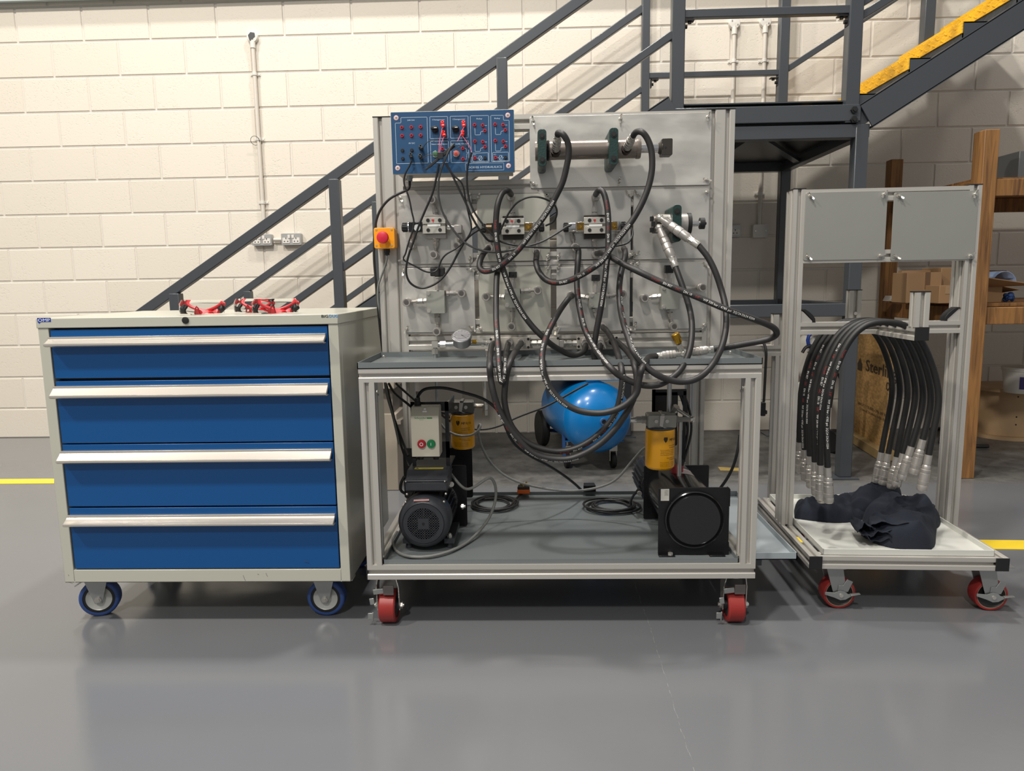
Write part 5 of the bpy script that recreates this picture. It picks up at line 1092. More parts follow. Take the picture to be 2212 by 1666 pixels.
# ================================================================ POWER PACKS
def ppack_common(): pass
ZT = zb1+.002
MOTG = mat('motor_charcoal', (50, 52, 57), .42, 0, bump=.15, bscale=250)
FILT_Y = mat('filter_yellow', (240, 168, 8), .34, 0, coat=.3); HEADM = mat('cast_head', (148, 146, 138), .45, .6, bump=.3, bscale=120)
INK = mat('ink', (60, 44, 20), .6)
def filt(par, pxc, pyt, pyb, pw, Y, head_l, head_r, ht, dark=False, rot=0):
    c = A(pxc, pyt, Y); zt = c.z; zb = A(pxc, pyb, Y).z; r = pw/2*Y/1560; hz = A(pxc, ht, Y).z
    f = obj('filter_can', MB().lathe((c.x, Y, zb), ZA, [(0, r*.55), (.002, r*.85), (.008, r*.98), (.012, r), (zt-zb-.003, r), (zt-zb, r*.95)], 40), FILT_Y, par)
    obj('filter_rim', MB().lathe((c.x, Y, zt-.001), ZA, [(0, r*.96), (.008, r*.96), (.008, r*.8)], 36), MOTG, f)
    # curved print on the can
    tm = MB()
    def ct(s_, ang0, z, h, fit, bold=0):
        vs, fs, w_ = textmesh(s_); k = h/.72; kx = fit/max(w_, 1e-6)
        tm.add([V((c.x+(r+.0004)*math.sin(rot+ang0+v.x*kx/r), Y-(r+.0004)*math.cos(rot+ang0+v.x*kx/r), z+v.y*k+bold*.0001)) for v in vs], fs)
    H = zt-zb
    for e_ in (0, .0004): ct('MP', .27+e_/r, zb+H*.74, .0085, .013, 4*(e_ > 0))
    ct('FILTRI', .27+.0155/r, zb+H*.74, .0080, .020)
    sh = [(-.007, .012), (.006, .012), (.007, .005), (.004, -.001), (-.0005, -.006), (-.005, -.001), (-.008, .005)]
    a0 = 0
    tm.add([V((c.x+(r+.0004)*math.sin(rot+a0+x_*.9/r), Y-(r+.0004)*math.cos(rot+a0+x_*.9/r), zb+H*.75+z_)) for x_, z_ in sh], [tuple(range(7))])
    lines = [('AUSTAUSCHPATRONE', .62, .0028, .034, .22), ('CS-050-A10-A', .565, .0042, .032, .26), ('Es wird empfohlen, die ersten', .515, .0028, .050, -.36), ('100 Betriebsstunden nach dem', .475, .0028, .050, -.36), ('500 Betriebsstunden auswechseln.', .435, .0028, .050, -.36), ('Keine Motorelemente benutzen.', .395, .0028, .048, -.36), ('REPLACEMENT OF THE', .315, .0028, .036, .08), ('CS-050-A10-A', .27, .0038, .032, .26), ('Nous recommandons de changer', .215, .0026, .052, -.38), ('la premiere fois apres 50 heures', .18, .0026, .052, -.38), ('toutes les 500 heures. Serrer', .145, .0026, .052, -.38), ("d'huile jusqu'au joint a fond.", .11, .0026, .050, -.38), ('Telefon: 02 - 95703497', .045, .0018, .026, -.62)]
    for s_, zf, h, fit, a_ in lines: ct(s_, a_, zb+H*zf, h, fit)
    obj('filter_print', tm, INK, f, flat=True)
    xl, xr = A(head_l, ht, Y).x, A(head_r, ht, Y).x
    hd = obj('filter_head', MB().rr(xl+.004, xr-.004, zt+.006, hz, Y-.030, Y+.03, .006).cyl((xl+.003, Y, (zt+hz)/2+.004), (xr-.003, Y, (zt+hz)/2+.004), (hz-zt)*.42, n=24).box(c.x-.004, c.x+.008, Y-.034, Y+.02, hz-.004, hz+.006), HEADM if not dark else mat('cast_head_dark', (96, 94, 88), .5, .5, bump=.3, bscale=120), par, bev=.002)
    bb = MB()
    for dx in (-.018, .016): bb.lathe((c.x+dx, Y-.030, (zt+hz)/2+.004), FR, [(0, .006), (.003, .006), (.003, .003)], 14)
    bb.poly([(c.x-.006, Y-.031, hz-.002), (c.x+.008, Y-.031, hz-.002), (c.x+.002, Y-.031, zt+.012), (c.x+.018, Y-.031, zt+.006), (c.x+.010, Y-.031, zt+.006), (c.x-.008, Y-.031, zt+.014)], FR*.004)
    obj('head_bolt', bb, NICKEL, hd)
    return c.x, Y, (zt+hz)/2+.004, hz
# ---------- left power pack
lp_ = thing('hydraulic_power_pack', 'left hydraulic power pack: black finned motor with fan grille facing forward', 'power pack', A(915, 1190, 2.3))
MYc = 2.17
mc = A(915, 1131, MYc); mx_, mz = mc.x, mc.z; mr = .083
FZ = mz
fan = obj('fan_cover', MB().lathe((mx_, MYc+.075, mz), FR, [(0, mr), (.055, mr), (.066, mr*.97), (.076, mr*.88), (.079, mr*.80), (.077, mr*.78), (.080, mr*.76)], 48, caps=False), MOTG, lp_)
# square-hole grille
g = MB(); gr = mr*.62; nb = 13; pit = 2*gr/nb
for k in range(nb+1):
    u = -gr+pit*k; hl = math.sqrt(max(gr*gr-u*u, .0001)); yb_ = MYc-.0045
    g.box(mx_+u-.0016, mx_+u+.0016, yb_, yb_+.002, mz-hl, mz+hl); g.box(mx_-hl, mx_+hl, yb_, yb_+.002, mz+u-.0016, mz+u+.0016)
g.box(mx_-.017, mx_+.017, yb_-.0004, yb_+.002, mz-.017, mz+.017)
# solid segments outside the round grid
for k in range(40):
    a0, a1 = 2*math.pi*k/40, 2*math.pi*(k+1)/40
    q = []
    for a_, rr_ in ((a0, gr*.98), (a1, gr*.98), (a1, mr*.77), (a0, mr*.77)): q.append((mx_+rr_*math.cos(a_), yb_-.0004, mz+rr_*math.sin(a_)))
    g.poly(q, (0, .002, 0))
obj('grille', g, MOTG, fan)
obj('centre_hole', MB().cyl((mx_, yb_-.0006, mz), (mx_, yb_-.0012, mz), .0045), BLACK, fan)
fn = MB()
for k in range(8):
    a_ = k/8*2*math.pi; d = V((math.cos(a_), 0, math.sin(a_))); fn.beam(V((mx_, MYc+.02, mz))+d*.018, V((mx_, MYc+.02, mz))+d*.055, .003, .03, up=YA)
fn.cyl((mx_, MYc+.005, mz), (mx_, MYc+.035, mz), .02)
obj('fan', fn, mat('fan_grey', (150, 146, 140), .5), fan)
obj('interior_shade_disc', MB().cyl((mx_, MYc+.045, mz), (mx_, MYc+.05, mz), mr*.9), BLACK, fan)  # black disc added as the shade behind the fan
bdy = MB().cyl((mx_, MYc+.07, mz), (mx_, MYc+.24, mz), mr*.86, n=36)
for k in range(30):
    a_ = k/30*2*math.pi; d = V((math.cos(a_), 0, math.sin(a_))); bdy.beam(V((mx_, MYc+.08, mz))+d*mr*.92, V((mx_, MYc+.225, mz))+d*mr*.92, .0022, .014, up=d)
obj('finned_body', bdy, MOTG, lp_)
obj('warning_sticker', MB().poly([(mx_-.028, MYc+.0, mz+mr*.93), (mx_+.02, MYc+.0, mz+mr*.95), (mx_+.02, MYc-.001, mz+mr*.90), (mx_-.028, MYc-.001, mz+mr*.88)], (0, -.003, 0)), mat('sticker_rose', (200, 150, 146), .5), fan)
# terminal box
tp0, tp1 = A(874, 1010, 2.20), A(969, 1062, 2.20)
z0_, z1_ = A(920, 1062, 2.20).z, A(920, 1016, 2.23).z
xa, xb = A(876, 1040, 2.2).x, A(966, 1040, 2.2).x
tb = obj('terminal_box', MB().poly([(xa, 2.20, z0_), (xa, 2.19, z0_+.006), (xa, 2.19, z0_+.032), (xa, 2.20, z0_+.036), (xa, 2.235, z1_), (xa, 2.33, z1_), (xa, 2.33, z0_)], (xb-xa, 0, 0)).box(xa-.002, xb+.002, 2.188, 2.34, z0_+.034, z0_+.039), MOTG, lp_, bev=.002)
ws = MB().box(xa+.022, xb-.018, 2.245, 2.262, z1_, z1_+.0006); wsk = obj('warning_label', ws, mat('warning_yellow', (214, 196, 60), .5), tb)
tm = MB(); text(tm, 'SUITABLE FOR 230V', (xa+.044, 2.25, z1_+.0008), XA, YA, .005, fitw=.028); tm.poly([(xa+.024, 2.247, z1_+.0008), (xa+.036, 2.247, z1_+.0008), (xa+.030, 2.258, z1_+.0008)], (0, 0, .0001)); obj('print', tm, INK, wsk, flat=True)
sc_ = MB()
for x in (xa+.003, xb-.006): sc_.sph((x, 2.187, z0_+.036), .0028)
for px, py in ((879, 1068), (963, 1067), (876, 1085), (959, 1084)): sc_.sph(A(px, py, 2.19), .004)
obj('screw', sc_, STEEL, tb)
ft = MB()
for px in (880, 970):
    x = A(px, 1180, 2.19).x; ft.box(x-.016, x+.016, 2.20, 2.36, ZT+.018, ZT+.034).cyl((x, 2.22, ZT), (x, 2.22, ZT+.018), .011, .008, n=16).cyl((x, 2.34, ZT), (x, 2.34, ZT+.018), .011, n=12)
ft.box(mx_-.05, mx_+.05, 2.24, 2.37, ZT+.018, mz-mr*.6)
obj('foot', ft, MOTG, lp_)
fb = MB()
for px in (880, 970): x = A(px, 1180, 2.19).x; fb.cyl((x, 2.22, ZT), (x, 2.22, ZT+.016), .008).sph((x, 2.212, ZT+.042), .007).cyl((x, 2.212, ZT+.034), (x, 2.212, ZT+.042), .009, n=6)
x = A(995, 1094, 2.3).x; fb.cyl((x, 2.3, A(995, 1094, 2.3).z), (x+.016, 2.3, A(995, 1094, 2.3).z), .006).cyl((x+.004, 2.3, A(995, 1094, 2.3).z), (x+.010, 2.3, A(995, 1094, 2.3).z), .010, n=6)
fb.lathe(A(975, 1046, 2.28), FR, [(0, .009), (.004, .009), (.004, .004)], 16)
obj('foot_bolt', fb, STEEL, lp_)
# tank behind with square end plates
p, q = A(966, 1006, 2.42), A(1010, 1136, 2.42)
obj('end_plate', MB().rr(A(905, 1006, 2.42).x, q.x, q.z, p.z, 2.42, 2.425, .006), BLACKP, lp_)
p, q = A(972, 968, 2.66), A(1022, 1075, 2.66)
obj('end_plate', MB().rr(A(870, 968, 2.66).x, q.x, max(q.z, ZT+.004), p.z, 2.66, 2.665, .008), BLACKP, lp_)
tc = A(945, 1040, 2.5); rt = .072; tz = ZT+.085
TANKM = mat('gloss_black_tank', (18, 18, 20), .16, 0, coat=.6)
tx = A(950, 1040, 2.5).x
obj('oil_tank', MB().lathe((tx, 2.40, tz+.01), YA, [(0, rt*.8), (.006, rt), (.30, rt), (.306, rt*.8)], 40), TANKM, lp_)
p, q = A(930, 990, 2.5), A(975, 1004, 2.5)
obj('filler_cap', MB().cyl((A(947, 1000, 2.46).x, 2.46, tz+.075), (A(947, 1000, 2.46).x, 2.46, tz+.098), .014, n=18), mat('dark_red_cap', (96, 30, 34), .4), lp_)
obj('tank_label', MB().lathe((tx, 2.42, tz+.01), YA, [(0, rt+.0005), (.05, rt+.0005)], 40) if False else MB().poly([A(956, 994, 2.43), A(974, 993, 2.45), A(971, 1003, 2.43), A(960, 1002, 2.42)], FR*.001), mat('label_silver', (170, 160, 158), .5), lp_)
# bracket carrying the switch box
bx0, bx1 = A(886, 875, 2.28).x, A(968, 875, 2.28).x; bz0, bz1 = A(930, 1012, 2.28).z, A(930, 869, 2.28).z
obj('bracket', MB().box(bx0, bx0+.012, 2.285, 2.289, bz0, bz1).box(bx1-.012, bx1, 2.285, 2.289, bz0, bz1).box(bx0, bx1, 2.285, 2.289, bz1-.030, bz1).box(bx0, bx1, 2.285, 2.289, A(930, 990, 2.28).z, A(930, 955, 2.28).z).box(bx1-.004, bx1, 2.285, 2.46, bz1-.03, bz1-.006).box(bx0, bx1, 2.285, 2.44, bz0, bz0+.004), BLACKP, lp_)
p, q = A(886.5, 899, 2.215), A(950, 987, 2.215); zt2 = A(918, 877, 2.25).z
CREAM = mat('cream_enclosure', (214, 207, 188), .42)
sb = obj('switch_box', MB().poly([(p.x, 2.215, q.z), (p.x, 2.215, p.z), (p.x, 2.235, zt2), (p.x, 2.283, zt2), (p.x, 2.283, q.z)], (q.x-p.x, 0, 0)), CREAM, lp_, bev=.002)
D1 = mp(780, 820, 3.967)
for (x, y), m_, s_ in ((D1(519, 552), mat('stop_red', (178, 26, 36), .35), 'O'), (D1(601, 551), mat('start_green', (0, 128, 72), .35), 'I')):
    c = A(x, y, 2.213); b = obj('push_button', MB().lathe(c, FR, [(-.001, .0135), (.003, .0135), (.005, .0125), (.0065, .0118), (.007, 0)], 32), m_, sb)
    if s_ == 'O': obj('button_mark', MB().lathe(c, FR, [(.0068, .0058), (.0076, .0058), (.0076, .0038), (.0068, .0038)], 24), WHITE, b)
    else: obj('button_mark', MB().box(c.x-.0008, c.x+.0008, c.y-.0078, c.y-.007, c.z-.0045, c.z+.0045), WHITE, b)
tm = MB(); a = A(*D1(456, 337), 2.2146); b_ = A(*D1(560, 337), 2.2146); text(tm, 'Schneider', (a.x, 2.2146, a.z), XA, ZA, .0052, fitw=b_.x-a.x, bold=.0002)
c0, c1 = A(*D1(562, 326), 2.2146), A(*D1(609, 336), 2.2146); tm.box(c0.x, c1.x, 2.2145, 2.2149, c1.z, c0.z)
a = A(*D1(499, 348), 2.2146); text(tm, 'Electric', (a.x, 2.2146, a.z), XA, ZA, .0022, fitw=.014)
obj('lettering', tm, mat('print_green', (36, 140, 60), .5), sb, flat=True)
p_ = A(*D1(546, 256), 2.228); obj('cover_screw', MB().cyl(p_+YA*.01, p_, .004).box(p_.x-.007, p_.x+.007, 2.222, 2.232, p_.z-.008, p_.z-.003), STEEL, sb)
gp = A(902, 872, 2.26); obj('cable_gland', MB().cyl((gp.x, 2.262, zt2), (gp.x, 2.262, zt2+.012), .011, n=8).cyl((gp.x, 2.262, zt2+.012), (gp.x, 2.262, zt2+.024), .0085), BLACK, sb)
for px in (909, 942): g_ = A(px, 992, 2.25); obj('cable_gland', MB().cyl((g_.x, 2.25, q.z), (g_.x, 2.25, q.z-.010), .011, n=8).cyl((g_.x, 2.25, q.z-.010), (g_.x, 2.25, q.z-.016), .009), BLACK, sb)
fx, fy, fz, fh = filt(lp_, 998.5, 893, 968, 53, 2.50, 963, 1026, 866, dark=True, rot=-.28)
obj('return_pipe', MB().cyl((A(943, 850, 2.50).x, 2.50, fz), (A(943, 850, 2.5).x, 2.50, zt0-.002), .0065).cyl((A(943, 850, 2.5).x, 2.5, fz), (fx-.03, 2.5, fz), .0065), GP, lp_)
mb = MB(); e = A(1047, 872, 2.46); mb.cyl((fx+.045, 2.5, fz), (e.x, 2.49, fz), .009, n=6).cyl((e.x, 2.48, fz-.018), (e.x, 2.48, zt0-.02), .006).cyl((e.x, 2.48, zt0-.02), (e.x, 2.48, zt0-.002), .010, n=6).cyl((e.x, 2.48, fz-.010), (e.x, 2.48, fz+.006), .010, n=6).cyl((e.x, 2.48, fz-.03), (e.x, 2.48, fz-.012), .0095, n=10)
obj('pipe_fitting', mb, STEEL, lp_)
# ---------- right power pack
rp = thing('hydraulic_power_pack', 'right hydraulic power pack: round black oil tank held in square black end plates', 'power pack', A(1498, 1200, 2.3))
Yf = 2.14
p, q = A(1423, 1054, Yf), A(1573, 1198, Yf); tcx, tcz = A(1499, 1121, Yf).x, A(1499, 1121, Yf).z; rt = 66*Yf/1560
mb = MB().rr(p.x, q.x, ZT, p.z, Yf, Yf+.004, .006).box(q.x-.002, q.x+.002, Yf, Yf+.03, p.z-.06, p.z-.006).box(q.x-.002, q.x+.002, Yf, Yf+.03, ZT, ZT+.04).box(p.x, p.x+.05, Yf-.016, Yf+.002, ZT, ZT+.003).box(q.x-.06, q.x-.012, Yf-.016, Yf+.002, ZT, ZT+.003)
obj('end_plate', mb, BLACKP, rp, bev=.001)
obj('oil_tank', MB().lathe((tcx, Yf+.42, tcz), FR, [(0, rt*.9), (.01, rt*1.0), (.405, rt), (.424, rt*1.0), (.432, rt*.985), (.434, rt*.95), (.430, rt*.92), (.428, rt*.90), (.434, rt*.86), (.436, rt*.84), (.437, 0)], 56), TANKM, rp)
q1, q2 = A(1391, 1006, 2.48), A(1526, 1130, 2.48)
obj('end_plate', MB().rr(q1.x, q2.x+.005, ZT, q1.z, 2.48, 2.484, .006), BLACKP, rp, bev=.001)
bl = MB()
for px in (1447,): b_ = A(px, 1194, Yf); bl.cyl((b_.x, Yf-.008, ZT+.003), (b_.x, Yf-.008, ZT+.010), .008, n=6)
b_ = A(1381, 1065, 2.47); bl.lathe(b_, FR, [(0, .008), (.01, .008), (.01, .005)], 12)
obj('foot_bolt', bl, STEEL, rp)
E3 = mp(1220, 800, 3.786)
a, b_ = A(*E3(786, 972), Yf-.001), A(*E3(853, 1068), Yf-.001)
lb = obj('maker_label', MB().box(a.x, b_.x, Yf-.0012, Yf-.0004, b_.z, a.z), mat('label_white', (200, 196, 186), .5), rp)
tm = MB()
for i, s_ in enumerate(('M3M1/TA/0/1', 'PROFIPMPN', 'TAPG')): text(tm, s_, (b_.x-.0052-i*.0042, Yf-.0014, a.z-.003), V((0, 0, -1)), XA, .0028, fitw=.018)
obj('label_print', tm, BLACK, lb, flat=True)
# silver label wrapped on the tank
lm = MB(); ring_ = []
for yy in (2.33, 2.40):
    for k in range(9): a_ = R_(62+4.5*k); ring_.append((tcx+(rt+.0006)*math.cos(a_), yy, tcz+(rt+.0006)*math.sin(a_)))
lm.add(ring_, [(k, k+1, k+10, k+9) for k in range(8)]); obj('tank_label', lm, mat('label_silver', (170, 160, 158), .5), rp)
# motor behind, finned
bm_ = MB().cyl((A(1420, 1060, 2.6).x, 2.50, tcz+.0), (A(1420, 1060, 2.6).x, 2.70, tcz+.0), .072, n=30)
for k in range(30):
    a_ = k/30*2*math.pi; d = V((math.cos(a_), 0, math.sin(a_))); c = V((A(1420, 1060, 2.6).x, 0, tcz)); bm_.beam(c+V((0, 2.51, 0))+d*.076, c+V((0, 2.69, 0))+d*.076, .0022, .014, up=d)
obj('finned_motor', bm_, MOTG, rp)
fx, fy, fz, fh = filt(rp, 1426, 925, 1011, 64, 2.30, 1394, 1461, 893, rot=.23)
mb = MB(); z = fz
a = A(1362, 905, 2.30).x
mb.cyl((a, 2.30, z), (a+.018, 2.30, z), .008, .011).cyl((a+.014, 2.30, z), (a+.034, 2.30, z), .0115, n=6).cyl((a+.032, 2.3, z), (fx-.042, 2.3, z), .009, n=12).cyl((fx-.060, 2.3, z), (fx-.046, 2.3, z), .013, n=6)
r0 = fx+.044; r1 = A(1487, 903, 2.30).x
obj('pipe_fitting', mb, STEEL, rp); mb = MB(); mb.cyl((r0, 2.30, z), (r0+.014, 2.30, z), .012, n=6).cyl((r0+.012, 2.3, z), (r1+.008, 2.3, z), .009, n=6).sph((r1+.012, 2.3, z), .011)
mb.cyl((r0+.012, 2.32, z+.03), (r1+.004, 2.30, z+.006), .006).cyl((r0+.004, 2.33, z+.022), (r0+.012, 2.32, z+.038), .012, n=6)
obj('pipe_fitting', mb, STEEL, rp)
sx = A(1447, 860, 2.32).x; sx2 = A(1467, 950, 2.32).x
obj('supply_pipe', MB().cyl((sx, 2.33, fh-.004), (sx, 2.33, zt0-.002), .0075).cyl((sx2, 2.31, z-.01), (sx2, 2.31, tcz+rt*.6), .0072), GP, rp)
obj('filler_cap', MB().cyl((A(1464, 1005, 2.35).x, 2.36, tcz+rt*.96), (A(1464, 1005, 2.35).x, 2.36, tcz+rt+.018), .020, n=20), mat('cap_red', (150, 24, 34), .4), rp)
k0, k1 = A(1410, 838, 2.46), A(1482, 1000, 2.46); wtk = .026
obj('bracket', MB().box(k0.x, k1.x-.03, 2.47, 2.475, A(1440, 920, 2.46).z, A(1440, 848, 2.46).z).box(k1.x-.012, k1.x, 2.47, 2.475, A(1440, 1000, 2.46).z, A(1440, 846, 2.46).z).box(k0.x, k1.x, 2.47, 2.475, A(1440, 856, 2.46).z, A(1440, 842, 2.46).z).box(k0.x, k0.x+.012, 2.47, 2.475, A(1440, 1004, 2.46).z, A(1440, 842, 2.46).z), BLACKP, rp, bev=.001)
obj('black_switch_box', MB().rr(A(1414, 850, 2.5).x, A(1462, 850, 2.5).x, A(1440, 960, 2.5).z, A(1440, 846, 2.5).z, 2.478, 2.54, .006), BLACKP, rp)
for i, (xa_, xb_) in enumerate(((1478, 1484), (1484, 1476), (1488, 1492))):
    cable('black cable looping behind the bracket of the right power pack, %s strand' % ('inner', 'middle', 'outer')[i], lerpY([(1468+i*4, 850), (xa_, 880), (xb_+2, 930), (1476+i*3, 980), (1470+i*2, 1005)], [(0, 2.50), (4, 2.47)]), .0042)

# ================================================================ CABLES BELOW
cable('black mains cable arching from the top gland of the switch box across to the right', lerpY([(902, 866), (903, 856), (915, 842), (936, 838), (965, 839), (1000, 848), (1035, 858), (1060, 872), (1080, 893), (1093, 925), (1110, 958), (1145, 985), (1180, 1003), (1215, 1025), (1240, 1044), (1255, 1058)], [(0, 2.262), (8, 2.36), (12, 2.50), (15, 2.72)]), .0050)
cable('black cable from above to the back of the switch box', lerpY([(856, 829), (870, 842), (885, 855), (898, 866)], [(0, 2.42), (3, 2.30)]), .0042)
cable('dark cable curving from above to the bracket of the switch box', lerpY([(840, 829), (850, 846), (865, 860), (880, 872), (900, 885), (960, 893), (970, 902)], [(0, 2.42), (3, 2.32), (6, 2.42)]), .0042)
cable('dark cable from the switch box bracket to the right behind the yellow filter', lerpY([(952, 895), (975, 912), (1010, 925), (1045, 928), (1080, 920), (1110, 905), (1140, 893), (1175, 880), (1210, 862), (1240, 845), (1270, 829)], [(0, 2.44), (2, 2.60), (10, 2.74)]), .0040, mat('dark_grey_cable', (62, 61, 60), .45))
cable('grey braided hose over the yellow filter and down across to the right power pack', lerpY([(950, 912), (965, 930), (990, 941), (1015, 941), (1032, 932), (1038, 921), (1036, 917), (1033, 926), (1035, 945), (1043, 970), (1060, 1000), (1090, 1027), (1130, 1045), (1180, 1056), (1235, 1061), (1290, 1054), (1330, 1037), (1360, 1003), (1385, 974), (1396, 966)], [(0, 2.44), (4, 2.42), (8, 2.45), (14, 2.50), (23, 2.34)]), .0042, GREYPVC)
cable('grey braided hose curling from the left motor round its front on the lower tray', lerpY([(946, 1004), (965, 1013), (980, 1032), (998, 1052), (1012, 1057), (1030, 1049), (1050, 1035), (1062, 1034), (1070, 1050), (1071, 1075), (1063, 1105)], [(0, 2.36), (4, 2.30), (9, 2.36), (11, 2.34)])+[AZ(1046, 1135, ZT+.03)]+[AZ(x_, y_, ZT+.0075) for x_, y_ in ((1012, 1170), (975, 1190), (930, 1202), (890, 1203), (864, 1196), (851, 1182), (849, 1166), (858, 1150))], .0048, GREYPVC)
cable('black lead curving at the left side of the terminal box', lerpY([(873, 1030), (866, 1045), (866, 1060), (878, 1068)], [(0, 2.24), (3, 2.26)]), .0045)
cable('black cable running down inside the left corner post to the motor', lerpY([(834, 829), (846, 880), (860, 940), (874, 985), (884, 1008)], [(0, 2.41), (4, 2.34)]), .0042)
def coil(label, cx, cyy, rx, ry, z0, n, seed, tail):
    random.seed(seed); pts = []
    for k in range(n*14):
        a_ = k/14*2*math.pi; j = 1+random.uniform(-.02, .02)+.13*math.sin(k*.137+seed)+.06*math.sin(k*.31)
        pts.append(V((cx+rx*j*math.cos(a_)+.012*math.sin(k*.083+seed), cyy+ry*j*math.sin(a_), z0+.0045+.0022*(k/14)+.002*math.sin(a_*.5))))
    pts += tail
    return cable(label, pts, .0042, n=2)
cA = AZ(1072, 1087, ZT+.01); plg = AZ(1128, 1073, ZT)
coil('black mains cable coiled on the lower tray by the left power pack', cA.x-.005, cA.y, .080, .085, ZT, 4, 3, [V((plg.x-.01, plg.y+.03, ZT+.01)), V((plg.x+.018, plg.y+.005, ZT+.010)), V((plg.x, plg.y+.0, ZT+.02))])
cB = AZ(1322, 1092, ZT+.01); plb = AZ(1273, 1068, ZT)
coil('black mains cable coiled on the lower tray by the right power pack', cB.x, cB.y, .088, .075, ZT, 5, 5, [V((cB.x+.05, cB.y-.01, ZT+.02)), A(1380, 1056, 2.50)])
def ukplug(label, c, m_, up=True, rz=0):
    t = thing('mains_plug', label, 'plug', c, local=True, rz=rz)
    obj('plug_body', MB().poly([(-.025, -.02, 0), (.025, -.02, 0), (.022, .022, 0), (.010, .028, 0), (-.010, .028, 0), (-.022, .022, 0)], (0, 0, .018)), m_, t, bev=.003)
    obj('plug_face', MB().poly([(-.024, -.019, .018), (.024, -.019, .018), (.021, .021, .018), (-.021, .021, .018)], (0, 0, .010)), BLACK, t, bev=.002)
    if up: obj('pin', MB().box(-.002, .002, -.014, -.006, .028, .046).box(-.014, -.007, .008, .011, .028, .040).box(.007, .014, .008, .011, .028, .042), BRASS, t)
    return t
ukplug('orange mains plug lying pins up on the coil by the left power pack', V((plg.x+.006, plg.y, ZT+.016)), ORANGE)
ukplug('black mains plug standing on the coil at the back of the lower tray', V((plb.x, plb.y, ZT+.014)), BLACK, up=False)
# ================================================================ HOSE TROLLEY (right)
TRZ = R_(-2.3); TO = V((1.2, 2.15, 0)); TEX = V((math.cos(TRZ), math.sin(TRZ), 0)); TEY = V((-math.sin(TRZ), math.cos(TRZ), 0))
def T(px, py, ly):
    d = ray(px, py); t = ((TO-EYE).dot(TEY)+ly)/d.dot(TEY); P = EYE+d*t-TO; return V((P.dot(TEX), P.dot(TEY), P.z))
def TZ(px, py, z):
    P = AZ(px, py, z)-TO; return V((P.dot(TEX), P.dot(TEY), P.z+0))
tr = thing('hose_trolley', 'aluminium hose trolley with two metal plates, white tray and red castors on the right', 'trolley', TO, rz=TRZ, local=True)
u4 = .040
tx0, tx1 = -.355, .236; tzb = .154; ty1 = .62
def tp_(name, *a, u=u4): return obj(name, MB().prof(*a, u=u), ALU, tr)
tp_('base_rail', 'x', tx0+.038, tx1-.038, 0, tzb, u4, u4); tp_('base_rail', 'x', tx0+.038, tx1-.038, ty1-u4, tzb, u4, u4)
tp_('base_rail', 'y', 0, ty1, tx0, tzb, u4-.002, u4); tp_('base_rail', 'y', 0, ty1, tx1-u4+.002, tzb, u4-.002, u4)
for x in (tx0, tx1-u4+.002): obj('end_cap', MB().box(x-.0005, x+u4-.0015, -.004, 0, tzb-.0005, tzb+u4+.0005), BLACK, tr, bev=.001)
obj('rail_sticker', MB().box(tx0+.012, tx0+.02, T(1745, 1172, .1).y*0+.12, .17, tzb+u4, tzb+u4+.0008), mat('sticker_yellow', (230, 200, 60), .5), tr)
uy = .29; uzt = 1.335
for x in (tx0, tx1-u4+.002):
    tp_('upright', 'z', tzb+u4, uzt, x, uy, u4-.002, .08); obj('upright_cap', MB().box(x-.001, x+u4-.001, uy-.001, uy+.081, uzt, uzt+.003), BLACK, tr)
tix0, tix1 = tx0+u4-.002, tx1-u4+.002
def trail(py): z = T(1900, py, uy).z; tp_('cross_rail', 'x', tix0, tix1, uy, z-u4, u4, u4)
zt_r = uzt-.002
tp_('cross_rail', 'x', tix0, tix1, uy, zt_r-u4, u4, u4)
zlow = T(1900, 566, uy).z; tp_('cross_rail', 'x', tix0, tix1, uy, zlow, u4, u4)
zsh0 = T(1840, 722, uy).z; zsh1 = zsh0+u4-.001; tp_('peg_rail', 'x', tix0, tix1, uy, zsh0, u4, u4)
# plates
def tplate(label, px0, px1):
    a, b_ = T(px0, 416, uy-.004), T(px1, 560, uy-.004)
    P = TO+TEX*((a.x+b_.x)/2)+TEY*(uy-.006); t = thing('blank_plate', label, 'plate', V((P.x, P.y, b_.z)), 'blank plates on the hose trolley', rz=TRZ, local=True)
    w_ = (b_.x-a.x)/2; h = a.z-b_.z
    obj('plate_sheet', MB().rr(-w_, w_, 0, h, .002, .006, .006), PLATE2, t, bev=.0006)
    for i, (sx, z, a_) in enumerate(((-1, h-.012, -50), (1, h-.012, 55), (-1, .012, -45), (1, .012, 20))):
        wingnut(t, 0, 0, rz=a_+(15 if px0 > 1900 else 0), P=V((sx*(w_-.014), .002, z)))
tplate('left blank metal plate with wing nuts on the hose trolley', 1741, 1910); tplate('right blank metal plate with wing nuts on the hose trolley', 1932, 2104)
obj('tray', MB().box(tx0+.05, tx1-.05, -.0, .01, 0, 0), TRAYW, tr) if False else None
def ttray(x0, x1, y0, y1, z, h, par, m_=TRAYW):
    t_ = .003; obj('tray', MB().box(x0, x1, y0, y1, z, z+t_).box(x0, x1, y0, y0+t_, z, z+h).box(x0, x1, y1-t_, y1, z, z+h).box(x0, x0+t_, y0, y1, z, z+h).box(x1-t_, x1, y0, y1, z, z+h), m_, par, bev=.0008)
tl = T(1776, 1190, .02).x; trx = T(2145, 1200, .02).x
ttray(tl, trx, .012, ty1-.02, tzb+u4, .020, tr)
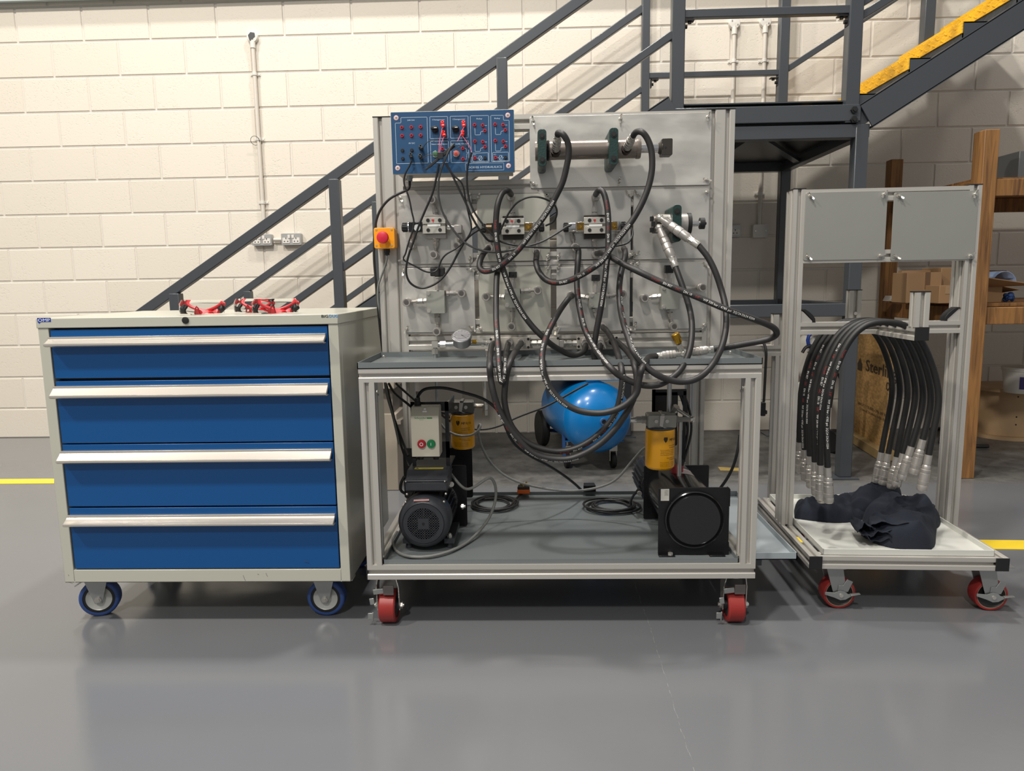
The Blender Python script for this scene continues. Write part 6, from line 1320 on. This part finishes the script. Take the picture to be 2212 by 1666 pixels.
# peg arm
xarm = T(1989, 720, .0).x
yfr = .02
cap0, cap1 = T(1976, 735, yfr), T(2006, 707, yfr)
ax0 = cap0.x; ax1 = ax0+u4
za1 = cap1.z; za0 = za1-u4
tp_('peg_arm', 'y', yfr+.003, .56, ax0, za0, u4, u4); obj('end_cap', MB().box(ax0-.0005, ax1+.0005, yfr, yfr+.003, za0, za1), BLACK, tr, bev=.001)
zpt = T(1989, 631, yfr+.03).z
xpf = T(1968, 700, yfr+.006).x
def peg(y, zt):
    tp_('hose_peg', 'z', za1, zt, ax0-.002, y, u4, u4); obj('peg_cap', MB().box(ax0-.003, ax1-.001, y-.001, y+u4+.001, zt, zt+.003), BLACK, tr)
peg(yfr+.002, zpt); peg(.515, zpt)
obj('peg_screw', MB().lathe((ax0+.018, .513, za1+.02), FR, [(0, .006), (.003, .006), (.003, .003)], 14), STEEL, tr)
# gussets
for x, s_ in ((tix0, 1), (tix1, -1)):
    L_ = .040; obj('gusset', MB().poly([(x, uy+.006, zsh1), (x+s_*L_, uy+.006, zsh1), (x+s_*L_, uy+.006, zsh1+.006), (x+s_*.006, uy+.006, zsh1+L_), (x, uy+.006, zsh1+L_)], (0, .03, 0)), ALU, tr, bev=.001)
    pts = [(x+s_*.002, zsh1+L_+.006), (x+s_*.014, zsh1+L_+.006), (x+s_*.028, zsh1+L_-.003), (x+s_*.040, zsh1+L_-.014), (x+s_*.048, zsh1+.014), (x+s_*.050, zsh1), (x+s_*(L_+.001), zsh1), (x+s_*(L_+.001), zsh1+.008), (x+s_*.008, zsh1+L_+.001), (x+s_*.002, zsh1+L_+.001)]
    obj('gusset_cover', MB().poly([(a, uy+.003, b) for a, b in pts], (0, .036, 0)), BLACK, tr, bev=.001)
# castors, wheels seen from the side
def caster_t(cx, cyy, rz): 
    fk = caster_side(tr, cx, cyy, .051, .046, tzb, REDPU, True, rz=rz); return fk
c1, c2 = TZ(1808, 1311, 0), TZ(2134, 1316, 0)
caster_t(c1.x, .075, .0); caster_t(c2.x, .075, -.05); caster_t(c1.x, ty1-.06, .1); caster_t(c2.x, ty1-.06, 0)
# draped hoses with couplings, each a thing
def trw(p): return TO+TEX*p.x+TEY*p.y+ZA*p.z
axm = (ax0+ax1)/2; ztop = za1+.0095
left_ends = [(1728, 962), (1741, 980), (1751, 1003), (1760, 1022), (1775, 1012), (1788, 1015), (1758, 990)]
rend = [(1977, 955), (1968, 965), (2003, 990), (1932, 988), (1917, 987), (1964, 972), (1950, 990)]
NH = 7
order = ['rearmost', 'second from the rear', 'third from the rear', 'middle', 'third from the front', 'second from the front', 'front']
ykn = [.485, .43, .375, .255, .205, .150, .085]
left_x = [(1727, 962), (1741, 980), (1752, 1003), (1759, 1022), (1775, 1012), (1788, 1015)]
# (left bottom px, right bottom px) for each hose, bottom of rubber
LBX = [(1727, 960), (1738, 976), (1749, 990), (1760, 1003), (1772, 1018), (1772, 1010), (1788, 1015)]
RBX = [(1903, 982), (1918, 985), (1936, 992), (1950, 985), (1967, 970), (1992, 955), (2005, 988)]
LR = [(1727, 962), (1724, 900), (1730, 840), (1744, 780), (1768, 728), (1800, 700), (1840, 691), (1872, 702), (1903, 735), (1924, 800), (1929, 850), (1920, 915), (1903, 985)]
LF = [(1788, 1010), (1783, 950), (1785, 890), (1798, 815), (1830, 740), (1866, 702), (1908, 687), (1960, 700), (1998, 745), (2022, 815), (2030, 868), (2020, 930), (2005, 990)]
for i in range(NH):
    y = ykn[i]; s_ = i/(NH-1); pts = []
    for k, (p0, p1) in enumerate(zip(LR, LF)):
        px = p0[0]+(p1[0]-p0[0])*s_; py = p0[1]+(p1[1]-p0[1])*s_
        if k == 0: px, py = LBX[i]
        if k == 12: px, py = RBX[i]
        if k == 1: px = (px+LBX[i][0])/2; py = min(py, LBX[i][1]-40)
        if k == 11: px = (px+RBX[i][0]+8)/2; py = min(py, RBX[i][1]-35)
        q = T(px, py, y); pts.append(V((q.x, y, min(q.z, ztop+.004))))
    W = [trw(p) for p in pts]
    h = hose('black hose with metal couplings draped over the trolley arm, %s of seven' % order[i], W, prints=[[], [(.30, ALLS, True, -.9)], [(.36, ALLS[1:], True, -1.0)], [], [(.33, ALLS, True, -.5)], [(.40, ALLS[3:], True, -1.1)], [(.37, ALLS, True, -.1)]][i], group='hoses draped over the trolley arm', r=.0098, sm=30, m_=mat('black_hose_rubber', (25, 24, 24), .5))
    for e, nx in ((W[0], W[1]), (W[-1], W[-2])):
        d = (e-nx).normalized(); L_ = .105
        fr_ = e-d*.008
        pr_ = [(0, .0108), (.030, .0112), (.032, .0098), (.036, .0125), (.046, .0125), (.048, .0145), (.058, .0145), (.059, .0138), (.060, .0148), (.082, .0148), (.083, .0140), (.084, .0155), (.096, .0155), (.097, .0148), (.100, .0155), (.112, .0152), (.116, .0128), (.116, .009)]
        obj('coupling', MB().lathe(fr_, d, pr_, 24), NICKEL, h)
# navy overalls crumpled on the tray: one folded cloth
def cloth():
    t = thing('folded_overalls', 'dark navy work clothes crumpled on the white tray of the hose trolley', 'clothing', TO+TEX*.0+TEY*.25+ZA*(tzb+u4), rz=TRZ, local=True)
    zf = .004
    def L(px, py, z): p = TZ(px, py, tzb+u4+z); return V((p.x, p.y-.25, z))
    import mathutils
    N_ = mathutils.noise.noise
    def inside(x, y, P):
        c = False; n = len(P); j = n-1
        for i in range(n):
            if (P[i].y > y) != (P[j].y > y) and x < (P[j].x-P[i].x)*(y-P[i].y)/(P[j].y-P[i].y)+P[i].x: c = not c
            j = i
        return c
    def dist(x, y, P):
        m_ = 9; bp_ = None
        for i in range(len(P)):
            a, b_ = P[i-1], P[i]; vx, vy = b_.x-a.x, b_.y-a.y; t_ = max(0, min(1, ((x-a.x)*vx+(y-a.y)*vy)/(vx*vx+vy*vy+1e-12)))
            h_ = math.hypot(x-a.x-vx*t_, y-a.y-vy*t_)
            if h_ < m_: m_ = h_; bp_ = (a.x+vx*t_, a.y+vy*t_)
        return m_, bp_
    def pile(name, outline, H, seed, ang, k1=38, rise=.045, base=0):
        P = cr([L(x, y, zf) for x, y in outline]+[L(*outline[0], zf)], 4)[:-1]
        x0, x1 = min(p.x for p in P), max(p.x for p in P); y0, y1 = min(p.y for p in P), max(p.y for p in P); g_ = .0055
        nx, ny = int((x1-x0)/g_)+2, int((y1-y0)/g_)+2; idx = {}; mb = MB(); ca, sa = math.cos(ang), math.sin(ang)
        for j in range(ny):
            for i in range(nx):
                x, y = x0+i*g_, y0+j*g_; ins = inside(x, y, P); d, bp_ = dist(x, y, P)
                if not ins and d > g_*1.2: continue
                if not ins or d < g_*.4: x, y = bp_; d = 0
                u = x*ca+y*sa; v = -x*sa+y*ca; wv = N_(V((x*9+seed, y*9, seed)))
                rdg = 1-abs(math.sin(u*k1+wv*3.2+v*6)); r2_ = 1-abs(N_(V((u*26+seed*2, v*9, seed))))*2.2
                e = min(1, d/rise); prof_e = math.sqrt(max(0, 1-(1-e)**2))
                big = .62+.55*N_(V((x*7+seed*5, y*7, 1.3)))
                z = zf+base+H*prof_e*max(.25, big+.18)+.019*rdg**2*e+.016*max(0, r2_)*e*.8
                idx[(i, j)] = len(mb.v); mb.v.append(V((x, y, z if d > 0 else zf)))
        for (i, j), a0 in idx.items():
            q = [idx.get((i+1, j)), idx.get((i+1, j+1)), idx.get((i, j+1))]
            if None not in q: mb.f.append((a0, *q))
        o = obj(name, mb, NAVY, t, sharp=180); sb_ = o.modifiers.new('smooth', 'SMOOTH'); sb_.factor = .5; sb_.iterations = 1; return o
    pile('trouser_leg', [(1716, 1120), (1760, 1126), (1810, 1130), (1860, 1124), (1900, 1104), (1890, 1088), (1840, 1086), (1790, 1096), (1750, 1100), (1718, 1098)], .050, 2.0, .5)
    pile('trouser_leg', [(1820, 1118), (1870, 1118), (1920, 1108), (1950, 1096), (1930, 1082), (1880, 1082), (1840, 1094)], .085, 3.3, 1.0)
    pile('cloth_body', [(1860, 1158), (1900, 1178), (1950, 1187), (2012, 1187), (2022, 1158), (2020, 1125), (1990, 1102), (1940, 1096), (1890, 1110), (1862, 1130)], .088, 5.1, 1.9, k1=30)
    pile('sleeve', [(1996, 1128), (2018, 1142), (2030, 1136), (2032, 1118), (2022, 1104), (2000, 1104)], .052, 7.7, .3)
    # open hems of sleeves and legs piled at the front
    for k, (px, py, w_, h_, dp) in enumerate(((1932, 1139, .150, .017, .012), (1873, 1147, .055, .020, -.002), (1900, 1160, .085, .014, -.012), (1955, 1163, .10, .010, -.018), (1985, 1166, .05, .012, -.016))):
        yf_ = TZ(1945, 1180, tzb+u4).y-.25-.016+dp*.3; q = T(px, py, yf_+.25); n = 30; vs = []; fs = []
        for r_i, (sy_, sc) in enumerate(((0, 1), (.006, .96), (.03, .9), (.07, .7), (.11, .4))):
            for i in range(n):
                a_ = i/n*2*math.pi; wob = .006*math.sin(3*a_+k*2)+.004*math.sin(7*a_+k)
                vs.append(V((q.x+w_/2*sc*math.cos(a_), yf_+sy_+.006*math.sin(4*a_+k), max(.003, q.z-(tzb+u4)+sc*(h_*math.sin(a_)+wob*.9)))))
        for r_i in range(4):
            for i in range(n): fs.append((r_i*n+i, r_i*n+(i+1) % n, (r_i+1)*n+(i+1) % n, (r_i+1)*n+i))
        o = obj('open_hem', MB().add(vs, fs), NAVY, t, sharp=180); sm = o.modifiers.new('solid', 'SOLIDIFY'); sm.thickness = .002
cloth()
# ---------------- second rack standing behind the gap between bench and trolley
rk = thing('peg_rack', 'low aluminium rack with short peg and grey tray behind the right end of the bench', 'rack', (.80, 2.5, 0))
xp = A(1688, 710, 2.84)
z1 = A(1690, 746, 2.84).z; z0 = z1-U*.93
rail('peg_rail', 'x', .30, A(1701, 750, 2.84).x, 2.84, z0, U, z1-z0, u=.042, par=rk)
obj('end_cap', MB().box(A(1701, 750, 2.84).x, A(1701, 750, 2.84).x+.003, 2.84, 2.885, z0, z1), BLACK, rk)
x0_, x1_ = A(1673, 700, 2.84).x, A(1703, 700, 2.84).x; zp = A(1688, 679, 2.84).z
rail('peg', 'z', z1, zp, x0_, 2.84, x1_-x0_, .045, u=x1_-x0_, par=rk); obj('peg_cap', MB().box(x0_-.001, x1_+.001, 2.839, 2.886, zp, zp+.003), BLACK, rk)
rail('post', 'z', .005, z0, A(1701, 750, 2.84).x-.043, 2.84, .043, .045, u=.043, par=rk)
rail('post', 'z', .005, z0, .602, 2.84, .043, .045, u=.043, par=rk)
txr = .806
mbx = MB().box(BX1+.006, txr, 2.16, 2.83, .185, .188).box(BX1+.006, txr, 2.16, 2.163, .185, .207).box(BX1+.006, txr, 2.827, 2.83, .185, .207).box(txr-.003, txr, 2.16, 2.83, .185, .207)
obj('tray', mbx, mat('pale_blue_grey_tray', (160, 168, 172), .3, 0, var=.03), rk)
obj('tray_bearer', MB().box(BX1+.02, BX1+.06, 2.2, 2.88, .15, .185).box(BX1+.02, .80, 2.84, 2.88, .15, .185), DARKST, rk)
# hanging cable with plug at the right end of the bench
cable('black cable hanging over the rail at the right end of the bench', lerpY([(1640, 738), (1650, 742), (1655, 760), (1654, 790), (1652, 830), (1650, 868)], [(0, 2.83), (2, 2.80), (5, 2.80)]), .0052)
p = A(1648, 870, 2.80); obj('cable_connector', MB().rr(p.x-.009, p.x+.009, p.z-.052, p.z+.002, 2.79, 2.812, .004).box(p.x-.006, p.x+.016, 2.792, 2.81, p.z-.03, p.z-.045), BLACK, label='black connector on the end of the hanging cable right of the bench', cat='connector', bev=.002)
cable('black cable hanging behind the right power pack down to the floor', lerpY([(1598, 940), (1594, 970), (1585, 1005), (1570, 1035), (1552, 1060)], [(0, 2.90), (4, 2.84)]), .0060)

# ================================================================ BACKGROUND: compressor
cp = thing('air_compressor', 'blue horizontal air compressor tank on wheels behind the test bench', 'compressor', (.35, 4.2, 0))
tcx_, tcz_ = A(1292, 910, 3.85).x, A(1292, 908, 3.85).z; tr_ = 78*3.9/1560
tc0 = V((tcx_, 3.92, tcz_)); axd = V((-.22, .975, 0)).normalized()
tc1 = tc0+axd*.50
prof_t = [(-.115, 0), (-.112, tr_*.3), (-.095, tr_*.6), (-.06, tr_*.85), (-.02, tr_*.98), (0, tr_), (.5, tr_), (.53, tr_*.96), (.58, tr_*.7), (.60, .02)]
obj('tank', MB().lathe(tc0, axd, prof_t, 48), COMPB, cp, sharp=60)
pq = A(1293, 904, 3.80); obj('tank_port', MB().lathe(tc0-axd*.108+V((0, 0, .0)), -axd, [(0, .022), (.016, .020), (.016, .012), (.004, .012), (.004, 0)], 20), mat('port_blue', (60, 100, 150), .4), cp)
obj('port_hole', MB().lathe(tc0-axd*.112, -axd, [(0, .0125), (.009, .0125), (.0091, 0)], 16), BLACK, cp)
zt_c = tcz_+tr_
obj('pump_plate', MB().box(tcx_-.30, tcx_+.10, 4.0, 4.35, zt_c+.0, zt_c+.02), mat('compressor_dark', (30, 36, 48), .5), cp)
obj('pump', MB().cyl((tcx_-.02, 4.1, zt_c+.02), (tcx_-.02, 4.1, zt_c+.22), .09, n=20).box(tcx_-.30, tcx_-.12, 4.02, 4.3, zt_c+.02, zt_c+.20), BLACK, cp)
obj('handle_frame', MB().box(A(1265, 830, 3.95).x, A(1355, 830, 3.95).x, 3.93, 3.96, zt_c+.01, zt_c+.03), COMPB, cp)
def wheel(par, c, ax, r, w_, m_=BLACK, name='wheel'):
    o = obj(name, MB().lathe(V(c)-V(ax).normalized()*w_/2, ax, [(0, r*.6), (0, r*.92), (w_*.15, r), (w_*.85, r), (w_, r*.92), (w_, r*.6)], 32), m_, par)
    obj('hub', MB().lathe(V(c)-V(ax).normalized()*w_*.4, ax, [(0, r*.6), (w_*.8, r*.6), (w_*.8, .01)], 24), mat('hub_dark', (40, 40, 42), .5), o); return o
wl = AZ(1171, 962, 0); wheel(cp, (A(1171, 930, wl.y).x, wl.y, .115), (1, .25, 0), .115, .05)
wheel(cp, (A(1171, 930, wl.y).x+.42, wl.y+.1, .115), (1, .25, 0), .115, .05)
BS = mat('strut_blue', (44, 84, 140), .4)
xw = A(1171, 930, wl.y).x
obj('frame_strut', MB().beam((xw+.04, wl.y, .13), (xw+.16, wl.y-.1, .30), .02, .02).beam((xw+.04, wl.y, .10), (xw+.19, wl.y-.15, .12), .02, .02).beam((xw+.19, wl.y-.15, .12), (tcx_-.10, 4.15, tcz_-tr_*.8), .02, .02).beam(A(1217, 930, 4.0), A(1219, 985, 4.0), .018, .018), BS, cp)
for px in (1225, 1325):
    b_ = AZ(px, 1012, 0); x, y = b_.x, b_.y+.02
    obj('support_bracket', MB().box(x-.02, x+.055 if px > 1300 else x+.03, y-.03, y+.03, .155, .163).box(x+.045 if px > 1300 else x-.02, x+.055 if px > 1300 else x-.012, y-.03, y+.03, .16, tcz_-tr_*.6), COMPB, cp)
    w0 = wheel(cp, (x, y, .045), (1, .15, 0), .045, .026, name='caster')
    obj('caster_fork', MB().box(x-.022, x+.022, y-.02, y+.02, .10, .13).box(x+.016, x+.02, y-.012, y+.012, .04, .12).box(x-.02, x-.016, y-.012, y+.012, .04, .12).cyl((x, y, .13), (x, y, .156), .012), STEEL, w0)
# cream crate behind left post
a = AZ(850, 1030, 0)
p0 = V((-.98, 3.05, 0))
crt = thing('cream_crate', 'pale beige open-fronted box on the floor behind the left end of the bench', 'box', p0)
obj('crate_body', MB().box(-.99, -.70, 3.58, 4.35, 0, .40).box(-.99, -.70, 3.56, 4.37, .53, .60), mat('beige_panel', (158, 148, 134), .6, var=.06, vscale=6), crt, bev=.004)
obj('crate_lip', MB().beam((-.69, 3.56, .36), (-.69, 4.36, .30), .03, .02).box(-.99, -.72, 3.6, 4.3, .40, .53), mat('beige_lip', (120, 112, 102), .6), crt)
# hand truck with white drum
ht = thing('pressure_washer', 'white upright unit with blue handle, black lance and black wheel behind the hose trolley', 'pressure washer', (A(1762, 900, 4.4).x, 4.42, 0))
q0, q1 = A(1735, 760, 4.45), A(1789, 935, 4.45)
obj('tank_body', MB().rr(q0.x, q1.x, .03, .40, 4.40, 4.60, .05, 6).rr(q0.x+.01, q1.x-.01, .42, A(1760, 724, 4.45).z, 4.40, 4.58, .06, 6), WHPL, ht, bev=.01)
hb = A(1763, 735, 4.38); ring = [V((hb.x+.05*math.cos(a_/14*6.283), 4.38, hb.z+.055*math.sin(a_/14*6.283))) for a_ in range(14)]
obj('handle', MB().tube(ring, .011, 8, closed=True), mat('handle_blue', (30, 60, 140), .4), ht)
obj('black_band', MB().tube(cr([A(1733, 762, 4.37), A(1742, 750, 4.37), A(1760, 748, 4.37), A(1778, 756, 4.37)], 5), .010, 8), BLACK, ht)
tm = MB(); o_ = A(1742, 772, 4.398); text(tm, '34', (o_.x, 4.3985, o_.z), XA, ZA, .035); obj('lettering', tm, INK, ht, flat=True)
obj('lance', MB().tube(cr([A(1803, 770, 4.3), A(1800, 800, 4.3), A(1795, 850, 4.3), A(1790, 880, 4.3)], 5), .018, 8).box(A(1797, 770, 4.3).x, A(1812, 770, 4.3).x, 4.28, 4.33, A(1800, 775, 4.3).z, A(1800, 755, 4.3).z), BLACK, ht)
obj('lance_hose', MB().tube(cr([A(1795, 790, 4.32), A(1808, 805, 4.32), A(1816, 822, 4.32), A(1818, 830, 4.32)], 5), .007, 8), BLACK, ht)
obj('axle', MB().box(A(1770, 861, 4.4).x, A(1790, 861, 4.4).x, 4.38, 4.40, A(1780, 862, 4.4).z, A(1780, 856, 4.4).z), BLACK, ht)
wb = AZ(1800, 978, 0); wheel(ht, (A(1799, 950, wb.y).x, wb.y, .072), (1, .5, 0), .072, .05)

# ================================================================ TIMBER RACK
def wood_material():
    mt = bpy.data.materials.new('rough_timber'); mt.use_nodes = True; nt = mt.node_tree; b = nt.nodes['Principled BSDF']; L = nt.links.new
    tc = nt.nodes.new('ShaderNodeTexCoord'); mp_ = nt.nodes.new('ShaderNodeMapping'); mp_.inputs['Scale'].default_value = (14, 14, 1.0); L(tc.outputs['Object'], mp_.inputs[0])
    n = nt.nodes.new('ShaderNodeTexNoise'); n.inputs['Scale'].default_value = 3; n.inputs['Detail'].default_value = 8; n.inputs['Distortion'].default_value = 1.2; L(mp_.outputs[0], n.inputs['Vector'])
    r = nt.nodes.new('ShaderNodeValToRGB'); r.color_ramp.elements[0].position = .25; r.color_ramp.elements[0].color = sr(92, 62, 36); r.color_ramp.elements[1].position = .60; r.color_ramp.elements[1].color = sr(150, 106, 58)
    L(n.outputs['Fac'], r.inputs[0]); L(r.outputs[0], b.inputs['Base Color']); b.inputs['Roughness'].default_value = .7
    bp = nt.nodes.new('ShaderNodeBump'); bp.inputs['Strength'].default_value = .3; bp.inputs['Distance'].default_value = .003; L(n.outputs['Fac'], bp.inputs['Height']); L(bp.outputs[0], b.inputs['Normal'])
    return mt
WOOD = wood_material()
wr = thing('timber_rack', 'rough timber storage rack with two shelves against the right side of the wall', 'rack', (2.8, 4.2, 0))
FYr, BYr = 3.72, 4.66
pa, pb = A(2117, 285, FYr), A(2157, 277, FYr)
def wpost(x0, x1, y, d, zt): return obj('timber_post', MB().box(x0, x1, y, y+d, 0, zt), WOOD, wr, bev=.004)
fx0 = (A(2085, 1030, FYr).x+A(2117, 285, FYr).x)/2; fx1 = fx0+.072
zt_p = A(2140, 279, FYr).z
wpost(fx0, fx1, FYr, .095, zt_p)
bx0_ = A(1917, 500, BYr).x; wpost(bx0_, bx0_+.075, BYr, .07, A(1930, 344, BYr).z)
wpost(fx0+2.0, fx1+2.0, FYr, .095, zt_p); wpost(bx0_+2.0, bx0_+2.075, BYr, .07, zt_p)
for pyt, pyb in ((385, 422), (664, 701)):
    z1, z0 = A(2180, pyt, FYr).z, A(2180, pyb, FYr).z
    obj('shelf_beam', MB().box(fx1, fx1+1.95, FYr+.02, FYr+.065, z0, z1), WOOD, wr, bev=.003)
    obj('shelf_beam', MB().box(bx0_+.075, bx0_+2.0, BYr+.01, BYr+.05, z0, z1), WOOD, wr, bev=.003)
    obj('side_beam', MB().beam((fx0+.03, FYr+.095, (z0+z1)/2), (bx0_+.04, BYr, (z0+z1)/2), .045, z1-z0), WOOD, wr, bev=.003)
    for k in range(4):
        y = FYr+.11+k*.215; obj('shelf_board', MB().box(fx0+.04, fx1+1.95, y, y+.205, z1, z1+.018), WOOD, wr, bev=.002)
ZS = A(2180, 664, FYr).z+.018; ZS2 = A(2180, 385, FYr).z+.018
# OSB sheet with stencilled name
OSB = mat('osb_board', (176, 138, 84), .75, 0, var=.75, vscale=34, bump=.3, bscale=60, stretch=(1, 1.0, 2.2))
o0, o1 = V((2.03, 4.16, 0)), V((2.075, 4.68, 0))
osb = thing('osb_sheet', 'sheet of chipboard printed Sterling leaning against the timber rack', 'board', o0)
dx_ = (o1-o0); 
zT = A(1900, 700, 4.2).z
obj('board', MB().poly([(2.03, 4.16, .055), (2.075, 4.68, .055), (2.075, 4.68, zT), (2.03, 4.16, zT)], (.022, 0, 0)), OSB, osb)
b0, b1 = AZ(1838, 940, 0), AZ(1925, 985, 0)
obj('timber_base', MB().beam((2.02, 4.10, .03), (2.075, 4.70, .03), .09, .055), mat('pale_timber', (150, 126, 84), .7, var=.15, vscale=20), osb, bev=.002)
rd = V((o0.x-o1.x, o0.y-o1.y, 0)).normalized()
nrm_ = V((-1, .09, 0)).normalized()
tm = MB()
def ob(px, py):
    d = ray(px, py); n = V((dx_.y, -dx_.x, 0)).normalized(); P0_ = o0+n*(-.0022); t = (P0_-EYE).dot(n)/d.dot(n); return EYE+d*t
INK2 = mat('stencil_ink', (70, 56, 38), .8)
for s_, a_, b_, h in (('Sterling', (1869, 800), (1990, 812), .072), ('OSB', (1913, 842), (1965, 849), .05), ('GRADE 3  CE 0502-CPD  EN 300', (1852, 872), (2010, 905), .016), ('STRUCTURAL USE ONLY', (1858, 885), (1990, 912), .014)):
    tm = MB(); P0_, P1_ = ob(*a_), ob(*b_); text(tm, s_, (P0_.x, P0_.y, P0_.z), V((P1_.x-P0_.x, P1_.y-P0_.y, 0)), ZA, h, bold=(.003 if h > .04 else 0), fitw=None if s_ == 'OSB' else min(.48, V((P1_.x-P0_.x, P1_.y-P0_.y, 0)).length))
    obj('stencil', tm, INK2, osb, flat=True)
tm = MB(); P0_ = ob(1852, 798); e_ = V((rd.x, rd.y, 0))
tm.add([P0_, P0_+e_*.08, P0_+e_*.08+ZA*.04, P0_+e_*.04+ZA*.08, P0_+ZA*.04], [(0, 1, 2, 3, 4)])
obj('stencil', tm, INK2, osb, flat=True)
# boxes on the middle shelf
def box_on(name, label, px0, px1, pyt, y, d, zs, cat='box', m_=CARD):
    a, b_ = A(px0, pyt, y), A(px1, pyt, y)
    t = thing(name, label, cat, ((a.x+b_.x)/2, y+d/2, zs)); obj('box_body', MB().box(a.x, b_.x, y, y+d, zs, a.z), m_, t, bev=.003); return t, a.x, b_.x, a.z
t, xa, xb, zt_ = box_on('cardboard_box', 'large brown cardboard box with a tape strip on the left of the middle shelf', 1960, 2036, 589, 4.02, .16, ZS)
obj('tape', MB().box(xa+(xb-xa)*.52, xa+(xb-xa)*.66, 4.018, 4.02, zt_-.09, zt_), mat('tape_brown', (104, 80, 60), .4), t)
obj('lid_flap', MB().box(xa+.03, xb, 4.14, 4.18, zt_, zt_+.012), CARD, t)
t, xa, xb, zt_ = box_on('cardboard_box', 'taller brown cardboard box standing behind the big box and the small one', 2034, 2082, 578, 4.06, .20, ZS)
t, xa, xb, zt_ = box_on('cardboard_box', 'small square cardboard box in front on the middle shelf', 2030, 2072, 617, 3.88, .17, ZS)
obj('clear_tape', MB().box(xa+.03, xb-.03, 3.878, 3.88, ZS+.05, zt_-.004), mat('clear_tape_brown', (160, 134, 104), .25), t)
t, xa, xb, zt_ = box_on('cardboard_box', 'open cardboard box with flaps out, right of the front rack post', 2106, 2166, 620, 3.90, .30, ZS)
obj('front_flap', MB().poly([(xa, 3.90, zt_), (xb+.0, 3.90, zt_), (xb+.13, 3.82, zt_+.005), (xa, 3.80, zt_+.045)], (0, 0, .004)), CARD, t)
obj('side_flap', MB().poly([(xb, 3.90, zt_), (xb, 4.20, zt_), (xb+.09, 4.18, zt_-.05), (xb+.10, 3.92, zt_-.02)], (.003, 0, .003)), CARD, t)
tb_ = A(2150, 590, 4.05); pts = []
vs = []; fs = []
for k in range(9):
    a_ = R_(150-20*k); 
    for yy in (3.92, 4.18): vs.append((tb_.x-.03+.065*math.cos(a_), yy, zt_+.01+.07*max(0, math.sin(a_))))
fs = [(2*k, 2*k+1, 2*k+3, 2*k+2) for k in range(8)]
o = obj('bent_sheet', MB().add(vs, fs), mat('pale_blue_sheet', (150, 170, 204), .35), None, label='bent pale blue plastic sheet standing in the open cardboard box', cat='sheet')
o.modifiers.new('s', 'SOLIDIFY').thickness = .003
t, xa, xb, zt_ = box_on('cardboard_box', 'small upright cardboard box behind the bent blue sheet', 2152, 2175, 584, 4.35, .12, ZS)
tp1 = A(1957, 650, 4.35); obj('tape_roll', MB().lathe((tp1.x, 4.35, ZS), ZA, [(0, .026), (0, .036), (.05, .036), (.05, .026)], 28), WHPL, label='white paper roll standing at the left end of the middle shelf', cat='roll')
tp2 = A(1928, 652, 4.45); mb = MB()
for k in range(4): mb.box(tp2.x-.035+.004*k, tp2.x+.035-.002*k, 4.42, 4.50, ZS+.008*k, ZS+.006+.008*k)
obj('paper_stack', mb, WHPL, label='small heap of white papers beside the paper roll', cat='papers')
tp3 = A(2181, 655, 3.95); mb = MB()
for k in range(9): random.seed(k); mb.sph((tp3.x+random.uniform(-.022, .025), 3.95+random.uniform(-.02, .02), ZS+.012+random.uniform(0, .03)), random.uniform(.011, .018), 8, 6)
obj('blue_cloth', mb, mat('blue_rag', (60, 92, 150), .8, var=.5, vscale=90, bump=.8, bscale=90), label='crumpled blue rag on the middle shelf right of the open box', cat='cloth', sharp=180)
t, xa, xb, zt_ = box_on('metal_tin', 'grey metal tin on the top shelf at the right edge of the picture', 2203, 2260, 326, 3.85, .2, ZS2, 'tin', mat('tin_grey', (110, 112, 112), .5, .4))
# cable reel and bucket
rc = AZ(2186, 952, 0); rx_, ry_ = rc.x+.08, rc.y+.20
reel = thing('cable_reel', 'plywood cable reel standing on the floor under the rack', 'cable reel', (rx_, ry_, 0))
REELM = mat('reel_ply', (176, 146, 110), .65, 0, var=.08, vscale=8)
zr = A(2170, 843, ry_-.22).z
obj('drum', MB().lathe((rx_, ry_, .02), ZA, [(0, .19), (zr-.03, .19)], 40), REELM, reel)
obj('flange', MB().lathe((rx_, ry_, 0), ZA, [(0, .235), (.022, .235)], 40), REELM, reel); obj('flange', MB().lathe((rx_, ry_, zr-.022), ZA, [(0, .235), (.022, .235)], 40), REELM, reel)
nl = MB()
for z in (.10, .15, .28, .33): 
    for a_ in (-1.85, -1.2): nl.sph((rx_+.191*math.cos(a_), ry_+.191*math.sin(a_), z), .005, 6, 4)
obj('nail', nl, BLACK, reel)
bk_ = V((A(2218, 820, 4.45).x, 4.50, zr)); bz = A(2190, 797, 4.4).z-zr
bu = thing('plastic_bucket', 'white plastic bucket with a purple label standing on the cable reel', 'bucket', bk_)
obj('bucket_body', MB().lathe(bk_, ZA, [(0, .085), (bz*.86, .102), (bz*.87, .108), (bz*.93, .108), (bz*.94, .110), (bz, .110), (bz, .09)], 36), WHPL, bu)
pm = MB(); n_ = 10
for z in (bz*.18, bz*.66):
    for k in range(n_+1):
        a_ = R_(-128+7*k); r_ = .085+.017*z/(bz*.86)+.0008; pm.v.append(V((bk_.x+r_*math.cos(a_), bk_.y+r_*math.sin(a_), bk_.z+z)))
pm.f += [(k, k+1, n_+2+k, n_+1+k) for k in range(n_)]
obj('bucket_label', pm, mat('label_purple', (66, 52, 120), .45), bu)
cable('black rubber hose with metal end lying on the floor in front of the reel', [AZ(2010, 927, .012), AZ(2060, 926, .012), AZ(2040, 940, .012), AZ(2030, 955, .012), AZ(2070, 962, .012), AZ(2110, 964, .012), AZ(2135, 964, .012)], .011)
